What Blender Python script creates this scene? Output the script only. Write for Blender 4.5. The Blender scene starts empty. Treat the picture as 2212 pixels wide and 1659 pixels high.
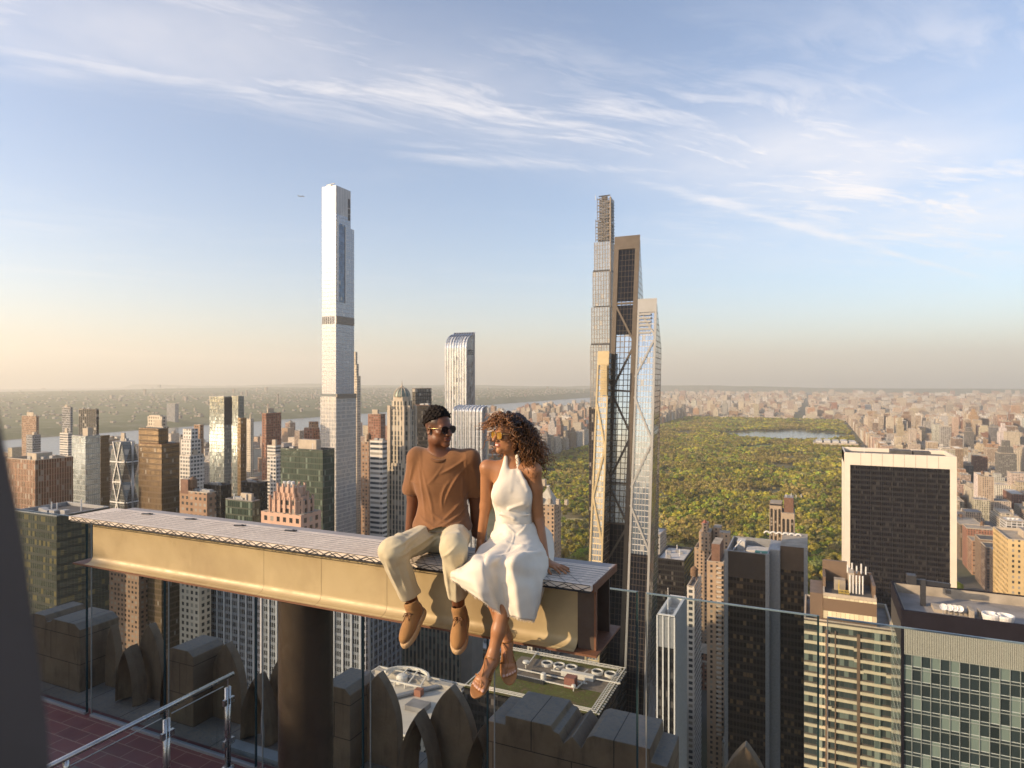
import bpy, bmesh, math, random
import numpy as np
from mathutils import Vector, Matrix
SC = bpy.context.scene
COL = SC.collection
R = math.radians
# ------------------------------------------------------------ camera frame (world: X = grid east, Y = grid north, Z up, metres)
F, CX, CY = 1427.0, 1106.0, 824.0
YAW = R(24.5); cY, sY = math.cos(YAW), math.sin(YAW)
HC = 262.0
def RD(r, d, z):
    return Vector((r*cY - d*sY, r*sY + d*cY, z))
def W(u, v, d):
    return RD((u-CX)/F*d, d, HC-(v-CY)/F*d)
def WZ(u, v, z):
    return W(u, v, (HC-z)*F/(v-CY))
def proj(x, y, z):
    d = -x*sY + y*cY
    r = x*cY + y*sY
    return CX+F*r/d, CY+F*(HC-z)/d, d
def solve_x(u, Y):
    t = (u-CX)/F
    return Y*(t*cY-sY)/(cY+t*sY)
def solve_y(u, X):
    t = (u-CX)/F
    return -X*(cY+t*sY)/(sY-t*cY)
def tag(o, label=None, cat=None, group=None, kind=None):
    if label: o['label'] = label
    if cat: o['category'] = cat
    if group: o['group'] = group
    if kind: o['kind'] = kind
    return o
def empty(name, loc, label=None, cat=None, group=None):
    o = bpy.data.objects.new(name, None); COL.objects.link(o)
    o.location = loc; o.empty_display_size = .5
    return tag(o, label, cat, group)
def link_mesh(name, me, mats, parent=None, loc=None):
    o = bpy.data.objects.new(name, me); COL.objects.link(o)
    for m in mats: me.materials.append(m)
    if parent is not None: o.parent = parent
    if loc is not None: o.location = loc
    return o
class MB:
    """collects polygons with uv in metres and builds them as one mesh object"""
    def __init__(s): s.v = []; s.f = []; s.uv = []; s.mi = []
    def quad(s, a, b, c, d, mi=0, uv=None):
        n = len(s.v); s.v += [tuple(a), tuple(b), tuple(c), tuple(d)]; s.f.append((n, n+1, n+2, n+3)); s.mi.append(mi)
        if uv is None:
            a, b, c, d = map(Vector, (a, b, c, d)); w = (b-a).length
            if abs((b-a).z)+abs((d-a).z) < 1e-6: uv = [(p.x, p.y) for p in (a, b, c, d)]
            else: uv = [(0, a.z), (w, b.z), (w, c.z), (0, d.z)]
        s.uv += uv
    def poly(s, pts, mi=0, uv=None):
        n = len(s.v); s.v += [tuple(p) for p in pts]; s.f.append(tuple(range(n, n+len(pts)))); s.mi.append(mi)
        s.uv += uv if uv else [(p[0], p[1]) for p in pts]
    def prism(s, pts, z0, z1, mi=0, mt=None, top=True, bottom=False):
        k = len(pts)
        for i in range(k):
            a, b = pts[i], pts[(i+1) % k]
            s.quad((a[0], a[1], z0), (b[0], b[1], z0), (b[0], b[1], z1), (a[0], a[1], z1), mi)
        if top: s.poly([(p[0], p[1], z1) for p in pts], mi if mt is None else mt)
        if bottom: s.poly([(p[0], p[1], z0) for p in reversed(pts)], mi)
        return s
    def box(s, x0, y0, z0, x1, y1, z1, mi=0, mt=None, top=True, bottom=True):
        return s.prism([(x0, y0), (x1, y0), (x1, y1), (x0, y1)], z0, z1, mi, mt, top, bottom)
    def obox(s, c, ax, ay, az, mi=0):
        """box from centre and three half-axis vectors"""
        c, ax, ay, az = map(Vector, (c, ax, ay, az))
        P = lambda i, j, k: c+ax*i+ay*j+az*k
        for q in ([(-1,-1,-1),(-1,1,-1),(1,1,-1),(1,-1,-1)], [(-1,-1,1),(1,-1,1),(1,1,1),(-1,1,1)], [(-1,-1,-1),(1,-1,-1),(1,-1,1),(-1,-1,1)],
                  [(1,-1,-1),(1,1,-1),(1,1,1),(1,-1,1)], [(1,1,-1),(-1,1,-1),(-1,1,1),(1,1,1)], [(-1,1,-1),(-1,-1,-1),(-1,-1,1),(-1,1,1)]):
            s.quad(*[P(*t) for t in q], mi=mi)
        return s
    def bar(s, a, b, w, h=None, mi=0, up=(0, 0, 1)):
        a, b = Vector(a), Vector(b); t = (b-a).normalized(); up = Vector(up)
        if abs(t.dot(up)) > .99: up = Vector((1, 0, 0))
        sd = t.cross(up).normalized(); u2 = sd.cross(t)
        return s.obox((a+b)/2, (b-a)/2, sd*w/2, u2*(h or w)/2, mi)
    def ring(s, pts, w, z0, z1, mi=0):
        """parapet of width w inside a rectangle (x0,y0,x1,y1)"""
        x0, y0, x1, y1 = pts
        s.box(x0, y0, z0, x1, y0+w, z1, mi); s.box(x0, y1-w, z0, x1, y1, z1, mi)
        s.box(x0, y0+w, z0, x0+w, y1-w, z1, mi); s.box(x1-w, y0+w, z0, x1, y1-w, z1, mi)
        return s
    def tube(s, path, rad, n=8, mi=0, cap=True, closed=False):
        path = [Vector(p) for p in path]; k = len(path)
        rr = rad if isinstance(rad, (list, tuple)) else [rad]*k
        base = len(s.v); prev = None
        for i, p in enumerate(path):
            if closed: t = path[(i+1) % k]-path[i-1]
            else: t = path[min(i+1, k-1)]-path[max(i-1, 0)]
            t.normalize()
            if prev is None:
                a = t.cross(Vector((0, 0, 1)))
                if a.length < 1e-3: a = t.cross(Vector((1, 0, 0)))
            else: a = prev-t*prev.dot(t)
            a.normalize(); prev = a; b = t.cross(a)
            for j in range(n):
                th = 2*math.pi*j/n
                s.v.append(tuple(p+(a*math.cos(th)+b*math.sin(th))*rr[i]))
        for i in range(k if closed else k-1):
            i2 = (i+1) % k
            for j in range(n):
                q = (base+i*n+j, base+i*n+(j+1) % n, base+i2*n+(j+1) % n, base+i2*n+j)
                s.f.append(q); s.mi.append(mi); s.uv += [(j/n, i), ((j+1)/n, i), ((j+1)/n, i+1), (j/n, i+1)]
        if cap and not closed:
            for i, rv in ((0, True), (k-1, False)):
                q = [base+i*n+j for j in range(n)]
                if rv: q.reverse()
                s.f.append(tuple(q)); s.mi.append(mi); s.uv += [(0, 0)]*n
        return s
    def lathe(s, c, prof, n=16, mi=0):
        """profile of (radius, z) about a vertical axis through c"""
        base = len(s.v); c = Vector(c)
        for r_, z_ in prof:
            for j in range(n):
                th = 2*math.pi*j/n; s.v.append((c.x+r_*math.cos(th), c.y+r_*math.sin(th), c.z+z_))
        for i in range(len(prof)-1):
            for j in range(n):
                s.f.append((base+i*n+j, base+i*n+(j+1) % n, base+(i+1)*n+(j+1) % n, base+(i+1)*n+j)); s.mi.append(mi)
                w = 2*math.pi*max(prof[i][0], .01)/n
                s.uv += [(j*w, prof[i][1]), ((j+1)*w, prof[i][1]), ((j+1)*w, prof[i+1][1]), (j*w, prof[i+1][1])]
        return s
    def build(s, name, mats, parent=None, origin=None, smooth=False, tint=None):
        if origin is None: origin = parent.matrix_world.translation if False else (abs_loc(parent) if parent is not None else Vector((0, 0, 0)))
        me = bpy.data.meshes.new(name)
        ox, oy, oz = origin
        me.from_pydata([(x-ox, y-oy, z-oz) for x, y, z in s.v], [], s.f)
        uvl = me.uv_layers.new(name='UVMap')
        uvl.data.foreach_set('uv', [c for t in s.uv for c in t])
        me.polygons.foreach_set('material_index', s.mi)
        if smooth: me.polygons.foreach_set('use_smooth', [True]*len(s.f))
        me.update()
        if not isinstance(mats, (list, tuple)): mats = [mats]
        return link_mesh(name, me, mats, parent, None if parent is not None else Vector(origin))
def abs_loc(o):
    p = Vector(o.location)
    while o.parent is not None:
        o = o.parent; p += Vector(o.location)
    return p
def copy_tree(o, parent=None):
    c = o.copy(); COL.objects.link(c)
    if parent is not None: c.parent = parent
    for ch in list(o.children): copy_tree(ch, c)
    return c
# ------------------------------------------------------------ materials
class N:
    def __init__(s, nt): s.nt = nt
    def n(s, t, **k):
        nd = s.nt.nodes.new(t)
        for a, b in k.items(): setattr(nd, a, b)
        return nd
    def l(s, a, b): s.nt.links.new(a, b)
    def val(s, sock, x):
        if hasattr(x, 'is_output'): s.l(x, sock)
        elif isinstance(x, (tuple, list)) and len(x) == 3 and sock.type == 'RGBA': sock.default_value = (*x, 1)
        else: sock.default_value = x
    def m(s, op, a, b=None, c=None, clamp=False):
        nd = s.n('ShaderNodeMath', operation=op); nd.use_clamp = clamp
        for i, x in enumerate((a, b, c)):
            if x is not None: s.val(nd.inputs[i], x)
        return nd.outputs[0]
    def vm(s, op, a, b=None):
        nd = s.n('ShaderNodeVectorMath', operation=op)
        s.val(nd.inputs[0], a)
        if b is not None:
            if op == 'SCALE': s.val(nd.inputs['Scale'], b)
            else: s.val(nd.inputs[1], b)
        return nd.outputs['Value'] if op in ('LENGTH', 'DOT_PRODUCT', 'DISTANCE') else nd.outputs[0]
    def mix(s, f, a, b, blend='MIX'):
        nd = s.n('ShaderNodeMix', data_type='RGBA', blend_type=blend)
        s.val(nd.inputs[0], f); s.val(nd.inputs[6], a); s.val(nd.inputs[7], b)
        return nd.outputs[2]
    def noise(s, vec, scale, detail=4, rough=.55, dist=0, out='Fac'):
        nd = s.n('ShaderNodeTexNoise'); nd.inputs['Scale'].default_value = scale; nd.inputs['Detail'].default_value = detail
        nd.inputs['Roughness'].default_value = rough; nd.inputs['Distortion'].default_value = dist
        if vec is not None: s.l(vec, nd.inputs['Vector'])
        return nd.outputs[out]
    def ramp(s, f, stops):
        nd = s.n('ShaderNodeValToRGB'); e = nd.color_ramp.elements
        while len(e) < len(stops): e.new(.5)
        for el, (p, c) in zip(e, stops):
            el.position = p; el.color = (*c, 1) if len(c) == 3 else c
        s.l(f, nd.inputs[0]); return nd.outputs[0]
    def mapr(s, f, a, b, c=0., d=1., smooth=False):
        nd = s.n('ShaderNodeMapRange'); nd.clamp = True
        if smooth: nd.interpolation_type = 'SMOOTHSTEP'
        s.val(nd.inputs[0], f)
        for i, x in enumerate((a, b, c, d)): s.val(nd.inputs[i+1], x)
        return nd.outputs[0]
def newmat(name):
    m = bpy.data.materials.new(name); m.use_nodes = True; m.node_tree.nodes.clear()
    g = N(m.node_tree); out = g.n('ShaderNodeOutputMaterial')
    return m, g, out
def principled(g, out, **k):
    p = g.n('ShaderNodeBsdfPrincipled')
    for a, b in k.items():
        g.val(p.inputs[{'base': 'Base Color', 'rough': 'Roughness', 'metal': 'Metallic', 'spec': 'Specular IOR Level', 'normal': 'Normal', 'sheen': 'Sheen Weight',
                        'sss': 'Subsurface Weight', 'coat': 'Coat Weight', 'alpha': 'Alpha', 'trans': 'Transmission Weight'}[a]], b)
    if out is not None: g.l(p.outputs[0], out.inputs[0])
    return p
def bump(g, h, strength=.3, dist=.02):
    b = g.n('ShaderNodeBump'); b.inputs['Strength'].default_value = strength; b.inputs['Distance'].default_value = dist
    g.l(h, b.inputs['Height']); return b.outputs[0]
def plain(name, col, rough=.6, metal=0., var=.15, scale=4., bmp=.0, bscale=60., spec=.5, sheen=0., col2=None, detail=5, bdist=.01):
    """surface with noise variation in colour and a fine bump, in object coordinates"""
    m, g, out = newmat(name)
    tc = g.n('ShaderNodeTexCoord').outputs['Object']
    n = g.noise(tc, scale, detail, .6)
    c2 = col2 or tuple(x*(1-var*2) for x in col)
    c = g.mix(g.mapr(n, .3, .7), col, c2)
    k = dict(base=c, rough=g.mapr(n, .2, .8, max(rough-.08, .02), min(rough+.08, 1)), metal=metal, spec=spec, sheen=sheen)
    if bmp: k['normal'] = bump(g, g.noise(tc, bscale, 4, .6), bmp, bdist)
    principled(g, out, **k)
    return m
def facade_group():
    gt = bpy.data.node_groups.new('Facade', 'ShaderNodeTree'); I = gt.interface
    def inp(n, t, d):
        s = I.new_socket(n, in_out='INPUT', socket_type='NodeSocket'+t)
        s.default_value = (*d, 1) if t == 'Color' else d
    for n, t, d in (('Bay','Float',3.),('Floor','Float',3.6),('Mull','Float',.3),('Span','Float',.4),('Wall','Color',(.4,.35,.3)),('Spandrel','Color',(.3,.25,.2)),
                    ('Glass','Color',(.03,.04,.05)),('GlassRough','Float',.12),('GlassMetal','Float',0.),('Blinds','Float',.15),('BlindCol','Color',(.4,.36,.3)),
                    ('Tilt','Float',.012),('GVar','Float',.38),('Var','Float',.2),('WallRough','Float',.8),('Spec','Float',.8)): inp(n, t, d)
    I.new_socket('BSDF', in_out='OUTPUT', socket_type='NodeSocketShader')
    g = N(gt); gi = g.n('NodeGroupInput').outputs; go = g.n('NodeGroupOutput')
    uv = g.n('ShaderNodeUVMap', uv_map='UVMap').outputs[0]
    sp = g.n('ShaderNodeSeparateXYZ'); g.l(uv, sp.inputs[0])
    ub = g.m('DIVIDE', sp.outputs[0], gi['Bay']); vb = g.m('DIVIDE', sp.outputs[1], gi['Floor'])
    fu = g.m('FRACT', ub); fv = g.m('FRACT', vb)
    wu = g.m('GREATER_THAN', fu, gi['Mull']); wv = g.m('GREATER_THAN', fv, gi['Span'])
    win = g.m('MULTIPLY', wu, wv)
    cb = g.n('ShaderNodeCombineXYZ'); g.l(g.m('FLOOR', ub), cb.inputs[0]); g.l(g.m('FLOOR', vb), cb.inputs[1])
    oi = g.n('ShaderNodeObjectInfo'); g.l(g.m('MULTIPLY', oi.outputs['Random'], 97.), cb.inputs[2])
    wn = g.n('ShaderNodeTexWhiteNoise', noise_dimensions='3D'); g.l(cb.outputs[0], wn.inputs['Vector'])
    rnd = wn.outputs['Value']
    tc = g.n('ShaderNodeTexCoord').outputs['Object']
    ns = g.noise(tc, .06, 5, .65)
    wallv = g.mapr(ns, .3, .7, g.m('SUBTRACT', 1., gi['Var']), g.m('ADD', 1., gi['Var']))
    wc = g.mix(wu, gi['Wall'], gi['Spandrel'])
    hs = g.n('ShaderNodeVectorMath', operation='SCALE'); g.l(wc, hs.inputs[0]); g.l(wallv, hs.inputs['Scale'])
    isb = g.m('LESS_THAN', rnd, gi['Blinds'])
    gv = g.n('ShaderNodeVectorMath', operation='SCALE'); g.l(gi['Glass'], gv.inputs[0]); g.l(g.mapr(wn.outputs['Color'], 0., 1., g.m('SUBTRACT', 1., gi['GVar']), g.m('ADD', 1., gi['GVar'])), gv.inputs['Scale'])
    gc = g.mix(g.m('MULTIPLY', isb, .75), gv.outputs[0], gi['BlindCol'])
    base = g.mix(win, hs.outputs[0], gc)
    rough = g.n('ShaderNodeMix', data_type='FLOAT'); g.l(win, rough.inputs[0]); g.l(gi['WallRough'], rough.inputs[2]); g.l(gi['GlassRough'], rough.inputs[3])
    met = g.m('MULTIPLY', g.m('MULTIPLY', win, gi['GlassMetal']), g.m('SUBTRACT', 1., g.m('MULTIPLY', isb, .7)))
    geo = g.n('ShaderNodeNewGeometry')
    off = g.vm('SUBTRACT', wn.outputs['Color'], (.5, .5, .5))
    nrm = g.vm('NORMALIZE', g.vm('ADD', geo.outputs['Normal'], g.vm('SCALE', off, g.m('MULTIPLY', gi['Tilt'], win))))
    spc = g.n('ShaderNodeMix', data_type='FLOAT'); g.l(win, spc.inputs[0]); spc.inputs[2].default_value = .3; g.l(gi['Spec'], spc.inputs[3])
    p = principled(g, None, base=base, rough=rough.outputs[0], metal=met, spec=spc.outputs[0], normal=nrm)
    g.l(p.outputs[0], go.inputs[0])
    return gt
FG = facade_group()
def facade(name, wall, glass=(.03,.04,.05), bay=3., floor=3.6, mull=.35, span=.4, spandrel=None, rough=.12, metal=0., blinds=.15, blind=(.4,.36,.3), tilt=.012, var=.12, wrough=.8, spec=.8, tint=None, gvar=.38):
    m, g, out = newmat(name)
    nd = g.n('ShaderNodeGroup'); nd.node_tree = FG
    for k, v in (('Bay',bay),('Floor',floor),('Mull',mull),('Span',span),('GlassRough',rough),('GlassMetal',metal),('Blinds',blinds),('Tilt',tilt),('GVar',gvar),('Var',var),('WallRough',wrough),('Spec',spec)):
        nd.inputs[k].default_value = v
    for k, v in (('Wall',wall),('Spandrel',spandrel or wall),('Glass',glass),('BlindCol',blind)): nd.inputs[k].default_value = (*v, 1)
    if tint:
        if tint == 'object': c = g.n('ShaderNodeObjectInfo').outputs['Color']
        else: c = g.n('ShaderNodeVertexColor', layer_name='tint').outputs[0]
        g.l(c, nd.inputs['Wall']); g.l(g.mix(.3, c, (.12,.1,.09)), nd.inputs['Spandrel'])
    g.l(nd.outputs[0], out.inputs[0])
    return m
MAT = {}
MAT['roof_grey'] = plain('roof_grey', (.30,.28,.26), .9, var=.2, scale=.15)
MAT['roof_white'] = plain('roof_white', (.62,.59,.54), .85, var=.15, scale=.2)
MAT['roof_dark'] = plain('roof_dark', (.11,.105,.10), .9, var=.25, scale=.2)
MAT['roof_tan'] = plain('roof_tan', (.42,.36,.28), .9, var=.2, scale=.2)
MAT['steel_white'] = plain('steel_white', (.7,.68,.64), .5, var=.08, scale=1)
MAT['steel_grey'] = plain('steel_grey', (.33,.33,.33), .5, .3, var=.12, scale=1)
MAT['steel_dark'] = plain('steel_dark', (.05,.05,.055), .5, .2, var=.2, scale=1)
MAT['wood_tank'] = plain('wood_tank', (.2,.12,.07), .8, var=.2, scale=2)
MAT['brick_brown'] = plain('brick_brown', (.22,.12,.08), .85, var=.2, scale=.5)
MAT['limestone'] = plain('limestone', (.5,.42,.32), .85, var=.12, scale=.3)
# ============================================================ camera, sky, sun, haze, terrain
rng = random.Random(7); nrg = np.random.default_rng(11)
cam = bpy.data.cameras.new('camera'); camo = bpy.data.objects.new('camera', cam); COL.objects.link(camo)
camo.location = (0, 0, HC); camo.rotation_euler = (R(90), 0, YAW)
cam.sensor_width = 36; cam.lens = 36*F/2212; cam.shift_y = (CY-829.5)/2212
cam.clip_start = .05; cam.clip_end = 80000
cam.dof.use_dof = True; cam.dof.focus_distance = 4.3; cam.dof.aperture_fstop = 5.2
SC.camera = camo
SUN_EL, SUN_AZ = R(19), R(42)            # azimuth: south of grid west
SUNV = Vector((-math.cos(SUN_AZ)*math.cos(SUN_EL), -math.sin(SUN_AZ)*math.cos(SUN_EL), math.sin(SUN_EL)))
sl = bpy.data.lights.new('sun', 'SUN'); sl.energy = 4.3; sl.angle = R(.5); sl.color = (1, .75, .48)
so = bpy.data.objects.new('sun', sl); COL.objects.link(so); so.rotation_euler = (-SUNV).to_track_quat('-Z', 'Y').to_euler()
so.location = (-50, -30, 400)
SC.view_settings.view_transform = 'Standard'; SC.view_settings.look = 'None'; SC.view_settings.gamma = 1
SC.view_settings.exposure = .72
try:
    SC.cycles.use_denoising = True; SC.cycles.max_bounces = 6; SC.cycles.volume_bounces = 1; SC.cycles.transparent_max_bounces = 16
    SC.cycles.diffuse_bounces = 2; SC.cycles.glossy_bounces = 3; SC.cycles.caustics_reflective = False; SC.cycles.caustics_refractive = False
    SC.cycles.use_adaptive_sampling = True; SC.cycles.adaptive_threshold = .015
except Exception: pass
w = bpy.data.worlds.new('World'); SC.world = w; w.use_nodes = True; w.node_tree.nodes.clear()
g = N(w.node_tree); wo = g.n('ShaderNodeOutputWorld'); bg = g.n('ShaderNodeBackground'); bg.inputs[1].default_value = .15
sk = g.n('ShaderNodeTexSky', sky_type='NISHITA'); sk.sun_disc = False; sk.sun_elevation = SUN_EL
sk.sun_rotation = math.atan2(SUNV.x, SUNV.y); sk.altitude = 200; sk.air_density = 1.0; sk.dust_density = 1.6; sk.ozone_density = 2.5
dirv = g.n('ShaderNodeTexCoord').outputs['Generated']
sp = g.n('ShaderNodeSeparateXYZ'); g.l(dirv, sp.inputs[0])
dx, dy, dz = sp.outputs
zz = g.m('MAXIMUM', dz, .02)
rr_ = g.m('DIVIDE', g.m('ADD', g.m('MULTIPLY', dx, cY), g.m('MULTIPLY', dy, sY)), zz)   # plane of the cirrus layer, turned so that
ff_ = g.m('DIVIDE', g.m('SUBTRACT', g.m('MULTIPLY', dy, cY), g.m('MULTIPLY', dx, sY)), zz)   # its axes are easy to write down
A = math.atan2(1.93, 4.08); ca, sa = math.cos(A), math.sin(A)
al = g.m('ADD', g.m('MULTIPLY', rr_, ca), g.m('MULTIPLY', ff_, sa))                  # along the main band
ac = g.m('SUBTRACT', g.m('MULTIPLY', ff_, ca), g.m('MULTIPLY', rr_, sa))             # across it
def comb(x, y, z=0.):
    c = g.n('ShaderNodeCombineXYZ')
    for i, q in enumerate((x, y, z)): g.val(c.inputs[i], q)
    return c.outputs[0]
warp = g.noise(comb(al, ac), .55, 3, .5, out='Color')
wv = g.vm('SCALE', g.vm('SUBTRACT', warp, (.5, .5, .5)), .7)
pos = g.vm('ADD', comb(al, ac), wv)
st = g.vm('MULTIPLY', pos, (.55, 1.7, 1.))
fib = g.noise(st, 1.5, 9, .62, .35)
fine = g.noise(g.vm('MULTIPLY', pos, (1.2, 4.2, 1.)), 2.2, 8, .68, .6)
tex = g.mapr(g.m('ADD', g.m('MULTIPLY', fib, .6), g.m('MULTIPLY', fine, .4)), .38, .66, 0., 1., True)
acw = g.m('ADD', ac, g.m('MULTIPLY', g.m('SUBTRACT', g.noise(comb(al, ac), .9, 4, .6), .5), .55))
def gauss(x, c, wd):
    q = g.m('DIVIDE', g.m('SUBTRACT', x, c), wd)
    return g.m('POWER', 2.718, g.m('MULTIPLY', g.m('MULTIPLY', q, q), -1.))
wid = g.mapr(al, -1.5, 4.5, .24, .75)
band = g.m('MULTIPLY', gauss(acw, 2.185, wid), .85)
right = g.m('MULTIPLY', g.mapr(rr_, .2, 1.6, 0., .42, True), g.m('MULTIPLY', g.mapr(ff_, 1.4, 2.0, .25, 1., True), g.mapr(ff_, 4.4, 7., 1., .0, True)))
wisp = g.m('MULTIPLY', gauss(ff_, g.m('ADD', 3.02, g.m('MULTIPLY', rr_, .17)), .06), g.mapr(g.m('ABSOLUTE', g.m('SUBTRACT', rr_, .2)), .25, .9, .4, 0., True))
base_c = g.m('MULTIPLY', g.mapr(g.noise(comb(g.m('MULTIPLY', rr_, .7), ff_), .6, 5, .6), .5, .75), .30)
mask = g.m('ADD', g.m('MULTIPLY', g.m('ADD', g.m('ADD', g.m('MULTIPLY', band, 1.0), right), base_c), tex), g.m('MULTIPLY', wisp, g.mapr(fine, .35, .65, .25, 1.)))
def trail(r0, f0, r1, f1, wd, amp):
    tx, ty = r1-r0, f1-f0; L = math.hypot(tx, ty); tx /= L; ty /= L
    a_ = g.m('ADD', g.m('MULTIPLY', g.m('SUBTRACT', rr_, r0), tx), g.m('MULTIPLY', g.m('SUBTRACT', ff_, f0), ty))
    c_ = g.m('SUBTRACT', g.m('MULTIPLY', g.m('SUBTRACT', ff_, f0), tx), g.m('MULTIPLY', g.m('SUBTRACT', rr_, r0), ty))
    c_ = g.m('ADD', c_, g.m('MULTIPLY', g.m('SUBTRACT', g.noise(comb(a_, c_), 2., 4, .6), .5), wd*2.2))
    on = g.m('MULTIPLY', g.mapr(a_, -.4, .5, 0., 1., True), g.mapr(a_, L-1.2, L+.1, 1., 0., True))
    return g.m('MULTIPLY', g.m('MULTIPLY', gauss(c_, 0., wd), on), amp)
mask = g.m('ADD', mask, trail(.55, 3.22, 4.9, 6.68, .06, .34))
mask = g.m('ADD', mask, trail(.20, 2.22, 2.2, 3.75, .05, .2))
veil = g.m('MULTIPLY', g.m('ADD', band, g.m('MULTIPLY', right, 1.2)), g.mapr(g.noise(comb(al, ac), .8, 5, .6), .3, .68, .10, .52))
mask = g.m('MAXIMUM', g.m('MULTIPLY', mask, .82), veil)
mask = g.m('MULTIPLY', g.m('MINIMUM', mask, .86), g.mapr(dz, .02, .16, 0., 1., True))
# whiter air toward the horizon is left to the haze; clouds are lit warm on the sun side
skyc = g.n('ShaderNodeVectorMath', operation='MULTIPLY'); g.l(sk.outputs[0], skyc.inputs[0]); skyc.inputs[1].default_value = (1.04, .97, .95)
ccol = g.mix(g.mapr(rr_, -3., 1.5), (5.0, 4.65, 4.4), (4.7, 4.5, 4.5))
g.l(g.mix(mask, skyc.outputs[0], ccol), bg.inputs[0]); g.l(bg.outputs[0], wo.inputs[0])
# haze: one even box of air
HB = 26000
mh, g, out = newmat('haze_air')
pv = g.n('ShaderNodeVolumePrincipled'); pv.inputs['Color'].default_value = (1, .95, .85, 1); pv.inputs['Density'].default_value = 6.4e-5; pv.inputs['Anisotropy'].default_value = .3
g.l(pv.outputs[0], out.inputs['Volume'])
mb = MB(); mb.box(-HB, -6000, -1.0, HB, HB+6000, 1420); tag(mb.build('haze', mh), kind='stuff')
# ground
def ground_mat():
    m, g, out = newmat('city_ground'); tc = g.n('ShaderNodeTexCoord').outputs['Object']
    a = g.noise(tc, .012, 6, .6); b = g.noise(tc, .004, 3, .5)
    c = g.ramp(a, [(.3, (.05,.05,.052)), (.5, (.10,.095,.085)), (.7, (.17,.15,.13))])
    far = g.mix(g.mapr(b, .42, .6), c, (.10,.105,.055))
    principled(g, out, base=far, rough=.9, spec=.2); return m
mb = MB(); mb.quad((-25000, -5500, 0), (25000, -5500, 0), (25000, 31000, 0), (-25000, 31000, 0))
tag(mb.build('ground', ground_mat()), kind='structure')
def flat_poly(name, pts, z, mat, kind='structure'):
    mb = MB(); mb.poly([(p[0], p[1], z) for p in pts]); return tag(mb.build(name, mat), kind=kind)
def water_mat(name, col, rough, bs):
    m, g, out = newmat(name); tc = g.n('ShaderNodeTexCoord').outputs['Object']
    principled(g, out, base=col, rough=rough, spec=.6, normal=bump(g, g.noise(tc, bs, 4, .6), .25, 2.)); return m
flat_poly('river', [(-3250,-3000),(-1980,-3000),(-1980,2200),(-2010,5200),(-2350,9000),(-2700,14000),(-3600,14000),(-3380,9500),(-3330,4000),(-3250,1500)], .6, water_mat('river_water', (.10,.11,.115), .25, .02))
RES = [WZ(u, v, 0) for u, v in ((1538,938),(1590,932.5),(1700,930.5),(1790,934),(1838,940),(1834,947),(1780,953),(1690,953),(1610,947))]
PARK = (-812, 742, 171, 4850)
mpk = plain('park_soil', (.075,.085,.03), .95, var=.25, scale=.02, col2=(.16,.13,.07))
flat_poly('park_ground', [(PARK[0],PARK[1]),(PARK[2],PARK[1]),(PARK[2],PARK[3]),(PARK[0],PARK[3])], .5, mpk)
flat_poly('lake', [(p.x, p.y) for p in reversed(RES)], 1.0, water_mat('lake_water', (.06,.075,.085), .12, .08))
mlawn = plain('lawn', (.12,.19,.035), .95, var=.1, scale=.03)
LAWNS = []
for k, pts in enumerate(([(1592,968),(1640,962),(1672,962),(1668,970),(1600,974)], [(1180,1128),(1240,1120),(1292,1126),(1292,1136),(1190,1138)], [(1428,1075),(1446,1072),(1448,1084),(1428,1090)])):
    q = [WZ(u, v, 0) for u, v in pts]; LAWNS.append(q)
    flat_poly('lawn', [(p.x, p.y) for p in reversed(q)], 1.2, mlawn if k != 1 else plain('pale_lawn', (.36,.30,.14), .95, var=.1, scale=.03))
# far bank of the river: bluff and low plateau, and a ridge at the horizon
def terrain(name, x0, x1, nx, y0, y1, ny, hf, mat):
    xs = np.linspace(x0, x1, nx); ys = np.linspace(y0, y1, ny)
    v = [(x, y, hf(x, y)) for y in ys for x in xs]
    f = [(j*nx+i, j*nx+i+1, (j+1)*nx+i+1, (j+1)*nx+i) for j in range(ny-1) for i in range(nx-1)]
    me = bpy.data.meshes.new(name); me.from_pydata(v, [], f); me.polygons.foreach_set('use_smooth', [True]*len(f)); me.update()
    return tag(link_mesh(name, me, [mat]), kind='structure')
from mathutils import noise as mn
def hill_mat():
    m, g, out = newmat('wooded_bank'); tc = g.n('ShaderNodeTexCoord').outputs['Object']
    a = g.noise(tc, .006, 8, .7); b = g.noise(tc, .03, 4, .8)
    c = g.ramp(a, [(.32, (.06,.08,.035)), (.5, (.11,.125,.05)), (.66, (.22,.20,.14)), (.8, (.36,.32,.26))])
    principled(g, out, base=g.mix(g.mapr(b, .45, .65), c, (.09,.10,.045)), rough=.95, spec=.1); return m
HM = hill_mat()
def hj(x, y):
    t = min(max((-3320-x)/160, 0), 1); t = t*t*(3-2*t)
    e = 22+max(0, min((y-2500)/9000, 1))*70
    return -2+t*(e+18*mn.noise(Vector((x*.0006, y*.0006, 1.3)))) + min(max((-3600-x)/5000, 0), 1)*20*(1+mn.noise(Vector((x*.0003, y*.0004, 4))))
terrain('far_bank', -3300, -13000, 60, -3000, 15000, 110, hj, HM)
def hr(x, y):
    return 40+150*max(0, 1-abs(y-20000-x*.12)/2600)*(.75+.5*mn.noise(Vector((x*.00022, 7.1, 0)))+.2*mn.noise(Vector((x*.0012, 2.1, 0))))*(1 if x < -2500 else max(.25, 1-(x+2500)/4500))
terrain('hills', -24500, 9000, 150, 17000, 24500, 14, lambda x, y: hr(x, y) if 17100 < y < 24400 else -5, HM)
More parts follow.
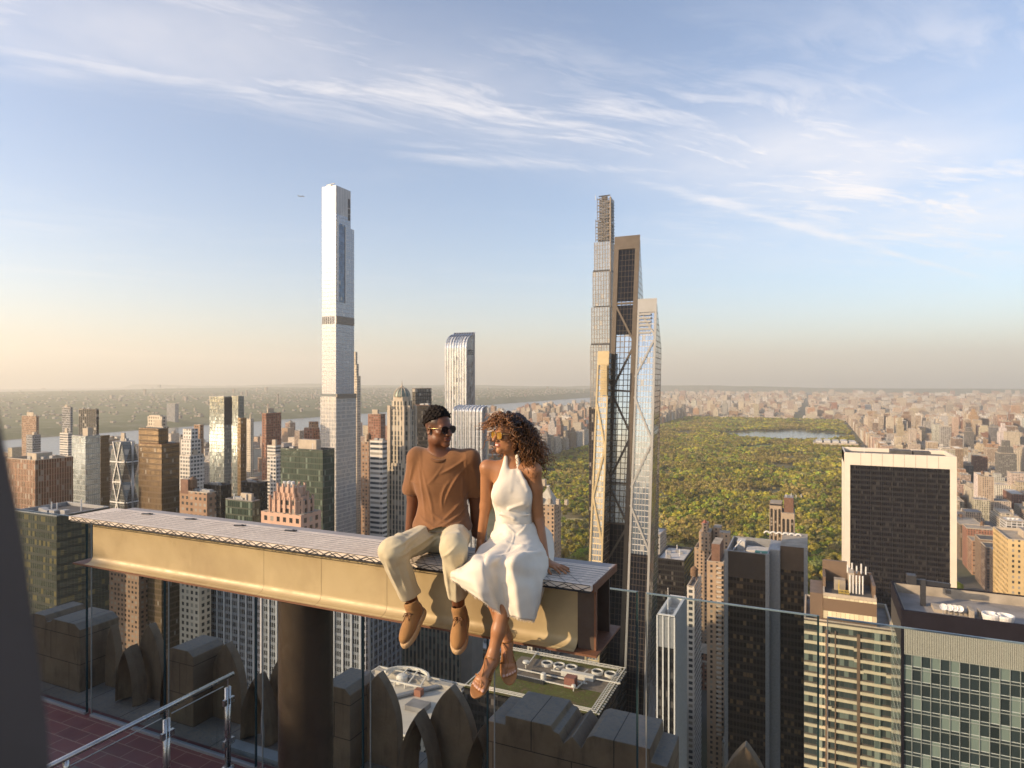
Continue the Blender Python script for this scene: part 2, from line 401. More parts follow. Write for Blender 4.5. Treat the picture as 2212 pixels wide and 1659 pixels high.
# ============================================================ towers, each placed by where it stands
HEROES = []    # screen rectangles used to skip what stands wholly behind
FOOT = []      # plan rectangles that ordinary blocks keep clear of
def regrect(u0, u1, v0, v1, d, x0=None, y0=None, x1=None, y1=None):
    HEROES.append((min(u0, u1), max(u0, u1), v0, v1, d))
    if x0 is not None: FOOT.append((x0, y0, x1, y1))
def boxpx(ul, uc, ur, v, d, depth=None, width=None):
    """plan rectangle from the pixel columns of its visible corners; uc is the near corner between its two visible faces"""
    c = W(uc, v, d)
    if uc < 1756 and ul < uc:             # south face ul..uc, east face uc..ur
        x1, y0 = c.x, c.y; x0 = solve_x(ul, y0)
        y1 = y0+depth if depth else solve_y(ur, x1)
    else:                                 # west face ul..uc, south face uc..ur
        x0, y0 = c.x, c.y; x1 = solve_x(ur, y0) if not width else x0+width
        y1 = y0+depth if depth else solve_y(ul, x0)
    if y1 < y0 or y1-y0 > 140: y1 = y0+40
    return x0, y0, x1, y1, c.z
def roof_bits(root, x0, y0, x1, y1, z, bits, r, mats=('limestone','roof_grey')):
    sx, sy = x1-x0, y1-y0
    for b in bits:
        if b == 'bulkhead':
            w_, d_ = sx*r.uniform(.3,.5), sy*r.uniform(.3,.5); a = x0+sx*r.uniform(.1,.45); c = y0+sy*r.uniform(.2,.45); h = r.uniform(4,8)
            MB().box(a, c, z, a+w_, c+d_, z+h, 0, 1).build('roof_bulkhead', [MAT[mats[0]], MAT[mats[1]]], root)
        elif b == 'tank':
            a, c = x0+sx*r.uniform(.2,.8), y0+sy*r.uniform(.2,.8); m = MB()
            for i in (-1, 1):
                for j in (-1, 1): m.box(a+i*1.4-.15, c+j*1.4-.15, z, a+i*1.4+.15, c+j*1.4+.15, z+3.5)
            m.lathe((a, c, z+3.5), [(0,0),(2.2,0),(2.2,4.2),(.1,6)], 12); m.build('water_tank', MAT['wood_tank'], root)
        elif b == 'units':
            for k in range(r.randint(3, 5)):
                a, c = x0+sx*(.1+.17*k), y0+sy*r.uniform(.12,.7); s_ = r.uniform(1.5, 3.)
                MB().box(a, c, z+.02, a+s_*1.5, c+s_, z+r.uniform(1.5,3)).build('air_handler', MAT['steel_grey'], root)
        elif b == 'pipes':
            for k in range(3):
                a, c = x0+sx*(.2+.25*k), y0+sy*r.uniform(.15,.8)
                MB().tube([(a, c, z), (a, c, z+r.uniform(3,6))], .35, 6).build('vent_pipe', MAT['steel_white'], root)
        elif b == 'mast':
            a, c = x0+sx*r.uniform(.3,.7), y0+sy*r.uniform(.3,.7)
            MB().tube([(a, c, z), (a, c, z+r.uniform(8,14))], [.3,.08], 6).build('mast', MAT['steel_white'], root)
        elif b == 'fans':
            m = MB()
            for k in range(3): m.lathe((x0+sx*(.3+.2*k), y0+sy*.5, z), [(1.8,0),(2.2,1.2),(2.2,1.6),(1.9,1.6),(1.7,1.0),(0,1.0)], 14)
            m.build('cooling_fan', MAT['steel_white'], root)
def block(name, label, mat, ul, uc, ur, v, d, roof='roof_grey', bits=(), depth=None, group=None, cat='building', par=1.3, parmat=None, tiers=(), width=None, root=None, z0=0, parw=.6, seed=None):
    r = random.Random(seed if seed is not None else hash((ul, v)) & 0xffff)
    r = random.Random(int(ul*7+v*13))
    x0, y0, x1, y1, z = boxpx(ul, uc, ur, v, d, depth, width)
    if root is None:
        root = empty(name, ((x0+x1)/2, (y0+y1)/2, z0), label, cat, group)
    M_ = MAT[mat] if isinstance(mat, str) else mat
    zb = z-par
    m = MB(); m.prism([(x0, y0), (x1, y0), (x1, y1), (x0, y1)], z0, z, 0, top=False)
    m.build('facade', M_, root)
    MB().box(x0+parw, y0+parw, zb-.6, x1-parw, y1-parw, zb, 0, bottom=False).build('roof', MAT[roof], root)
    pm = MAT[parmat] if parmat else None
    MB().ring((x0-.003, y0-.003, x1+.003, y1+.003), parw, z-.003, z+.4).build('parapet', pm or MAT['limestone'], root)
    # inner faces of the parapet
    m = MB(); i = parw
    m.quad((x1-i, y1-i, zb), (x0+i, y1-i, zb), (x0+i, y1-i, z), (x1-i, y1-i, z)); m.quad((x0+i, y1-i, zb), (x0+i, y0+i, zb), (x0+i, y0+i, z), (x0+i, y1-i, z))
    m.quad((x1-i, y0+i, zb), (x1-i, y1-i, zb), (x1-i, y1-i, z), (x1-i, y0+i, z)); m.quad((x0+i, y0+i, zb), (x1-i, y0+i, zb), (x1-i, y0+i, z), (x0+i, y0+i, z))
    m.build('parapet', pm or MAT['limestone'], root)
    roof_bits(root, x0+1, y0+1, x1-1, y1-1, zb, bits, r)
    us = [proj(a, b, z)[0] for a in (x0, x1) for b in (y0, y1)]; vs = [proj(a, b, z)[1] for a in (x0, x1) for b in (y0, y1)]
    regrect(min(us), max(us), max(vs), 1700, d, x0, y0, x1, y1)
    for t in tiers:
        tx0, ty0, tx1, ty1, tz = boxpx(*t['px'], depth=t.get('depth'))
        t0 = t.get('z0', zb)
        tm = t.get('mat', mat); tm = MAT[tm] if isinstance(tm, str) else tm
        o = MB().prism([(tx0, ty0), (tx1, ty0), (tx1, ty1), (tx0, ty1)], t0, tz, 0, 1).build(t.get('name', 'setback_tier'), [tm, MAT[t.get('roof', roof)]], root)
        us = [proj(a, b, tz)[0] for a in (tx0, tx1) for b in (ty0, ty1)]
        regrect(min(us), max(us), t['px'][3]+2, v, t['px'][4])
    return root, (x0, y0, x1, y1, z)
fm = lambda n, *a, **k: MAT.__setitem__(n, facade(n, *a, **k))
fm('f_copper', (.30,.25,.19), (.26,.12,.06), 1.6, 3.8, .34, .16, (.20,.09,.05), metal=.6, rough=.2, tilt=.02)
fm('f_paleglass', (.42,.43,.40), (.42,.46,.46), 1.5, 3.8, .1, .1, metal=.75, rough=.14, tilt=.02, blinds=.05)
fm('f_darkglass', (.10,.095,.09), (.10,.11,.115), 1.5, 3.8, .12, .22, (.07,.065,.06), metal=.45, rough=.12, tilt=.02, blinds=.06)
fm('f_brownglass', (.15,.10,.06), (.20,.135,.07), 1.5, 3.7, .14, .3, (.13,.09,.055), metal=.55, rough=.2, tilt=.02, blinds=.05)
fm('f_greenglass', (.07,.075,.05), (.05,.075,.06), 1.5, 3.8, .16, .2, (.07,.08,.06), metal=.3, rough=.12, tilt=.02, blinds=.12, blind=(.2,.25,.2))
fm('f_blackstripe', (.23,.21,.19), (.02,.022,.024), 3.4, 3.8, .16, .25, (.035,.033,.03), rough=.15)
fm('f_brick', (.30,.19,.12), (.04,.04,.04), 3.4, 3.2, .5, .5, rough=.2, blinds=.3)
fm('f_brickred', (.27,.13,.085), (.035,.035,.035), 3.6, 3.2, .55, .5, rough=.2, blinds=.25)
fm('f_tan', (.46,.37,.26), (.05,.05,.05), 3.4, 3.3, .5, .48, rough=.2, blinds=.25)
fm('f_cream', (.56,.48,.37), (.05,.05,.05), 3.2, 3.2, .5, .45, rough=.2, blinds=.25)
fm('f_white', (.62,.58,.52), (.06,.07,.08), 3.2, 3.3, .3, .45, rough=.15, blinds=.2)
fm('f_whiteband', (.62,.57,.5), (.06,.07,.08), 8, 3.3, .03, .5, (.62,.57,.5), rough=.15, blinds=.2)
fm('f_greyslab', (.40,.40,.40), (.03,.03,.035), 1.7, 3.6, .25, .42, (.22,.22,.22), rough=.15, blinds=.1)
fm('f_dome', (.52,.45,.34), (.05,.055,.06), 2.6, 3.4, .42, .22, (.30,.25,.19), rough=.15, blinds=.2)
fm('f_pink', (.55,.35,.25), (.03,.03,.03), 4.2, 4.2, .5, .42, (.55,.35,.25), rough=.2, blinds=.1, var=.08)
fm('f_pier', (.36,.37,.39), (.025,.028,.033), 1.25, 3.6, .16, .38, (.17,.18,.20), rough=.12, blinds=.12, blind=(.16,.16,.16))
fm('f_brownstripe', (.40,.33,.24), (.05,.07,.07), 2.6, 3.4, .38, .16, (.05,.05,.05), rough=.15, blinds=.35, blind=(.22,.24,.2))
fm('f_bronze', (.07,.05,.034), (.025,.018,.014), 1.6, 3.7, .16, .42, (.05,.034,.024), rough=.15, metal=.1, spec=.4, blinds=.22, blind=(.24,.15,.075), tilt=.02)
fm('f_black', (.025,.023,.022), (.013,.013,.015), 1.5, 3.7, .14, .35, (.02,.018,.017), spec=.4, rough=.12, blinds=.14, blind=(.12,.11,.10), tilt=.015)
fm('f_goldband', (.10,.075,.055), (.05,.065,.065), 1.5, 3.9, .05, .2, (.10,.085,.07), rough=.12, metal=.1, blinds=.2, blind=(.2,.24,.2), tilt=.02)
fm('f_nearglass', (.36,.38,.35), (.04,.055,.058), 2.3, 4.1, .07, .05, (.55,.56,.52), rough=.08, metal=.25, blinds=.25, blind=(.26,.32,.27), tilt=.02)
fm('f_hotel', (.42,.30,.20), (.04,.04,.04), 3.6, 3.3, .58, .45, rough=.2, blinds=.2)
fm('f_yellowdark', (.075,.07,.045), (.05,.055,.04), 1.6, 3.7, .14, .35, (.045,.045,.035), rough=.15, metal=.2, blinds=.22, blind=(.20,.155,.06), tilt=.02)
fm('f_ochre', (.55,.40,.20), (.05,.05,.05), 3.2, 3.4, .62, .5, rough=.2, blinds=.2)
fm('f_hearst', (.16,.165,.16), (.10,.11,.11), 1.5, 4.0, .08, .12, (.2,.2,.2), metal=.5, rough=.12, tilt=.02)
fm('f_timewarner', (.22,.23,.22), (.22,.25,.25), 1.6, 3.8, .1, .12, (.15,.16,.16), metal=.7, rough=.12, tilt=.02, blinds=.04)
# ---- left of the tall white tower
block('office_tower', 'long copper-tinted office slab at the far left, its shaded side glowing red-brown', 'f_copper', 12, 76, 158, 995, 420, bits=('bulkhead','units'), roof='roof_tan')
block('office_tower', 'pale mirrored glass tower with a dark east side and a brown slab joined behind it', 'f_paleglass', 155, 184.5, 217, 943, 480, parmat='steel_grey', bits=('bulkhead',), tiers=[dict(px=(214,217.5,237,941,500), mat='f_brownglass', name='rear_slab', z0=0)])
block('office_tower', 'black tower with thin pale vertical ribs rising behind the pale mirrored glass tower', 'f_blackstripe', 170, 208, 213.5, 884, 760, parmat='steel_dark', bits=('units','mast'), roof='roof_dark')
block('apartment_tower', 'slim grey concrete tower just left of the black ribbed tower', 'f_greyslab', 134, 152, 157, 880, 1050, bits=('bulkhead',))
block('apartment_tower', 'broad twin-ribbed concrete slab standing alone at the far left skyline', 'f_brick', 47, 78, 84, 899, 1150, bits=('bulkhead',))
block('apartment_tower', 'grey and brown tower beside the river inlet at the far left', 'f_greyslab', 57, 70, 88, 940, 980, bits=('bulkhead',))
block('apartment_tower', 'white balcony-striped apartment tower left of the black ribbed tower', 'f_whiteband', 129, 147, 156, 936, 880, bits=('bulkhead',))
block('office_tower', 'brown bronze-glass tower with a lower dark shoulder, right of the diagonal-braced tower', 'f_brownglass', 299.5, 349, 388, 961, 430, parmat='brick_brown', roof='roof_dark', bits=('units',), tiers=[dict(px=(299.5,342,363,926,434), mat='f_brownglass', roof='roof_dark', name='upper_tier')])
block('apartment_tower', 'cream stepped tower top rising behind the brown bronze-glass tower', 'f_cream', 316, 352, 364, 922, 640, bits=('bulkhead',), tiers=[dict(px=(319,350,360,900,645)), dict(px=(322,346,354,897,648))])
block('apartment_tower', 'round grey tower far off on the wooded bank beyond the river', 'f_greyslab', 360, 378, 386, 872, 3900, bits=())
block('apartment_tower', 'white and teal stepped apartment tower with many balconies', 'f_white', 388, 410, 441, 985, 560, bits=('bulkhead',), tiers=[dict(px=(391,412,434,950,566)), dict(px=(395,413,428,927,572))])
block('apartment_tower', 'plain brown slab close behind the white and teal stepped tower', 'f_brick', 419, 432, 440, 918, 800, bits=())
rt, tw = block('twin_tower', 'tall grey mirrored twin tower with a dark slot between its two shafts', 'f_timewarner', 452.6, 484, 500, 857, 700, parmat='steel_grey', roof='roof_dark',
      tiers=[dict(px=(500.5,514.5,527,856,735), mat='f_timewarner', z0=0, name='second_shaft'), dict(px=(513,520,532,903,728), mat='f_brownglass', z0=0, name='low_shoulder')])
m = MB()
for k in range(7):
    t = k/6; m.box(tw[2]+.05, tw[1]+(tw[3]-tw[1])*(.05+.88*t), tw[4]-30, tw[2]+.5, tw[1]+(tw[3]-tw[1])*(.05+.88*t)+1.2, tw[4]-1)
m.build('crown_fins', MAT['steel_dark'], rt)
block('office_tower', 'brown brick tower with ribbed sides standing against the river', 'f_brickred', 566, 575, 607.6, 893, 820, bits=('bulkhead','units'), roof='roof_dark')
block('apartment_block', 'white concrete block below the brown ribbed river tower', 'f_whiteband', 577, 595, 607, 963, 640, bits=('bulkhead',))
block('apartment_block', 'small white gridded block in front of the white concrete block', 'f_white', 583, 596, 606, 985, 560, bits=())
block('office_tower', 'dark green glass office block with bands of lit windows and roof plant', 'f_greenglass', 606, 697, 723, 973, 420, parmat='steel_dark', roof='roof_tan', bits=('bulkhead','units','pipes'))
block('apartment_tower', 'dark red tower with an orange brick top, just left of the tall white tower', 'f_brickred', 657, 676, 690, 925, 760, bits=(), tiers=[dict(px=(667,680,688,911,765), mat='f_brick')])
block('apartment_tower', 'pale narrow tower beside the river, right of the twin mirrored tower', 'f_cream', 533, 541, 548, 905, 1000, bits=('bulkhead',))
block('hotel_block', 'orange-brown brick block with stacked balconies and a dark penthouse', 'f_brick', 388, 447, 467, 1066, 360, roof='roof_tan', bits=('units','tank'), tiers=[dict(px=(390,406,422,1036,366), mat='brick_brown', name='penthouse')])
block('office_block', 'low greenish glass block with a cluttered roof beside the pink stone tower', 'f_greenglass', 487, 545, 562, 1084, 350, roof='roof_grey', bits=('bulkhead','units','pipes'), parmat='roof_grey')
block('office_block', 'low dark flat-topped block in front of the twin mirrored tower', 'f_black', 440, 477, 500, 1050, 440, roof='roof_dark', bits=('units',), parmat='steel_dark')
block('office_block', 'wide dark block between the twin mirrored tower and the green glass block', 'f_black', 521, 560, 578, 1044, 520, roof='roof_dark', bits=('units',), parmat='steel_dark')
block('office_tower', 'dark tower below the beam end with columns of yellow lit windows', 'f_yellowdark', 30, 122, 236, 1116, 300, roof='roof_dark', bits=('units','pipes'), parmat='steel_grey')
# pink setback tower with ribbed crown
def pink_tower():
    x0, y0, x1, y1, z = boxpx(564, 650, 694, 1110, 330)
    root = empty('art_deco_tower', ((x0+x1)/2, (y0+y1)/2, 0), 'pink stone setback tower with a fluted crown behind the steel beam', 'building')
    regrect(568, 690, 1060, 1700, 330, x0, y0, x1, y1)
    sx, sy = x1-x0, y1-y0; cx, cy = (x0+x1)/2, (y0+y1)/2
    Z = lambda v, d=338: HC-(v-CY)/F*d
    P = MAT['f_pink']
    MB().box(x0, y0, 0, x1, y1, Z(1106), 0, 1).build('facade', [P, MAT['roof_tan']], root)
    crown = plain('pink_stone', (.56,.37,.27), .85, var=.1, scale=.4)
    for k, (s_, za, zb) in enumerate(((.80, 1106, 1080), (.62, 1080, 1072), (.50, 1072, 1053))):
        hx, hy = sx*s_/2, sy*s_/2; c = min(hx, hy)*.35
        pts = [(cx-hx+c, cy-hy), (cx+hx-c, cy-hy), (cx+hx, cy-hy+c), (cx+hx, cy+hy-c), (cx+hx-c, cy+hy), (cx-hx+c, cy+hy), (cx-hx, cy+hy-c), (cx-hx, cy-hy+c)]
        MB().prism(pts, Z(za)-.5, Z(zb), 0, 1).build('setback_tier', [P if k < 2 else crown, MAT['roof_tan']], root)
        m = MB()
        for i in range(8):
            a, b = Vector(pts[i]), Vector(pts[(i+1) % 8]); L = (b-a).length; n = max(1, int(L/3.2)); t = (b-a)/L; nr = Vector((t.y, -t.x))
            for j in range(n+1):
                p = a+(b-a)*j/n+nr*.25
                m.obox((p.x, p.y, (Z(za)+Z(zb))/2+.9), (t.x*.45, t.y*.45, 0), (nr.x*.45, nr.y*.45, 0), (0, 0, (Z(zb)-Z(za))/2+.9))
        m.build('pilasters', crown, root)
    for i in range(5): MB().lathe((cx+sx*.05*(i-2), cy-2+2*(i % 2), Z(1053)), [(.8,0),(.8,2.6),(0,2.7)], 8).build('vent_pipe', MAT['steel_white'], root)
pink_tower()
# diagonal-braced tower (folded corners, triangular steel frame)
def diagrid_tower():
    x0, y0, x1, y1, z = boxpx(236, 271, 300, 955, 520)
    root = empty('diagonal_braced_tower', ((x0+x1)/2, (y0+y1)/2, 0), 'glass tower wrapped in pale triangular steel bracing with folded corners', 'building')
    regrect(236, 300, 960, 1700, 520, x0, y0, x1, y1)
    fl = 16.; n = int(z/fl); c = 5.0
    def ringp(zz, k):
        cc = c if k % 2 else 0.6
        return [(x0+cc, y0), (x1-cc, y0), (x1, y0+cc), (x1, y1-cc), (x1-cc, y1), (x0+cc, y1), (x0, y1-cc), (x0, y0+cc)]
    m = MB(); st = MB()
    for k in range(n):
        za, zb = z-(n-k)*fl, z-(n-k-1)*fl
        A, B = ringp(za, k), ringp(zb, k+1)
        for i in range(8):
            a, b = A[i], A[(i+1) % 8]; e, f = B[(i+1) % 8], B[i]
            m.quad((*a, za), (*b, za), (*e, zb), (*f, zb))
        for (p, q, o) in ((0, 1, (0, -.3)), (2, 3, (.3, 0))):
            for h in range(2):
                pa = lambda Rg, s: (Rg[p][0]+(Rg[q][0]-Rg[p][0])*s+o[0], Rg[p][1]+(Rg[q][1]-Rg[p][1])*s+o[1])
                s0, s1 = (h/2, (h+1)/2); a_, b_ = (s0, s1) if (h+k) % 2 else (s1, s0)
                st.bar((*pa(A, a_), za), (*pa(B, b_), zb), .85)
            st.bar((A[p][0]+o[0], A[p][1]+o[1], za), (A[q][0]+o[0], A[q][1]+o[1], za), .9)
    m.poly([(*p, z) for p in ringp(z, n)], 1)
    m.build('facade', [MAT['f_hearst'], MAT['roof_grey']], root)
    st.build('diagonal_bracing', MAT['steel_white'], root)
    roof_bits(root, x0+4, y0+4, x1-4, y1-4, z, ('bulkhead','units'), random.Random(3))
diagrid_tower()
# ---- the tall white supertall
def white_supertall():
    wg = facade('f_whitetower', (.52,.50,.49), (.32,.34,.38), 2.4, 4.4, .22, .13, (.42,.40,.40), metal=.45, rough=.22, blinds=.03, blind=(.6,.58,.56), tilt=.004, var=.04, wrough=.35, gvar=.05)
    wg2 = facade('f_whitetower_low', (.66,.62,.56), (.30,.31,.32), 2.2, 4.4, .3, .2, (.5,.47,.43), metal=.4, rough=.2, blinds=.15, blind=(.5,.45,.38), tilt=.02, var=.05, wrough=.4, gvar=.2)
    crownm = facade('f_whitecrown', (.56,.53,.50), (.22,.21,.21), 2.9, 60., .72, 0., metal=.2, rough=.3, blinds=0, wrough=.35)
    brown = plain('bronze_louvre', (.24,.20,.16), .5, .3, var=.1, scale=.5)
    blue = facade('f_bluestrip', (.10,.12,.16), (.10,.14,.20), 3.3, 4.4, .12, .12, (.16,.19,.23), metal=.5, rough=.12, blinds=.05, tilt=.02)
    x0, y0, x1, y1, z = boxpx(695.6, 725.7, 765, 400, 730)
    xn = x1; Z = lambda v: HC-(v-CY)/F*730
    root = empty('supertall_tower', ((x0+x1)/2, (y0+y1)/2, 0), 'tallest white glass tower, slender, with a blue glass strip and two brown mechanical bands', 'building')
    yt = solve_y(757.5, x1)               # upper shaft is shallower
    regrect(693, 766, 405, 1700, 730, x0, y0, x1, y1)
    MB().box(x0, y0, Z(461), x1, yt, z, 0, 1).build('crown', [crownm, MAT['steel_white']], root)
    MB().box(x0, y0, Z(851), x1, yt, Z(461)-.01, 0).build('shaft', wg, root)
    MB().box(x0+.4, yt-.01, Z(851), x1+.0, y1, Z(484), 0, 1).build('rear_shaft', [wg, MAT['steel_white']], root)
    MB().box(x0-1.6, y0-.6, 0, x1+.8, y1+2.5, Z(851)-3, 0, 1).build('lower_shaft', [wg2, MAT['steel_white']], root)
    def east(n_, ua, ub, va, vb, mat, off=.5):
        ya, yb = solve_y(ua, x1), solve_y(ub, x1)
        MB().box(x1+.02, ya, Z(vb), x1+off, yb, Z(va)).build(n_, mat, root)
    east('blue_glass_strip', 730.5, 744.5, 480, 651, blue, .4)
    east('corner_fin', 727, 730.3, 474, 651, MAT['steel_white'], 1.0); east('corner_fin', 744.6, 746.4, 484, 651, MAT['steel_white'], 1.0)
    east('mechanical_band', 725.9, 764.6, 682, 699, brown, .6); east('mechanical_band', 725.9, 768, 851, 861, brown, 1.6)
    for va, vb in ((419, 439), (441, 452.5), (454, 467)): east('louvre_opening', 752, 755.8, va, vb, MAT['steel_dark'], .3)
    m = MB()
    for k in range(7): m.box(x0+(x1-x0)*(.04+.13*k), y0-.35, Z(699), x0+(x1-x0)*(.04+.13*k)+1.1, y0-.02, Z(683))
    m.build('vertical_fins', MAT['steel_dark'], root)
    m = MB(); m.box(x0+3, y0+4, z, x0+9, y0+12, z+3.2); m.bar((x0+2, y0+6, z+3.8), (x0+12, y0+7, z+4.8), .8); m.build('roof_crane', MAT['steel_grey'], root)
    # stone tower tucked behind on the right
    for k, (ua, ub, v_) in enumerate(((765, 772, 760), (765, 775, 785), (766, 778, 812))):
        pass
white_supertall()
block('apartment_tower', 'stepped beige stone tower tucked against the right side of the tallest white tower', 'f_cream', 757, 771, 779, 813, 850, bits=(), tiers=[dict(px=(757,770,775,786,853)), dict(px=(757,768,772,760,856))])
block('apartment_tower', 'brown brick slab right of the tallest white tower, against the river', 'f_brickred', 795, 822, 832.5, 895, 820, bits=('bulkhead',))
block('apartment_block', 'brown shaded block at the foot of the tallest white tower', 'f_brick', 780, 797, 809, 955, 620, bits=('bulkhead','tank'))
block('apartment_tower', 'white tower with dark window bands left of the domed stone tower', 'f_whiteband', 799, 826, 836, 953, 440, bits=('units',))
# domed tower
def domed_tower():
    x0, y0, x1, y1, z = boxpx(833.5, 880, 903, 884, 450)
    Z = lambda v: HC-(v-CY)/F*455
    root = empty('domed_tower', ((x0+x1)/2, (y0+y1)/2, 0), 'ribbed stone tower crowned by a ribbed green dome and finial', 'building')
    regrect(834, 903, 890, 1700, 450, x0, y0, x1, y1)
    cx, cy = (x0+x1)/2, (y0+y1)/2; hx, hy = (x1-x0)/2, (y1-y0)/2; M_ = MAT['f_dome']
    def octa(s_, c): 
        a, b = hx*s_, hy*s_; q = min(a, b)*c
        return [(cx-a+q, cy-b), (cx+a-q, cy-b), (cx+a, cy-b+q), (cx+a, cy+b-q), (cx+a-q, cy+b), (cx-a+q, cy+b), (cx-a, cy+b-q), (cx-a, cy-b+q)]
    MB().prism(octa(1, .3), 0, Z(1000), 0, 1).build('lower_shaft', [M_, MAT['roof_tan']], root)
    MB().prism(octa(.94, .42), Z(1000)-.3, Z(884), 0, 1).build('shaft', [M_, MAT['roof_tan']], root)
    MB().prism(octa(.76, .5), Z(884)-.3, Z(866), 0, 1).build('setback_tier', [M_, MAT['roof_tan']], root)
    MB().prism(octa(.66, .55), Z(866)-.3, Z(857), 0, 1).build('drum', [MAT['limestone'], MAT['roof_tan']], root)
    rd = hx*.62; hh = Z(837)-Z(857)
    prof = [(rd*math.cos(t*math.pi/2/8), hh*math.sin(t*math.pi/2/8)) for t in range(9)]
    MB().lathe((cx, cy, Z(857)), prof, 24).build('dome', plain('patina', (.20,.24,.20), .5, .3, var=.1, scale=.5), root, smooth=True)
    m = MB()
    for j in range(12):
        th = 2*math.pi*j/12
        m.tube([(cx+(r_+.1)*math.cos(th), cy+(r_+.1)*math.sin(th), Z(857)+z_) for r_, z_ in prof], .32, 5)
    m.build('dome_ribs', MAT['limestone'], root)
    MB().lathe((cx, cy, Z(837)-.3), [(1.1,0),(1.1,1.2),(.4,1.6),(.12,4.5),(0,6)], 8).build('finial', MAT['limestone'], root)
    m = MB()
    for p in octa(.96, .42): m.box(p[0]-.8, p[1]-.8, Z(884)-40, p[0]+.8, p[1]+.8, Z(884)+2.5)
    m.build('corner_piers', MAT['limestone'], root)
domed_tower()
block('office_tower', 'dark wedge-topped brown tower directly behind the man\'s head and the dome', 'f_blackstripe', 890, 897, 906, 840, 640, bits=(), parmat='brick_brown', depth=30)
block('office_tower', 'dark flat slab directly behind the man\'s head', 'f_black', 897, 928, 938, 876, 560, bits=('units',), parmat='brick_brown')
# curved-top glass tower
def curved_tower():
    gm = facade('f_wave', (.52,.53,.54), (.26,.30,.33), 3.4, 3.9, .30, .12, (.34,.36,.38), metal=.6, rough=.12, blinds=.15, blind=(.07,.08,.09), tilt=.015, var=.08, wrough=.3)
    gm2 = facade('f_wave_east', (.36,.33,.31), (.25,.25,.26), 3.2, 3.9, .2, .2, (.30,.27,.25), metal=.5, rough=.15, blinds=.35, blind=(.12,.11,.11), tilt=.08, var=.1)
    silver = plain('brushed_silver', (.62,.62,.64), .3, .7, var=.06, scale=.6)
    dk = plain('crown_lattice', (.10,.085,.075), .5, .3, var=.2, scale=.3)
    Z = lambda v: HC-(v-CY)/F*600
    x0, y0, x1, y1, z = boxpx(962.5, 1007, 1026, 900, 600)
    root = empty('curved_top_tower', ((x0+x1)/2, (y0+y1)/2, 0), 'striped silver glass tower with a curved-over roof and a lower matching wing', 'building')
    regrect(963, 1026, 760, 1700, 600, x0, y0, x1, y1)
    def vault(xa, xb, ya, yb, zsp, ztop, zb, name, mat_s, mat_e, nst):
        """wall rising to zsp on the south, then curving back to ztop at the north edge"""
        prof = []; H_ = ztop-zsp; D_ = yb-ya
        prof.append((ya, zb)); prof.append((ya, zsp))
        for k in range(1, 9):
            t = k/8*math.pi/2
            prof.append((ya+D_*.86*(1-math.cos(t)), zsp+H_*.86*math.sin(t)))
        prof.append((yb, ztop))
        m = MB(); L = 0
        for i in range(len(prof)-1):
            (ya_, za), (yb_, zb_) = prof[i], prof[i+1]; l = math.hypot(yb_-ya_, zb_-za)
            m.quad((xa, ya_, za), (xb, ya_, za), (xb, yb_, zb_), (xa, yb_, zb_), 2 if i >= 6 and nst else 0, [(0, L), (xb-xa, L), (xb-xa, L+l), (0, L+l)]); L += l
        m.poly([(xb, yb, zb)]+[(xb, yb, ztop)]+[(xb, a, b) for a, b in reversed(prof[:-1])], 1, [(yb-ya, zb), (yb-ya, ztop)]+[(a-ya, b) for a, b in reversed(prof[:-1])])
        m.poly([(xa, a, b) for a, b in prof]+[(xa, yb, zb)], 1, [(a-ya, b) for a, b in prof]+[(yb-ya, zb)])
        m.quad((xb, yb, zb), (xa, yb, zb), (xa, yb, ztop), (xb, yb, ztop), 1)
        m.f[-3] = m.f[-3][::-1]
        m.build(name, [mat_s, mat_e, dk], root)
        m = MB(); n = 8
        for j in range(n+1):
            xx = xa+(xb-xa)*j/n
            m.tube([(xx, a-.15, b+.15) for a, b in prof[1:]], .42, 5)
            m.tube([(xx, ya-.15, zb), (xx, ya-.15, zsp)], .42, 5)
        m.build('silver_ribs', silver, root)
        return prof
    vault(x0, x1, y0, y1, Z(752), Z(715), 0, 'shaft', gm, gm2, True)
    m = MB()
    for r_ in range(3):
        for c_ in range(4): 
            yy = y0+(y1-y0)*(.22+.16*c_); m.box(x1+.02, yy, Z(757+4*r_), x1+.35, yy+1.6, Z(755+4*r_))
    m.build('louvre_opening', MAT['steel_dark'], root)
    a0, b0, a1, b1, _ = boxpx(980, 1041, 1052, 900, 520)
    FOOT.append((a0, b0, a1, b1)); HEROES.append((980, 1052, 885, 1700, 520))
    ZW = lambda v: HC-(v-CY)/F*525
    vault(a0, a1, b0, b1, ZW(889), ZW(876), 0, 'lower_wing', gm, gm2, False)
curved_tower()
block('mansard_hotel', 'old stone hotel with a steep pale mansard roof, just right of the woman\'s shoulder', 'f_hotel', 1150, 1197, 1212, 1092, 520, roof='roof_tan', bits=())
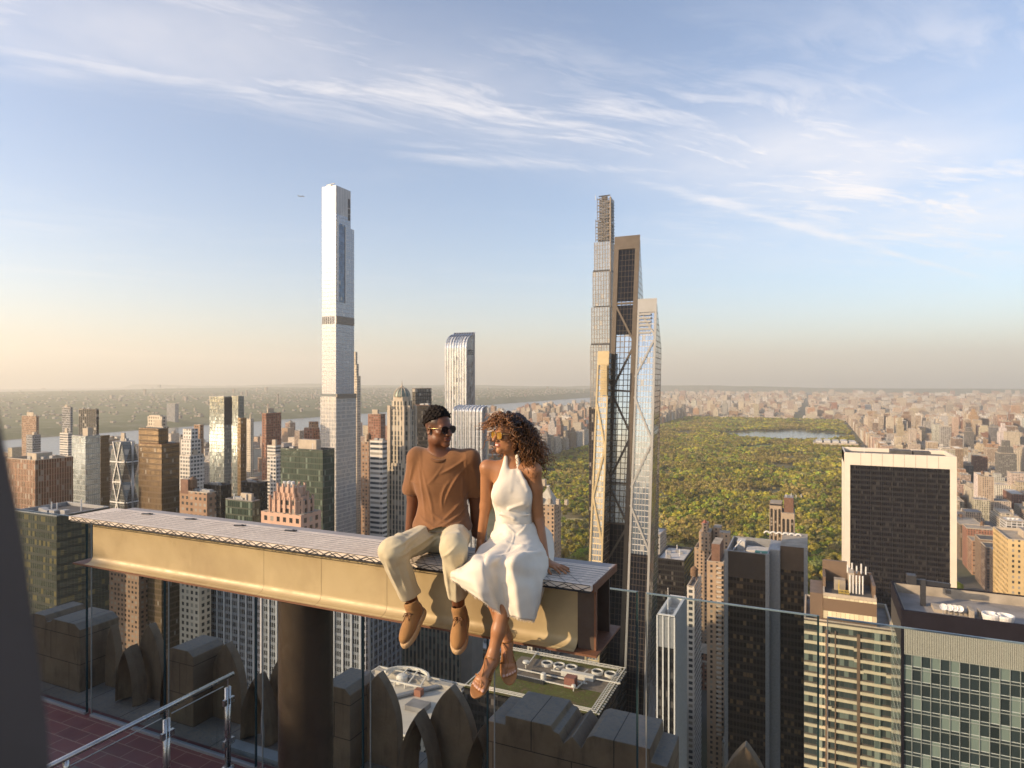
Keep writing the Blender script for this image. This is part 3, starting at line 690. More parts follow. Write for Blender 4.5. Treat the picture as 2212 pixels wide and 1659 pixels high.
def mansard():
    x0, y0, x1, y1, z = boxpx(1150, 1197, 1212, 1092, 520)
    rt = [o for o in COL.objects if o.name.startswith('mansard_hotel')][0]
    Z = lambda v: HC-(v-CY)/F*522
    m = MB(); a = 4; pts0 = [(x0+1, y0+1), (x1-1, y0+1), (x1-1, y1-1), (x0+1, y1-1)]; cx = (x0+x1)/2
    pts1 = [(x0+12, y0+6), (x1-9, y0+6), (x1-9, y1-6), (x0+12, y1-6)]
    zt = Z(1052)
    for i in range(4):
        p, q = pts0[i], pts0[(i+1) % 4]; r_, s_ = pts1[(i+1) % 4], pts1[i]
        m.quad((*p, z-.5), (*q, z-.5), (*r_, zt), (*s_, zt))
    m.poly([(*p, zt) for p in pts1])
    m.build('mansard_roof', plain('pale_slate', (.50,.47,.40), .8, var=.12, scale=.4), rt)
    MB().box(x1-14, y0+8, zt-1, x1-11, y0+12, Z(1040), 0).build('chimney', MAT['limestone'], rt)
    for k in range(4): MB().box(x0+6+k*7, y0+.2, z+1, x0+8.4+k*7, y0+3.5, z+5).build('dormer', MAT['limestone'], rt)
mansard()
# thin stepped supertall behind
def slender_tower():
    d = 620; Z = lambda v: HC-(v-CY)/F*d
    gm = facade('f_slender', (.20,.18,.16), (.30,.33,.36), 2.6, 4.2, .34, .12, (.24,.23,.22), metal=.6, rough=.15, blinds=.04, tilt=.006, wrough=.4, gvar=.15)
    side = facade('f_slender_side', (.34,.26,.18), (.05,.05,.05), 2.0, 4.2, .72, .3, (.25,.18,.12), rough=.25, blinds=.1, wrough=.5)
    dark = facade('f_slender_base', (.06,.05,.045), (.03,.03,.035), 2.2, 4.2, .3, .2, metal=.2, rough=.15)
    xr0, y0, x1, y1, _ = boxpx(1274, 1316, 1328, 600, d)
    root = empty('slender_tower', (x1-9, y0+8, 0), 'needle-thin stepped tower with a latticed crown, behind the faceted dark tower', 'building')
    regrect(1280, 1326, 430, 1700, d, xr0, y0, x1, y1)
    steps = [(1700, 880, 1272, 'base'), (880, 745, 1275, 's'), (741, 662, 1276.5, 's'), (660, 585, 1279, 's'), (581, 520, 1282, 's'), (518, 470, 1284.5, 'c'), (470, 423, 1287.5, 'c')]
    lat = plain('lattice_metal', (.16,.14,.12), .4, .5, var=.15, scale=.5)
    for k, (va, vb, ul, kd) in enumerate(steps):
        xa = solve_x(ul, y0); m = MB(); za, zb = max(Z(va), 0), Z(vb)
        yb = y1+5-k*.8; o = k*.5
        if kd != 'c':
            m.quad((xa, y0+o, za), (x1, y0+o, za), (x1, y0+o, zb), (xa, y0+o, zb), 0); m.quad((x1, y0+o, za), (x1, yb, za), (x1, yb, zb), (x1, y0+o, zb), 1)
            m.quad((x1, yb, za), (xa, yb, za), (xa, yb, zb), (x1, yb, zb), 0); m.quad((xa, yb, za), (xa, y0+o, za), (xa, y0+o, zb), (xa, yb, zb), 1)
            m.poly([(xa, y0+o, zb), (x1, y0+o, zb), (x1, yb, zb), (xa, yb, zb)], 0)
            m.build('shaft', [dark if kd == 'base' else gm, side], root)
            if k in (1, 3): MB().box(xa+.3, y0+o+.6, zb, x1-.4, yb-.5, zb+1.9).build('dark_recess', MAT['steel_dark'], root)
        else:
            n = 5
            MB().box(xa+1.6, y0+o+2, za, x1-1.2, yb-1, zb-2, 0).build('crown_core', gm, root)
            for j in range(n+1): m.box(xa+(x1-xa-.5)*j/n, y0+o, za, xa+(x1-xa-.5)*j/n+.5, y0+o+.5, zb)
            for j in range(4): m.box(x1-.5, y0+o+2+j*(yb-y0-o-2)/4, za, x1, y0+o+2.6+j*(yb-y0-o-2)/4, zb)
            for j in range(7): 
                zz = za+(zb-za)*(j+.5)/7; m.box(xa, y0+o+.1, zz-.25, x1, y0+o+.4, zz+.25); m.box(x1-.4, y0+o, zz-.25, x1-.1, yb, zz+.25)
                if j % 2 == 0: m.bar((xa, y0+o+.2, zz), (x1, y0+o+.2, zz+(zb-za)/7), .5)
                else: m.bar((x1, y0+o+.2, zz), (xa, y0+o+.2, zz+(zb-za)/7), .5)
            m.build('crown_lattice', lat, root)
    MB().box(x1-.02, y0+2, Z(880), x1+.7, y0+5, Z(423)).build('terracotta_fin', plain('terracotta', (.40,.30,.20), .6, var=.1, scale=.5), root)
    m = MB(); m.bar((x1-12, y0+6, Z(423)+2.2), (x1-1, y0+7, Z(423)+2.6), .9); m.box(x1-9, y0+5, Z(423)-2, x1-4, y0+9, Z(423)+1.8); m.build('roof_crane', MAT['steel_dark'], root)
    MB().tube([(x1-15, y0+5, Z(423)-1), (x1-15, y0+5, Z(414))], [.35, .15], 6).build('mast', MAT['steel_white'], root)
slender_tower()
# faceted dark tower of three leaning slabs
def faceted_tower():
    D = 290
    br = plain('bronze_panel', (.10,.078,.058), .5, .2, var=.1, scale=.3)
    gold = plain('pale_gold_panel', (.46,.36,.20), .4, .3, var=.08, scale=.3)
    silver = plain('silver_panel', (.34,.33,.31), .4, .3, var=.06, scale=.3)
    gl = facade('f_facet_glass', (.11,.085,.062), (.34,.41,.50), 1.6, 2.5, .17, .13, (.16,.125,.09), metal=.9, rough=.05, blinds=.02, tilt=.010, spec=1., gvar=.15)
    glw = facade('f_facet_pale', (.30,.28,.25), (.36,.43,.52), 1.6, 2.5, .15, .12, (.5,.48,.45), metal=.9, rough=.05, blinds=.02, tilt=.010, gvar=.12)
    glg = facade('f_facet_gold', (.44,.34,.19), (.36,.40,.44), 1.5, 2.5, .2, .2, (.58,.46,.27), metal=.6, rough=.1, blinds=.1, tilt=.015)
    dk = facade('f_facet_dark', (.06,.045,.036), (.006,.008,.014), 1.6, 2.5, .12, .12, (.04,.032,.025), metal=.0, spec=.2, rough=.2, blinds=0., tilt=.01)
    sd = facade('f_facet_side', (.26,.19,.12), (.24,.22,.20), 1.8, 2.5, .16, .14, (.26,.19,.12), metal=.8, rough=.08, blinds=.05, tilt=.05)
    base = W(1340, 1659, D)
    root = empty('faceted_tower', (base.x, base.y, 0), 'dark bronze tower of three leaning slabs with diagonal bracing, in front of the needle-thin tower', 'building')
    HEROES.append((1285, 1425, 800, 1700, D)); FOOT.append((base.x-45, base.y-12, base.x+45, base.y+60))
    zt = lambda v, d: HC-(v-CY)/F*d
    def lean(ub0, ub1, vb, ut0, ut1, vt, d0, d1):
        """front quad: bottom-left, bottom-right, top-right, top-left, on a plane parallel to the street, leaning back"""
        a, b = W(ub0, vb, d0), None
        y0 = a.y; x0b, x1b = solve_x(ub0, y0), solve_x(ub1, y0)
        zb = HC-(vb-CY)/F*((-x0b*sY+y0*cY))
        y1 = y0+(d1-d0); x0t, x1t = solve_x(ut0, y1), solve_x(ut1, y1)
        ztp = HC-(vt-CY)/F*((-x1t*sY+y1*cY))
        return Vector((x0b, y0, zb)), Vector((x1b, y0, zb)), Vector((x1t, y1, ztp)), Vector((x0t, y1, ztp))
    def ext(q):       # continue the two side edges down to the ground
        a, b, c, e = q
        ka = a.z/(e.z-a.z); kb = b.z/(c.z-b.z)
        return a+(a-e)*ka, b+(b-c)*kb, c, e
    def slab(name, q, depth, frame, panes, side, topband, dark_to=None, fw=2.4, seed=0, braces=(), right_slant=None, low_dark=None):
        a, b, c, e = ext(q)
        bk = lambda p, x=0.: Vector((p.x-x, p.y+depth, p.z))
        m = MB()
        A2, B2, C2, E2 = bk(a), bk(b), bk(c), bk(e)
        if right_slant: B2 = B2+Vector((right_slant[0], 0, 0)); C2 = C2+Vector((right_slant[1], 0, 0)); C2.z += right_slant[2]
        m.quad(a, b, c, e, 0, [(0, 0), ((b-a).length, 0), ((b-a).length, c.z), (0, e.z)])
        m.quad(b, B2, C2, c, 1, [(0, 0), (depth, 0), (depth, C2.z), (0, c.z)])
        m.quad(A2, a, e, E2, 1, [(0, 0), (depth, 0), (depth, e.z), (0, e.z)])
        m.quad(B2, A2, E2, C2, 1); m.quad(e, c, C2, E2, 2)
        body = m.build(name, [panes, side, frame], root)
        def at(s, z):        # point on the front face
            t = (z-a.z)/(e.z-a.z); l_ = a.lerp(e, t); r_ = b.lerp(c, t); return l_.lerp(r_, s)+Vector((0, -.25, 0))
        fr = MB(); zs = [0, e.z]
        for s0, s1 in ((0, fw/ (b-a).length), (1-fw/(b-a).length, 1)):
            pts = [at(s0, 0), at(s1, 0), at(s1, e.z), at(s0, e.z)]
            fr.quad(*[p+Vector((0, -.2, 0)) for p in pts]); fr.quad(pts[0]+Vector((0,.3,0)), pts[0]+Vector((0,-.2,0)), pts[3]+Vector((0,-.2,0)), pts[3]+Vector((0,.3,0)))
            fr.quad(pts[1]+Vector((0,-.2,0)), pts[1]+Vector((0,.3,0)), pts[2]+Vector((0,.3,0)), pts[2]+Vector((0,-.2,0)))
        za, zb = topband
        fr.quad(*[p+Vector((0, -.22, 0)) for p in (at(0, za), at(1, za), at(1, zb), at(0, zb))])
        for (s0, z0_, s1, z1_) in braces:
            p, q2 = at(s0, z0_), at(s1, z1_); fr.bar(p, q2, .85, .4, up=(0, 1, 0))
        fr.build('bracing_frame', frame, root)
        for dt in (dark_to or []):
            m = MB(); f_ = fw/(b-a).length
            pp = [at(f_, dt[0]), at(1-f_, dt[0]), at(1-f_, dt[1]), at(f_, dt[1])]; wd = (pp[1]-pp[0]).length
            m.quad(*[p+Vector((0, .12, 0)) for p in pp], 0, [(0, dt[0]), (wd, dt[0]), (wd, dt[1]), (0, dt[1])])
            m.build('mechanical_grille', dk, root)
        return at
    Zc = lambda v: zt(v, 311)
    # centre slab
    q = lean(1305, 1355.7, 1210, 1327.8, 1383, 518, 300, 308)
    slab('centre_slab', q, 24, br, gl, sd, (Zc(545), Zc(517)), [(Zc(656), Zc(546)), (Zc(726), Zc(664)), (2, Zc(1118))], fw=1.7, right_slant=(0, -4, -29),
         braces=[(.95, Zc(745), .1, Zc(660)), (.95, Zc(745), .1, Zc(840)), (.95, Zc(935), .1, Zc(850)), (.95, Zc(935), .1, Zc(1030)), (.95, Zc(1120), .1, Zc(1040)), (.95, Zc(1120), .1, Zc(1200)), (0, Zc(842), 1, Zc(845)), (0, Zc(1035), 1, Zc(1035)), (0, Zc(660), 1, Zc(660)), (0, Zc(1118), 1, Zc(1118))])
    # right slab
    q = lean(1357.5, 1404, 1210, 1378, 1419.5, 657, 292, 299)
    slab('right_slab', q, 26, silver, glw, sd, (Zc(682), Zc(654)), [(2, Zc(1172))], fw=1.1, right_slant=(0, -3.5, -18),
         braces=[(.9, Zc(728), .3, Zc(690)), (.95, Zc(735), 0, Zc(815)), (0, Zc(855), .95, Zc(945)), (.95, Zc(945), 0, Zc(1040)), (0, Zc(1075), .95, Zc(1165))])
    m = MB()
    for k in range(6): zz = Zc(724)+k*1.65; pa = Vector(W(1381, 700, 296.5)); pb = Vector(W(1409, 700, 296.5)); m.bar((pa.x, pa.y-.6, zz), (pb.x, pa.y-.6, zz), .25, .9)
    m.build('louvres', silver, root)
    # left low golden slab
    q = lean(1272.6, 1302, 1210, 1291.7, 1316.4, 763, 293, 301)
    slab('left_slab', q, 22, gold, glg, sd, (Zc(790), Zc(761)), [], fw=1.0, braces=[(.1, Zc(870), .9, Zc(960)), (.1, Zc(1060), .9, Zc(960)), (.1, Zc(1060), .9, Zc(1150))])
    m = MB()
    pa, pb = W(1297.2, 835, 297), W(1314, 835, 297)
    for k in range(14):
        zz = Zc(850)+k*(Zc(785)-Zc(850))/14
        m.bar((pa.x, pa.y-.55, zz), (pb.x, pa.y-.55, zz), .25, .9)
    m.build('louvres', gold, root)
faceted_tower()
# ---- right side
def travertine_slab():
    x0, y0, x1, y1, z = boxpx(1821, 1823.5, 2066.5, 977, 500, depth=46)
    root = empty('dark_glass_slab', ((x0+x1)/2, (y0+y1)/2, 0), 'broad black glass slab framed by a thick cream stone band, in front of the park', 'building')
    regrect(1823, 2064, 985, 1700, 500, x0, y0, x1, y1)
    stone = plain('travertine', (.72,.64,.53), .7, var=.05, scale=.1)
    gm = facade('f_slab', (.020,.019,.022), (.008,.008,.012), 1.22, 3.75, .16, .40, (.018,.016,.017), rough=.15, blinds=.10, blind=(.05,.046,.044), tilt=.006, var=.1, gvar=.25, spec=.35)
    Z = lambda v: HC-(v-CY)/F*500
    n = 14; prof = []
    for k in range(n+1):
        zz = z*k/n; t = max(0, 1-zz/(z*.42)); prof.append((y0-14*t*t, zz))
    fwd = 4.0; top = Z(1003)
    m = MB(); s = MB()
    for k in range(n):
        (ya, za), (yb, zb) = prof[k], prof[k+1]; zb2 = min(zb, top)
        if za < top: m.quad((x0+fwd, ya, za), (x1-fwd, ya, za), (x1-fwd, yb, zb2), (x0+fwd, yb, zb2), 0, [(0, za), (x1-x0-2*fwd, za), (x1-x0-2*fwd, zb2), (0, zb2)])
        for xa, xb in ((x0, x0+fwd), (x1-fwd, x1)):
            s.quad((xa, ya-.8, za), (xb, ya-.8, za), (xb, yb-.8, zb), (xa, yb-.8, zb))
            s.quad((xb, ya-.8, za), (xb, ya+.5, za), (xb, yb+.5, zb), (xb, yb-.8, zb)); s.quad((xa, ya+.5, za), (xa, ya-.8, za), (xa, yb-.8, zb), (xa, yb+.5, zb))
        s.quad((x0, y1, za), (x0, ya-.8, za), (x0, yb-.8, zb), (x0, y1, zb)); s.quad((x1, ya-.8, za), (x1, y1, za), (x1, y1, zb), (x1, yb-.8, zb))
    m.build('curtain_wall', gm, root); s.build('stone_frame', stone, root)
    m = MB(); wd = (x1-x0-2*fwd)/9
    m.box(x0+fwd, y0-.8, top, x1-fwd, y0+.6, z, 0); m.ring((x0, y0+.61, x1, y1), 1., z-8, z)
    m.build('top_band', stone, root)
    m = MB()
    for k in range(1, 9): m.box(x0+fwd+wd*k-.12, y0-.86, top, x0+fwd+wd*k+.12, y0-.79, z)
    m.build('panel_joint', plain('joint', (.32,.27,.21), .8), root)
    m = MB()
    for k in range(1, 9):
        for j in range(n):
            (ya, za), (yb, zb) = prof[j], prof[j+1]
            if za < top: m.bar((x0+fwd+wd*k-.3, ya-.15, za), (x0+fwd+wd*k-.3, yb-.15, min(zb, top)), .35, .3, up=(0, 1, 0))
    m.build('mullions', plain('mullion_dark', (.03,.027,.028), .4, .3), root)
    MB().box(x0+1, y0+1, z-6, x1-1, y1-1, z-3, bottom=False).build('roof', MAT['roof_dark'], root)
    m = MB(); m.box(x0+32, y0+14, z-3, x0+46, y0+26, z+1.6); m.box(x0+47, y0+14, z-3, x0+58, y0+26, z+1.2); m.build('roof_bulkhead', MAT['roof_dark'], root)
    m = MB(); m.tube([(x0+14, y0+10, z-3), (x0+14, y0+10, z+4)], .2, 6); m.bar((x0+10, y0+10, z+2), (x0+20, y0+12, z+3), .4); m.build('roof_crane', MAT['steel_white'], root)
travertine_slab()
def bronze_pair():
    bronze = MAT['f_bronze']; root, b = block('office_tower', 'bronze-brown tower with pale corner piers, green plant box and white ducts on its roof', 'f_bronze', 1569, 1660, 1662, 1199, 330, depth=34, roof='roof_tan', parmat='steel_grey', par=5)
    x0, y0, x1, y1, z = b
    top = plain('bronze_louvre_band', (.13,.085,.055), .5, .3, var=.1, scale=.4)
    m = MB(); m.box(x0-.12, y0-.12, z-13, x1+.12, y0-.01, z+.05); m.build('louvre_band', top, root)
    m = MB()
    for k in range(40): xx = x0+(x1-x0)*k/40; m.box(xx, y0-.3, z-13, xx+.14, y0-.13, z)
    m.build('louvre_fins', MAT['steel_dark'], root)
    pier = MAT['steel_grey']
    a0 = x1+5; a1 = solve_x(1744, y0+12)
    MB().box(x1, y0+8, 0, a0, y0+30, z+1).build('recessed_pier', pier, root)
    zr = z+2.5
    MB().box(a0, y0+12, 0, a1, y0+46, zr, 0, 1).build('right_wing', [bronze, MAT['roof_tan']], root)
    MB().box(a0-.02, y0+11.8, zr-12, a1, y0+11.99, zr).build('louvre_band', top, root)
    m = MB()
    for xa in (x0-.9, x1-1.4, a1-1.6): m.box(xa, (y0-.7 if xa < x1 else y0+11.2), 0, xa+1.8, (y0+.3 if xa < x1 else y0+12.4), z+.6 if xa < x1 else zr+.4)
    m.build('corner_pier', pier, root)
    m = MB()
    for k in range(6): m.tube([(a0-8+k*3.2+1.3*math.cos(math.pi*j/8), y0+38, zr+.2+1.0*math.sin(math.pi*j/8)) for j in range(9)], .45, 6)
    m.build('curved_duct', MAT['steel_white'], root)
    MB().box(x0+13, y0+9, z-5, x0+21, y0+13, z-1.3).build('green_plant_box', plain('green_paint', (.03,.28,.17), .5), root)
    m = MB(); m.box(x0+8, y0+17, z-5, x0+30, y0+27, z-2.5); m.box(x0+3, y0+22, z-5, x0+7, y0+30, z+.5); m.build('roof_plant', MAT['roof_white'], root)
    for k in range(5): MB().tube([(x0+4+k*4, y0+6+k % 2*3, z-5), (x0+4+k*4, y0+6+k % 2*3, z-1)], .3, 6).build('vent_pipe', MAT['steel_white'], root)
    MB().bar((x0+2, y0+12, z-2), (x0+6, y0+16, z+2.5), .5).build('roof_boom', MAT['steel_white'], root)
bronze_pair()
block('office_block', 'small black glass block with a bright white roof, right of the faceted tower', 'f_black', 1418, 1478, 1484, 1212, 470, depth=40, roof='roof_white', bits=('units','pipes'), parmat='steel_dark')
rt, b = block('office_tower', 'narrow black tower with white pilasters and a white-rimmed roof', 'f_black', 1420, 1457.4, 1482, 1333, 250, roof='roof_white', bits=('fans','mast'), parmat='steel_white', par=3, parw=1.)
m = MB(); x0, y0, x1, y1, z = b
for k in range(4): xx = x0+(x1-x0)*k/3-.25; m.box(xx, y0-.5, 0, xx+.5, y0-.01, z-.1)
for k in range(1, 14): yy = y0+(y1-y0)*k/13-.2; m.box(x1+.01, yy, 0, x1+.35, yy+.3, z-.1)
m.build('white_pilasters', MAT['steel_white'], rt)
m = MB(); m.box(x0-.2, y0-.2, z-12, x1+.2, y0-.02, z-.2); m.build('blank_top_panel', MAT['steel_grey'], rt)
block('hotel_block', 'white brick hotel slab squeezed behind the narrow white-pilastered tower', 'f_white', 1484, 1500, 1507, 1268, 380, roof='roof_grey', bits=('tank',), depth=26)
block('apartment_tower', 'stepped brown brick hotel with a red pyramid cap at the park\'s south edge', 'f_hotel', 1500, 1568, 1577, 1190, 600, roof='roof_tan', depth=34,
      tiers=[dict(px=(1510,1534,1540,1150,604)), dict(px=(1540,1556,1560,1140,612)), dict(px=(1553,1576,1579,1152,600)), dict(px=(1516,1528,1532,1132,606), mat='f_hotel')])
def cap():
    rt = [o for o in COL.objects if o.get('label', '').startswith('stepped brown brick hotel')][0]
    c = W(1523, 1132, 611); MB().lathe((c.x, c.y, c.z-.5), [(3.6,0),(3.4,.8),(0,5)], 4).build('pyramid_cap', plain('red_tile', (.33,.11,.07), .8), rt)
cap()
block('apartment_block', 'tan apartment block with stacked balconies beside the bronze-brown tower', 'f_hotel', 1527, 1563, 1568, 1216, 430, roof='roof_tan', depth=24, bits=(), tiers=[dict(px=(1537,1555,1563,1176,434), mat='brick_brown', name='roof_bulkhead')])
def balconies():
    rt = [o for o in COL.objects if o.get('label', '').startswith('tan apartment block with stacked')][0]
    x0, y0, x1, y1, z = boxpx(1527, 1563, 1568, 1216, 430, 24); m = MB()
    for k in range(36):
        zz = z-4-k*3.1
        if zz < 5: break
        m.box(x0+6.2, y0-1.3, zz, x0+9.3, y0-.02, zz+1.05)
    m.build('balconies', plain('balcony_pale', (.6,.52,.42), .8), rt)
balconies()
def arch_tower():
    """slim hotel with tall arched window strips"""
    d = 640; Z = lambda v: HC-(v-CY)/F*d
    x0, y0, x1, y1, z = boxpx(1662, 1716, 1717, 1094, d, depth=26)
    root = empty('arched_hotel_tower', ((x0+x1)/2, (y0+y1)/2, 0), 'slim tan tower with tall arched window strips rising against the park trees', 'building')
    regrect(1662, 1716, 1100, 1700, d, x0, y0, x1, y1)
    st = plain('tan_stone', (.45,.35,.25), .8, var=.08, scale=.3); xm = solve_x(1688, y0)
    wn = facade('f_archstrip', (.06,.045,.035), (.03,.03,.03), 1.8, 3.2, .2, .4, (.05,.04,.03), rough=.2, blinds=.2)
    MB().box(x0, y0+3, 0, xm, y1, Z(1092), 0, 1).build('left_shaft', [st, MAT['roof_tan']], root)
    MB().box(xm, y0, 0, x1, y1+1, Z(1110), 0, 1).build('right_shaft', [st, MAT['roof_tan']], root)
    MB().box(xm+2, y0+5, Z(1110)-.3, x1-1, y1-3, Z(1078), 0, 1).build('penthouse', [MAT['brick_brown'], MAT['roof_grey']], root)
    m = MB(); 
    for k in range(4): m.tube([(xm+4+k*4.5, y0+7+k % 2*6, Z(1078)), (xm+4+k*4.5, y0+7+k % 2*6, Z(1071))], .35, 6)
    m.build('mast', MAT['steel_white'], root)
    for xa, xb, yy, zt_, n in ((x0, xm, y0+3, Z(1103), 3), (xm, x1, y0, Z(1122), 3)):
        w_ = (xb-xa)/n
        for k in range(n):
            a, b_ = xa+w_*k+w_*.2, xa+w_*(k+1)-w_*.2; r_ = (b_-a)/2; m = MB()
            pts = [(a, yy-.15, 2), (b_, yy-.15, 2)]+[((a+b_)/2+r_*math.cos(t*math.pi/8), yy-.15, zt_-r_+r_*math.sin(t*math.pi/8)) for t in range(9)]
            m.poly(pts, 0, [(p[0]-a, p[2]) for p in pts]); m.build('arched_window_strip', wn, root)
    m = MB()
    for k in range(12): xx = x0+(xm-x0)*(k+.2)/12; m.box(xx, y0+2.6, Z(1096), xx+.8, y0+2.99, Z(1092.5))
    m.build('cornice_openings', MAT['steel_dark'], root)
arch_tower()
def gold_banded():
    d = 250
    root, b = block('office_tower', 'stepped glass tower with pale yellow window bands and a brown top tier', 'f_goldband', 1737, 1737, 1932, 1336, d, depth=30, roof='roof_grey', parmat='limestone')
    x0, y0, x1, y1, z = b
    fm('f_browntop', (.17,.115,.075), (.62,.54,.36), 1.5, 7.6, .06, .62, (.17,.115,.075), rough=.3, blinds=0)
    ux0, ux1 = solve_x(1778, y0+7), solve_x(1893, y0+7)
    Z = lambda v, dd=258: HC-(v-CY)/F*dd
    zt = Z(1276)
    MB().box(ux0, y0+5, z-2, ux1, y0+28, zt, 0, 1).build('upper_tier', [MAT['f_browntop'], MAT['roof_dark']], root)
    brn = plain('brown_panel', (.17,.115,.075), .6, var=.1, scale=.3)
    MB().ring((ux0, y0+5.2, ux1, y0+28), .6, zt-.01, zt+1.2).build('parapet', MAT['limestone'], root)
    m = MB(); m.box(ux0, y0+26.5, zt, ux0+9, y0+28, zt+8.5); m.box(ux0, y0+14, zt, ux0+1, y0+28, zt+5); m.box(ux1-1, y0+10, zt, ux1, y0+28, zt+4.5); m.box(ux0+9, y0+26.6, zt, ux1, y0+27.9, zt+5); m.build('roof_screen', brn, root)
    m = MB(); m.box(ux0+9, y0+14, zt, ux1-7, y0+22, zt+7.5); m.box(ux0+4, y0+15, zt, ux0+8, y0+19, zt+4); m.build('roof_bulkhead', MAT['roof_tan'], root)
    for k in range(5): MB().tube([(ux0+9.5+k*1.1, y0+13.2, zt), (ux0+9.5+k*1.1, y0+13.2, zt+7)], .3, 6).build('vent_pipe', MAT['steel_white'], root)
    for k in range(5): MB().tube([(ux1-9+k*1.6, y0+20, zt+6), (ux1-9+k*1.6, y0+20, zt+9+k % 2)], .3, 6).build('vent_pipe', MAT['steel_white'], root)
    yl = plain('yellow_paint', (.62,.44,.06), .5); m = MB()
    for zz in (zt+1.2, zt+2.2): m.bar((ux0+5.5, y0+8, zz), (ux1-9, y0+8, zz), .14); m.bar((ux0+5.5, y0+8, zz), (ux0+5.5, y0+16, zz), .14)
    for k in range(8): xx = ux0+5.5+k*(ux1-9-ux0-5.5)/7; m.bar((xx, y0+8, zt), (xx, y0+8, zt+2.2), .14)
    m.bar((ux0+5.5, y0+8, zt), (ux0+5.5, y0+8, zt+6), .18); m.build('guard_rail', yl, root)
    # shoulders and vertical brown / green strips, real depth
    m = MB()
    lx = solve_x(1760, y0)
    m.box(x0+2, y0+6, z-2, ux0-.1, y0+24, z+8.5); m.build('left_shoulder', brn, root)
    m = MB()
    for u0, u1 in ((1783, 1789), (1851, 1858), (1803, 1806)):
        a, c = solve_x(u0, y0-.4), solve_x(u1, y0-.4); m.box(a, y0-.55, 0, c, y0-.02, z-3)
    m.build('brown_strip', brn, root)
    m = MB(); gs = facade('f_greenstrip', (.28,.32,.26), (.20,.25,.22), 1.5, 3.9, .06, .06, metal=.5, rough=.1, blinds=.2, blind=(.3,.34,.28), tilt=.03)
    for u0, u1 in ((1765, 1777), (1889, 1903)):
        a, c = solve_x(u0, y0-.3), solve_x(u1, y0-.3); m.box(a, y0-.45, 0, c, y0-.02, z-1)
    m.build('green_strip', gs, root)
    rg = plain('cream_band', (.62,.54,.37), .7, var=.08, scale=.5)
    r = random.Random(4)
    for k in range(34):
        zz = z-1.6-k*3.9
        m = MB(); xx = x0
        while xx < x1-1:
            w_ = min(r.uniform(6, 12), x1-xx); o = r.choice((0, 0, 0, .45)); m.box(xx, y0-.5-.05*r.random(), zz+o, xx+w_-.003, y0-.03, zz+o+1.05); xx += w_
        m.build('window_band', rg, root)
gold_banded()
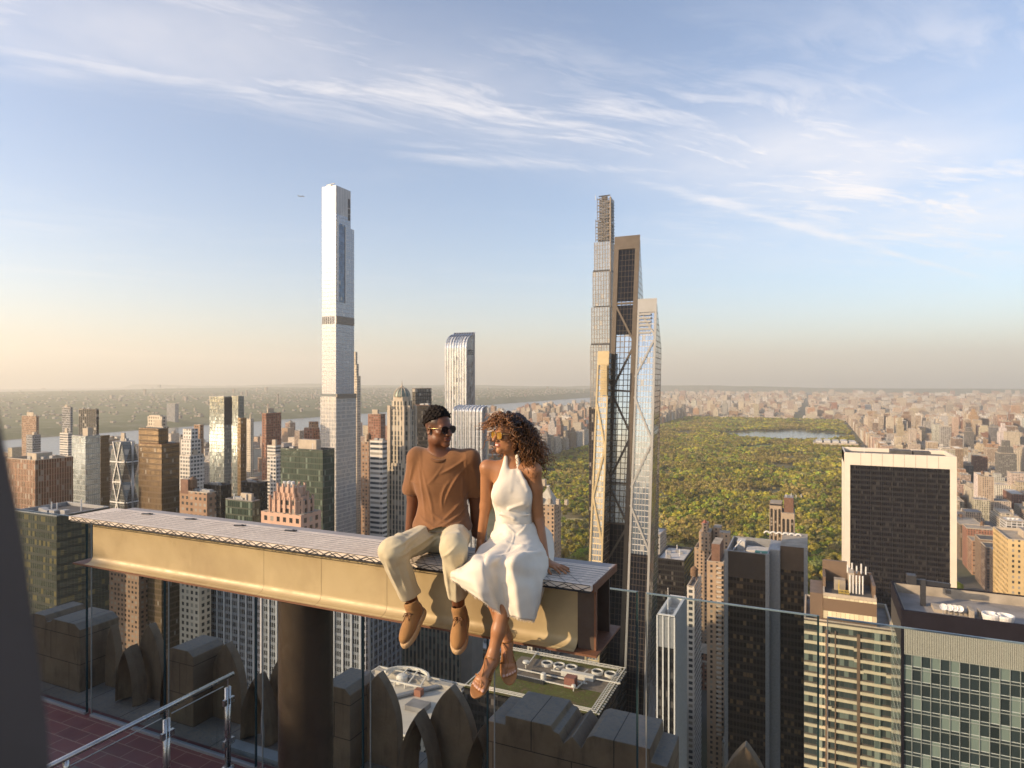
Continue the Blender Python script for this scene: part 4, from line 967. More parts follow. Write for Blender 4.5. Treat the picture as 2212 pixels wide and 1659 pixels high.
def near_glass():
    d = 190
    x0, y0, x1, y1, z = boxpx(1932, 1949.5, 2330, 1317, d, depth=30)
    root = empty('glass_office_tower', ((x0+x1)/2, (y0+y1)/2, 0), 'near glass office block at the right edge with a louvred band and roof dishes', 'building')
    regrect(1934, 2330, 1400, 1700, d, x0, y0, x1, y1)
    Z = lambda v: HC-(v-CY)/F*d
    dkp = plain('dark_fascia', (.016,.014,.02), .8, 0., var=.1, scale=.3, spec=.1)
    zb = Z(1355); zl = Z(1411)
    MB().prism([(x0, y0), (x1, y0), (x1, y1), (x0, y1)], 0, zl, 0, top=False).build('curtain_wall', MAT['f_nearglass'], root)
    m = MB(); m.box(x0-.03, y0-.03, zl, x1, y1, zb, bottom=False); m.build('louvre_wall', plain('louvre_shade', (.05,.045,.04), .7), root)  # shade of the gaps behind the fins is put into this dark colour
    m = MB(); n = 96
    for k in range(n): xx = x0+(x1-x0)*k/n; m.box(xx, y0-.35, zl, xx+.28, y0-.04, zb)
    m.build('louvre_fins', plain('louvre_cream', (.50,.47,.38), .6), root)
    m = MB(); m.box(x0-.06, y0-.4, zb, x1, y0+.4, z-.001); m.box(x0-.06, y0+.4, zb, x0+.5, y1, z-.001); m.box(x0+.5, y1-.6, zb, x1, y1, z-.001); m.build('dark_fascia', dkp, root)
    m = MB(); m.box(x0-.4, y0-.45, 0, x0+.35, y0+.2, z+.05); m.build('corner_pier', dkp, root)
    # storeys: white transoms and mullions standing proud of the glass
    wh = plain('white_transom', (.40,.41,.37), .5, .2, var=.06, scale=.5); m = MB(); k = 0
    while zl-k*4.1 > 60: m.box(x0, y0-.22, zl-k*4.1-.14, x1, y0-.02, zl-k*4.1+.06); k += 1
    m.build('transoms', wh, root)
    m = MB(); xx = x0
    while xx < x1: m.box(xx-.06, y0-.3, 60, xx+.06, y0-.03, zl); xx += 2.3
    m.build('mullions', wh, root)
    zr = z-3.2
    MB().box(x0+.5, y0+.4, zr-.5, x1-.2, y1-.6, zr, bottom=False).build('roof', MAT['roof_grey'], root)
    m = MB(); m.ring((x0+.51, y0+.41, x1-.3, y1-.61), .25, zr, z-.3); m.build('parapet', MAT['roof_tan'], root)
    cx = lambda u: solve_x(u, y0+12)
    for u in (2036, 2049, 2060, 2071):
        q = cx(u); m = MB(); m.tube([(q, y0+11, zr), (q, y0+11, zr+1.6)], .12, 6)
        dsh = MB(); ang = R(35); R_ = Matrix.Rotation(R(60), 3, 'X')
        for a_ in range(14):
            t0, t1 = 2*math.pi*a_/14, 2*math.pi*(a_+1)/14
            for r0, r1 in ((0.001, .55), (.55, 1.0)):
                P = lambda r_, t: Vector((q, y0+10.9, zr+2.2))+R_ @ Vector((r_*math.cos(t), r_*math.sin(t), .35*r_*r_))
                dsh.quad(P(r0, t0), P(r1, t0), P(r1, t1), P(r0, t1))
        dm = dsh.build('satellite_dish', MAT['steel_white'], root); m.build('dish_mount', MAT['steel_grey'], dm)
    m = MB()
    for u in (2138, 2166): m.lathe((cx(u), y0+10, zr), [(1.9,0),(2.4,1.8),(2.4,2.3),(2.1,2.3),(1.9,1.5),(.3,1.5),(0,1.7)], 18)
    m.build('cooling_fan', MAT['steel_white'], root)
    for ua, ub, ya, yb, h in ((2018, 2090, 12, 18, 1.0), (2092, 2100, 9, 14, 2.6), (2115, 2120, 12, 15, 2.)): MB().box(cx(ua), y0+ya, zr, cx(ub), y0+yb, zr+h).build('air_handler', MAT['roof_tan'], root)
    m = MB(); m.box(cx(2000)-.7, y0+17, zr, cx(2000)+.7, y0+18.4, zr+8); m.bar((cx(1972), y0+17, zr+7.5), (cx(2062), y0+19, zr+6.6), 1.0, 1.3); m.box(cx(1972)-1, y0+16, zr+6.4, cx(1984), y0+19, zr+9.2)
    m.bar((cx(2050), y0+18, zr+5), (cx(2062), y0+18, zr+5), 1.1); m.build('window_washing_crane', MAT['steel_dark'], root)
near_glass()
block('apartment_tower', 'ochre brick tower at the right edge with its sunlit west side full of small windows', 'f_ochre', 2172, 2178, 2330, 1165, 430, roof='roof_tan', bits=('bulkhead',), depth=40)
# ---- below the beam
rt, b = block('office_slab', 'wide grey office slab with pale piers and dark windows, under the beam', 'f_pier', 440, 790, 868, 1215, 300, roof='roof_grey', parmat='steel_grey')
x0, y0, x1, y1, z = b; m = MB()
k = 0
while x0+k*5 < x1+.1: m.box(x0+k*5-.45, y0-.7, 0, x0+k*5+.45, y0-.01, z-1); k += 1
m.build('stone_pier', plain('pale_pier', (.42,.43,.45), .7, var=.08, scale=.3), rt)
m = MB(); k = 0
while y0+2+k*3.6 < y1: m.box(x1+.01, y0+2+k*3.6-.4, 0, x1+.4, y0+2+k*3.6+.4, z-1); k += 1
m.build('side_pier', plain('grey_pier', (.33,.33,.33), .7, var=.08, scale=.3), rt)
rt, b = block('office_slab', 'brown vertical-striped office slab seen between the man\'s shoes', 'f_brownstripe', 866, 994, 1020, 1310, 370, roof='roof_grey')
x0, y0, x1, y1, z = b; MB().box(x1, y0+.5, 0, x1+7, y1, z+3).build('blank_core', plain('blank_concrete', (.34,.30,.25), .85, var=.08, scale=.2), rt)
block('office_block', 'beige stone office block with paired windows, left under the beam', 'f_cream', 388, 430, 456, 1225, 330, roof='roof_tan')
block('office_block', 'dark gridded block far down between the roof enclosure and the white roof plant', 'f_brick', 222, 300, 358, 1232, 430, roof='roof_dark', bits=('units',))

def low_roofs():
    h = 140
    ne, se, nw = WZ(1353, 1443, h), WZ(1290, 1530, h), WZ(1104, 1400, h)
    x0, x1, y0, y1 = nw.x-2, ne.x, se.y-4, ne.y
    FOOT.append((x0, y0, x1, y1)); HEROES.append((1070, 1345, 1445, 1700, 280))
    root = empty('green_roof_block', ((x0+x1)/2, (y0+y1)/2, 0), 'low block with a mossy planted roof and five round white fans, under the woman\'s feet', 'building')
    MB().prism([(x0, y0), (x1, y0), (x1, y1), (x0, y1)], 0, h-.8, 0, top=False).build('facade', MAT['f_black'], root)
    mm, g, out = newmat('mossy_roof'); tc = g.n('ShaderNodeTexCoord').outputs['Object']; a = g.noise(tc, .35, 7, .7); b = g.noise(tc, 1.6, 5, .7)
    principled(g, out, base=g.mix(g.mapr(b, .35, .65), g.ramp(a, [(.38, (.22,.15,.08)), (.46, (.12,.115,.035)), (.55, (.13,.165,.03)), (.64, (.25,.19,.10))]), (.10,.085,.04)), rough=.95, spec=.1)
    MB().box(x0, y0, h-1.2, x1, y1, h-.8, 0, bottom=False).build('planted_roof', mm, root)
    wh = plain('white_pipe', (.74,.68,.58), .6, var=.1, scale=2)
    def rails(i, z_, w_=.28):
        m = MB(); m.ring((x0+i, y0+i, x1-i, y1-i), w_, z_-.22, z_); return m
    rails(.2, h+.2, .4).build('parapet', wh, root)
    for i in (1.6, 2.6): rails(i, h+.1).build('track_rail', wh, root)
    m = MB(); n = 26
    for k in range(n):
        yy = y0+2+(y1-y0-4)*k/n; m.box(x1-2.6, yy, h-.2, x1-.3, yy+.22, h+.02)
        xx = x0+2+(x1-x0-4)*k/n; m.box(xx, y1-2.6, h-.2, xx+.22, y1-.3, h+.02)
    m.build('rail_ties', wh, root)
    m = MB()
    for k in range(20): yy = y0+1+(y1-y0-2)*k/20; m.box(x1+.0, yy, h-.7, x1+.8, yy+.35, h-.2)
    m.build('edge_brackets', wh, root)
    dk = plain('fan_dark', (.03,.03,.03), .6)
    for u, v in ((1181.8,1427),(1208,1431),(1234.5,1435.6),(1290.6,1445),(1318.9,1450)):
        p = WZ(u, v, h+1.2); f_ = MB().lathe((p.x, p.y, h-.8), [(2.5,0),(2.5,1.25),(1.95,1.25),(1.8,.9)], 28).build('round_fan', wh, root)
        MB().lathe((p.x, p.y, h-.8), [(1.8,.85),(.4,.75),(.01,.95)], 16).build('fan_blades', dk, f_)
    P = lambda u, v, z_=h: WZ(u, v, z_)
    gp = plain('gravel_brown', (.24,.19,.14), .95, var=.2, scale=.8)
    a, b = P(1098, 1462), P(1262, 1500); m = MB()
    m.box(P(1130,1410).x, P(1190,1470).y, h-.79, P(1330,1450).x, P(1190,1425).y, h-.74); m.build('gravel_bed', gp, root)
    def pipe(p, q, w_=.5, z_=h+.3): return MB().bar((p.x, p.y, z_), (q.x, q.y, z_), w_, w_)
    for (ua, va, ub, vb) in ((1100,1456,1246,1488),(1118,1446,1230,1470),(1100,1456,1118,1446),(1246,1488,1268,1468),(1190,1449,1340,1478),(1230,1470,1268,1478),(1140,1437,1160,1411),(1196,1447,1206,1440),(1262,1455,1270,1448)): pipe(P(ua,va), P(ub,vb), .42).build('white_pipe', wh, root)
    q = P(1258, 1462); MB().box(q.x-9, q.y-1.2, h-.8, q.x+5, q.y+1.2, h+1.4).build('air_handler', wh, root)
    q = P(1174, 1467); MB().lathe((q.x, q.y, h-.8), [(1.2,0),(1.2,2.8),(.9,3.3),(0,3.4)], 14).build('tank', wh, root)
    for (ua, va, ub, vb, n) in ((1108,1459,1178,1475,16),(1150,1450,1222,1466,16)):
        m = MB()
        for k in range(n):
            t = k/n; p = P(ua+(ub-ua)*t, va+(vb-va)*t); m.lathe((p.x, p.y, h-.8), [(.55,0),(.55,1.3),(0,1.4)], 8)
        m.build('dark_vents', dk, root)
    q = P(1232, 1478); MB().prism([(q.x-2, q.y-2), (q.x+2.4, q.y-2), (q.x+2.4, q.y+2), (q.x-2, q.y+2)], h-.8, h+3.2).build('red_hatch', plain('red_brick_roof', (.30,.12,.08), .8), root)
    MB().lathe((q.x+2.6, q.y-3.5, h-.8), [(.2,0),(.2,1.4),(1.0,1.9),(.8,2.5),(.1,2.7)], 12).build('dish', wh, root)
    q = P(1136, 1440); MB().lathe((q.x, q.y, h-.8), [(.25,0),(.25,1.6),(1.5,2.6),(1.3,3.2),(.1,3.4)], 14).build('dish', wh, root)
    # neighbouring pale roof
    h2 = 137.5; nw2, se2 = WZ(815, 1455, h2), WZ(1000, 1620, h2); a0, a1, b0, b1 = nw2.x-4, x0-.6, se2.y, WZ(1058, 1489, h2).y
    FOOT.append((a0, b0, a1, b1)); HEROES.append((800, 1060, 1480, 1700, 262))
    r2 = empty('pale_roof_block', ((a0+a1)/2, (b0+b1)/2, 0), 'low block with pale flat roof and open truss canopy, beside the mossy roof', 'building')
    MB().prism([(a0, b0), (a1, b0), (a1, b1), (a0, b1)], 0, h2-.8, 0, top=False).build('facade', MAT['f_cream'], r2)
    MB().box(a0, b0, h2-1.2, a1, b1, h2-.8, 0, bottom=False).build('roof', plain('pale_membrane', (.66,.58,.46), .85, var=.1, scale=.15), r2)
    MB().ring((a0, b0, a1, b1), .6, h2-1.2, h2).build('parapet', wh, r2)
    m = MB(); m.box(a0+2, b1-6, h2-.8, a0+44, b1-3.2, h2+.8)
    m.build('roof_walkway', plain('walkway', (.50,.44,.36), .8, var=.15, scale=.6), r2)
    p = WZ(880, 1470, h2)
    m = MB()
    for k in range(11):
        t0, t1 = math.pi*(.05+.09*k), math.pi*(.05+.09*(k+1)); m.bar((p.x+10*math.cos(t0), p.y+7*math.sin(t0)-1, h2+2.5), (p.x+10*math.cos(t1), p.y+7*math.sin(t1)-1, h2+2.5), .8, 1.2)
    for k in range(4): m.bar((p.x-8+5*k, p.y+5, h2+2.6), (p.x-9+6*k, p.y-5, h2+.6), .5); m.bar((p.x-8+5*k, p.y-5, h2-.8), (p.x-8+5*k, p.y-5, h2+1), .4)
    m.bar((p.x-9, p.y-5, h2+1.2), (p.x+10, p.y-5, h2+1.2), .6); m.build('truss_canopy', wh, r2)
    MB().lathe((p.x-2, p.y-1, h2-.8), [(2.4,0),(2.4,2.6),(1.6,3.4),(0,3.6)], 16).build('tank', wh, r2)
    MB().box(p.x+9, p.y-9, h2-.8, p.x+12, p.y-6.4, h2+1.8).build('red_hatch', plain('red_unit', (.36,.15,.09), .7), r2)
    m = MB(); m.bar((p.x+2, p.y-16, h2+.1), (p.x+18, p.y+6, h2+.1), 2.2, .8); m.build('duct', MAT['steel_grey'], r2)
    MB().box(p.x+12, p.y-20, h2-.8, p.x+20, p.y-14, h2+1.2).build('air_handler', MAT['roof_grey'], r2)
low_roofs()
# ============================================================ ordinary blocks of the city and the park's trees
r4 = random.Random(23)
fm('fill_a', (.5,.4,.3), (.045,.045,.045), 3.2, 3.3, .52, .5, rough=.2, blinds=.25, tint='object')
fm('fill_b', (.5,.4,.3), (.05,.055,.06), 5.5, 3.4, .2, .5, rough=.2, blinds=.25, tint='object')
fm('fill_c', (.5,.4,.3), (.045,.045,.045), 2.4, 3.6, .45, .2, rough=.2, blinds=.2, tint='object')
fm('fill_far', (.5,.4,.3), (.05,.05,.05), 3.2, 3.3, .5, .5, rough=.25, blinds=.25, tint='attr')
COLS = {'tan': (.46,.36,.25), 'cream': (.58,.49,.37), 'red brick': (.27,.13,.085), 'brown': (.24,.16,.11), 'pale grey': (.43,.41,.38), 'white': (.64,.60,.54), 'orange brick': (.40,.24,.14), 'dark grey': (.15,.145,.14), 'beige': (.52,.43,.33), 'pinkish': (.47,.33,.25)}
CW = {'east': [5,6,2,2,2,4,3,1,5,3], 'west': [4,4,4,3,2,2,4,1,3,3], 'mid': [3,2,3,4,3,1,2,4,2,1]}
cells = []      # x0,y0,x1,y1,h,zone
def clear(x0, y0, x1, y1):
    for a, b, c, d in FOOT:
        if x0 < c+3 and x1 > a-3 and y0 < d+3 and y1 > b-3: return False
    return True
def lots(xa, xb, ya, yb, zone, hfun, lw=(16, 34), gap=.0):
    x = xa
    while x < xb-8:
        w_ = min(r4.uniform(*lw), xb-x)
        if xb-x-w_ < 9: w_ = xb-x
        rows = [(ya, (ya+yb)/2-1.5), ((ya+yb)/2+1.5, yb)] if r4.random() < .75 else [(ya, yb)]
        for y0, y1 in rows:
            h = hfun(x+w_/2, (y0+y1)/2)
            if zone == 'mid' and y0 > 470 and x > -75: h = min(h, 26) if y0 < 560 and x < 120 else 0
            if h and clear(x, y0, x+w_-.4, y1): cells.append((x, y0, x+w_-.4, y1, h, zone))
        x += w_
def h_east(x, y):
    if x < 230: return r4.uniform(42, 62) if y < 3600 else r4.uniform(25, 55)
    q = r4.random()
    if y > 3900: return r4.uniform(14, 24) if q < .72 else r4.uniform(40, 62)
    return r4.uniform(16, 26) if q < .42 else r4.uniform(35, 62) if q < .84 else r4.uniform(70, 118)
def h_west(x, y):
    if x > -900: return r4.uniform(45, 75) if r4.random() < .8 else r4.uniform(85, 105)
    q = r4.random(); return r4.uniform(15, 24) if q < .5 else r4.uniform(40, 60) if q < .87 else r4.uniform(65, 110)
def h_mid(x, y):
    q = r4.random()
    if x < -380: return r4.uniform(25, 50) if q < .35 else r4.uniform(50, 95) if q < .75 else r4.uniform(95, 145)
    return r4.uniform(18, 45) if q < .5 else r4.uniform(45, 85) if q < .9 else r4.uniform(85, 120)
def h_hells(x, y):
    q = r4.random(); return r4.uniform(18, 38) if q < .5 else r4.uniform(45, 85) if q < .8 else r4.uniform(90, 140)
ST = 80.5
for k in range(-2, 9):                                     # midtown
    y0 = 95+ST*k
    for xa, xb in ((-95,55),(70,155),(195,300),(-380,-128),(-640,-412)): lots(xa, xb, y0, y0+62, 'mid', h_mid, (20, 45))
    for xa, xb in ((-900,-672),(-1180,-930),(-1450,-1210),(-1720,-1480)): lots(xa, xb, y0, y0+62, 'mid', h_hells, (18, 50))
for k in range(0, 51):                                     # both sides of the park
    y0 = 752+ST*k
    for xa, xb in ((196,312),(330,458),(488,590),(612,752),(785,960),(990,1165),(1195,1360)): lots(xa, xb, y0, y0+62, 'east', h_east)
    for xa, xb in ((-1045,-832),(-1335,-1075),(-1570,-1365),(-1890,-1600)): lots(xa, xb, y0, y0+62, 'west', h_west, (18, 36))
def far_rows():                                            # uptown and beyond, coarser with distance
    y = 4900.
    while y < 15500:
        s = 62 if y < 7500 else 90 if y < 10500 else 140
        xa = -1950-(y-4900)*.16; xb = min(.26*y+300, 4200)
        x = xa
        while x < xb:
            if r4.random() < .1 and x > -1500: x += 60; continue
            w_ = r4.uniform(30, 75)*(s/62)**.7
            q = r4.random()
            h = r4.uniform(12, 22) if q < .80 else r4.uniform(35, 60) if q < .975 else r4.uniform(60, 105)
            if abs(x-(-110)) > 22+w_/2: cells.append((x, y, x+w_*.85, y+s*.62*r4.uniform(.6, 1), h, 'far'))
            x += w_
        y += s
far_rows()
for k in range(2300):                                      # low houses on the far bank of the river
    y = r4.uniform(-1500, 12000); x = -3480-abs(r4.gauss(0, 1))*3300
    s = r4.uniform(9, 22)*(1+max(0, -x-4000)/6000); q = r4.random()
    h = r4.uniform(7, 13) if q < .95 else r4.uniform(18, 45) if q < .995 else r4.uniform(60, 95)
    cells.append((x, y, x+s*1.3, y+s, h, 'bank'))
# keep what the camera sees
vis = []
for c in cells:
    x0, y0, x1, y1, h, zn = c
    d = -((x0+x1)/2)*sY+((y0+y1)/2)*cY
    if d < 60: continue
    us = [proj(a, b, 0)[0] for a in (x0, x1) for b in (y0, y1)]
    if max(us) < -60 or min(us) > 2275: continue
    vis.append((d, c, min(us), max(us)))
vis.sort(key=lambda t: t[0])
S_ = 3; buf = np.zeros((1659//S_+2, 2212//S_+2), bool); hq = sorted(HEROES, key=lambda t: t[4]); hi = 0; scored = []
buf[int(1290/S_):, int(110/S_):int(720/S_)] = True; buf[int(1130/S_):int(1300/S_), int(160/S_):int(1300/S_)] = True
for d, c, ua, ub in vis:
    while hi < len(hq) and hq[hi][4] < d:
        a, b, v0, v1, _ = hq[hi]; hi += 1
        buf[max(int(v0/S_), 0):max(int(min(v1, 1659)/S_), 0), max(int(a/S_), 0):max(int(b/S_), 0)] = True
    gz = hj((c[0]+c[2])/2, (c[1]+c[3])/2) if c[5] == 'bank' else 0
    va, vb = CY+F*(HC-gz-c[4])/d, CY+F*(HC-gz)/d
    a, b, e, f = max(int(ua/S_), 0), max(int(ub/S_)+1, 0), max(int(va/S_), 0), max(int(min(vb, 1659)/S_)+1, 0)
    sub = buf[e:f, a:b]; sc_ = int((~sub).sum()); sub[:] = True
    if sc_ > 0: scored.append((sc_, d, c, gz))
scored.sort(key=lambda t: -t[0])
NIND = 245
ind, rest = [t for t in scored if t[2][5] not in ('bank',)][:NIND], None
ids = set(id(t) for t in ind); rest = [t for t in scored if id(t) not in ids]
used = {}
ROOFS = [('flat grey roof', 'roof_grey', ()), ('wooden water tank', 'roof_tan', ('tank',)), ('roof bulkhead', 'roof_tan', ('bulkhead',)), ('white roof', 'roof_white', ()), ('white roof vents', 'roof_white', ('units',)),
         ('dark roof', 'roof_dark', ()), ('bulkhead and tank', 'roof_grey', ('bulkhead', 'tank')), ('rooftop pipes', 'roof_grey', ('pipes',)), ('set-back top storey', 'roof_tan', ('tier',)), ('stepped top tiers', 'roof_tan', ('tier', 'tier2')), ('roof mast', 'roof_grey', ('mast',)), ('roof fans', 'roof_white', ('fans',))]
def place_words(x, y, zn, u):
    if zn == 'east':
        if x < 225: return "facing the park's east edge" + (', south end' if y < 1400 else ', mid park' if y < 2600 else ', beside the lake' if y < 3800 else ', north end')
        q = int((y-752)/ST)
        return ('second row east of the park' if x < 400 else 'deep east of the park') + (', south' if q < 9 else ', middle' if q < 24 else ', lakeside' if q < 38 else ', north')
    if zn == 'west':
        return ("facing the park's west edge" if x > -900 else "second row west of the park" if x > -1400 else 'close to the river bank') + (', south corner' if y < 1300 else '' if y < 3000 else ', far end')
    if zn == 'far': return 'beyond the park on the left' if u < 1600 else 'beyond the park on the right'
    if u < 240: return 'among the towers at the far left'
    if u < 460: return 'near the brown bronze-glass tower'
    if u < 700: return 'near the dark green glass block'
    if u < 960: return 'near the domed stone tower'
    if u < 1300: return 'behind the couple on the beam'
    if u < 1580: return 'at street level by the white-pilastered tower'
    if u < 1760: return 'at the foot of the bronze-brown tower'
    return 'beside the stepped tower with yellow bands'
FILLM = ['fill_a', 'fill_a', 'fill_b', 'fill_c']
FILLS = {'fill_a': 'small windows', 'fill_b': 'banded windows', 'fill_c': 'striped windows'}
for sc_, d, c, gz in ind:
    x0, y0, x1, y1, h, zn = c; u = proj((x0+x1)/2, (y0+y1)/2, h)[0]
    hw = 'low' if h < 28 else 'mid-height' if h < 64 else 'tall'
    pw = place_words(x0, y0, zn, u)
    for tr in range(60):
        cn = r4.choices(list(COLS), CW.get(zn, CW['east']))[0]; rf = r4.choice(ROOFS[:9] if h < 28 else ROOFS); fmn = r4.choice(FILLM)
        lab = '%s %s block, %s, %s' % (hw, cn, rf[0], pw)
        if len(lab.split()) < 14: lab = '%s %s block, %s, %s, %s' % (hw, cn, FILLS[fmn], rf[0], pw)
        if lab not in used: break
    used[lab] = used.get(lab, 0)+1
    if len(lab.split()) > 16: print('LONG', lab)
    m = MB(); m.prism([(x0, y0), (x1, y0), (x1, y1), (x0, y1)], 0, h, 0, 1)
    o = m.build('city_building', [MAT[fmn], MAT[rf[1]]], origin=((x0+x1)/2, (y0+y1)/2, 0)); tag(o, lab, 'building', 'ordinary buildings around the towers and the park')
    j = r4.uniform(.85, 1.12); o.color = (*[min(q*j*r4.uniform(.95, 1.05), .8) for q in COLS[cn]], 1)
    MB().ring((x0-.15, y0-.15, x1+.15, y1+.15), .5, h-.3, h+.9).build('parapet', MAT['limestone'] if r4.random() < .5 else MAT['roof_tan'], o, origin=abs_loc(o))
    bits = list(rf[2])
    if 'tier' in bits:
        f_ = .15; hh = h
        for q in range(2 if 'tier2' in bits else 1):
            a, b = (x1-x0)*f_*(q+1), (y1-y0)*f_*(q+1)*.8
            t = MB().prism([(x0+a, y0+b), (x1-a, y0+b), (x1-a, y1-b), (x0+a, y1-b)], hh-.05, hh+max(6, h*.13), 0, 1).build('setback_tier', [MAT[fmn], MAT['roof_tan']], o); t.color = o.color; hh += max(6, h*.13)
    elif bits: roof_bits(o, x0, y0, x1, y1, h, bits, r4, mats=('limestone', rf[1]) if r4.random() < .5 else ('roof_tan', 'roof_grey'))
# the rest reads as one mass: two masses, this side of the river and the far bank
def mass(name, items, mats):
    V, Fc, UV, MI, T = [], [], [], [], []
    for sc_, d, c, gz in items:
        x0, y0, x1, y1, h, zn = c
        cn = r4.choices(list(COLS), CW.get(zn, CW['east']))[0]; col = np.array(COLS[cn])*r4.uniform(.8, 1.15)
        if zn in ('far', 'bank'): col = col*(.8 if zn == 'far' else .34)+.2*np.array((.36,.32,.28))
        def bx(x0, y0, x1, y1, z0, z1):
            n = len(V); V.extend([(x0,y0,z0),(x1,y0,z0),(x1,y1,z0),(x0,y1,z0),(x0,y0,z1),(x1,y0,z1),(x1,y1,z1),(x0,y1,z1)])
            for i, j in ((0,1),(1,2),(2,3),(3,0)):
                Fc.append((n+i, n+j, n+4+j, n+4+i)); w_ = (x1-x0) if i % 2 == 0 else (y1-y0); UV.extend([(0,z0),(w_,z0),(w_,z1),(0,z1)]); MI.append(0); T.append(col)
            Fc.append((n+4, n+5, n+6, n+7)); UV.extend([(x0,y0),(x1,y0),(x1,y1),(x0,y1)]); MI.append(1 if r4.random() < .7 else 2); T.append(col)
        bx(x0, y0, x1, y1, gz-3, gz+h)
        if d < 5500 and h > 20:
            sx, sy = x1-x0, y1-y0; a, b = x0+sx*r4.uniform(.1, .5), y0+sy*r4.uniform(.1, .5)
            bx(a, b, a+sx*r4.uniform(.2, .4), b+sy*r4.uniform(.2, .4), gz+h-.1, gz+h+r4.uniform(3, 9))
    me = bpy.data.meshes.new(name); me.from_pydata(V, [], Fc)
    uvl = me.uv_layers.new(name='UVMap'); uvl.data.foreach_set('uv', [q for t in UV for q in t]); me.polygons.foreach_set('material_index', MI)
    ca = me.color_attributes.new('tint', 'FLOAT_COLOR', 'CORNER'); arr = np.ones((len(Fc), 4, 4), np.float32); arr[:, :, :3] = np.array(T, np.float32)[:, None, :]
    ca.data.foreach_set('color', arr.ravel()); me.update()
    return tag(link_mesh(name, me, mats), kind='stuff')
fr = [MAT['fill_far'], MAT['roof_tan'], MAT['roof_grey']]
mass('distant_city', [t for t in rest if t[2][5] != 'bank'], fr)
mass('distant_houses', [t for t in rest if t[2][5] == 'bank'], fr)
print('cells', len(cells), 'vis', len(vis), 'shown', len(scored))
# ------------------------------------------------------------ trees
def leaf_mat():
    m, g, out = newmat('spring_leaves')
    oi = g.n('ShaderNodeObjectInfo'); at = g.n('ShaderNodeVertexColor', layer_name='tint').outputs[0]
    tc = g.n('ShaderNodeTexCoord').outputs['Object']
    c = g.mix(1., at, oi.outputs['Color'], 'MULTIPLY')
    p = principled(g, None, base=c, rough=.7, spec=.15)
    tr = g.n('ShaderNodeBsdfTranslucent'); g.l(c, tr.inputs[0]); ms = g.n('ShaderNodeMixShader'); ms.inputs[0].default_value = .4
    g.l(p.outputs[0], ms.inputs[1]); g.l(tr.outputs[0], ms.inputs[2]); g.l(ms.outputs[0], out.inputs[0]); return m
LEAF = leaf_mat(); BARK = plain('bark', (.09,.07,.05), .9, var=.2, scale=1)
def crown_arrays(rs, n, rad, hgt, leaf):
    """n leaf-clump quads spread over a crown of several lobes; returns (n,4,3) corners and (n,) brightness"""
    nl = rs.integers(7, 12); lob = rs.normal(size=(nl, 3)); lob /= np.linalg.norm(lob, axis=1)[:, None]
    lob *= rs.uniform(.25, .62, (nl, 1)); lob[:, 2] = np.abs(lob[:, 2])*.9-.15; lr = rs.uniform(.34, .55, nl)
    k = rs.integers(0, nl, n); dr = rs.normal(size=(n, 3)); dr /= np.linalg.norm(dr, axis=1)[:, None]; dr[:, 2] = np.where(dr[:, 2] < -.35, -dr[:, 2], dr[:, 2])
    c = lob[k]+dr*lr[k][:, None]*rs.uniform(.8, 1.05, (n, 1))
    nr = dr+rs.normal(size=(n, 3))*.35; nr /= np.linalg.norm(nr, axis=1)[:, None]
    a = np.cross(nr, rs.normal(size=(n, 3))); a /= np.linalg.norm(a, axis=1)[:, None]; b = np.cross(nr, a)
    s = leaf*rs.uniform(.6, 1.3, (n, 1)); c = c*np.array([rad, rad, hgt*.5])+np.array([0, 0, hgt*.62])
    q = np.stack([c-a*s-b*s*.7, c+a*s-b*s*.8, c+a*s*.9+b*s, c-a*s*.8+b*s*.9], 1)
    return q, rs.uniform(.82, 1.15, n)
def quads_mesh(name, Q, tint, mats):
    n = len(Q); me = bpy.data.meshes.new(name)
    me.vertices.add(n*4); me.vertices.foreach_set('co', Q.reshape(-1).astype(np.float32))
    me.loops.add(n*4); me.loops.foreach_set('vertex_index', np.arange(n*4, dtype=np.int32))
    me.polygons.add(n); me.polygons.foreach_set('loop_start', np.arange(n, dtype=np.int32)*4); me.polygons.foreach_set('loop_total', np.full(n, 4, np.int32))
    ca = me.color_attributes.new('tint', 'FLOAT_COLOR', 'CORNER'); arr = np.ones((n, 4, 4), np.float32); arr[:, :, :3] = tint[:, None, :]
    ca.data.foreach_set('color', arr.ravel()); me.update(calc_edges=True); me.validate()
    for m in mats: me.materials.append(m)
    return me
GREENS = [('yellow-green', (0.460,0.410,0.060)), ('olive', (0.320,0.280,0.060)), ('fresh green', (0.320,0.380,0.055)), ('deep green', (0.150,0.190,0.045)), ('golden-brown', (0.380,0.300,0.100)), ('grey-green', (0.320,0.300,0.120))]
GW = [5, 4, 3, 2, 3, 2]
def in_poly(x, y, P):
    c = False; j = len(P)-1
    for i in range(len(P)):
        if (P[i].y > y) != (P[j].y > y) and x < (P[j].x-P[i].x)*(y-P[i].y)/(P[j].y-P[i].y)+P[i].x: c = not c
        j = i
    return c
protos = []
for k in range(6):
    q, t = crown_arrays(nrg, 620, 6.6, 12.5, .95); protos.append(quads_mesh('crown', q, np.repeat(t[:, None], 3, 1), [LEAF]))
tm = MB(); tm.tube([(0,0,-.5),(0,0,4),(.3,.2,8)], [.45,.35,.15], 6); tm.tube([(0,0,4),(1.8,.6,7)], [.25,.08], 5); tm.tube([(0,0,4.4),(-1.5,-1,7.4)], [.25,.08], 5)
trunk0 = None
pts = []
y = PARK[1]+6
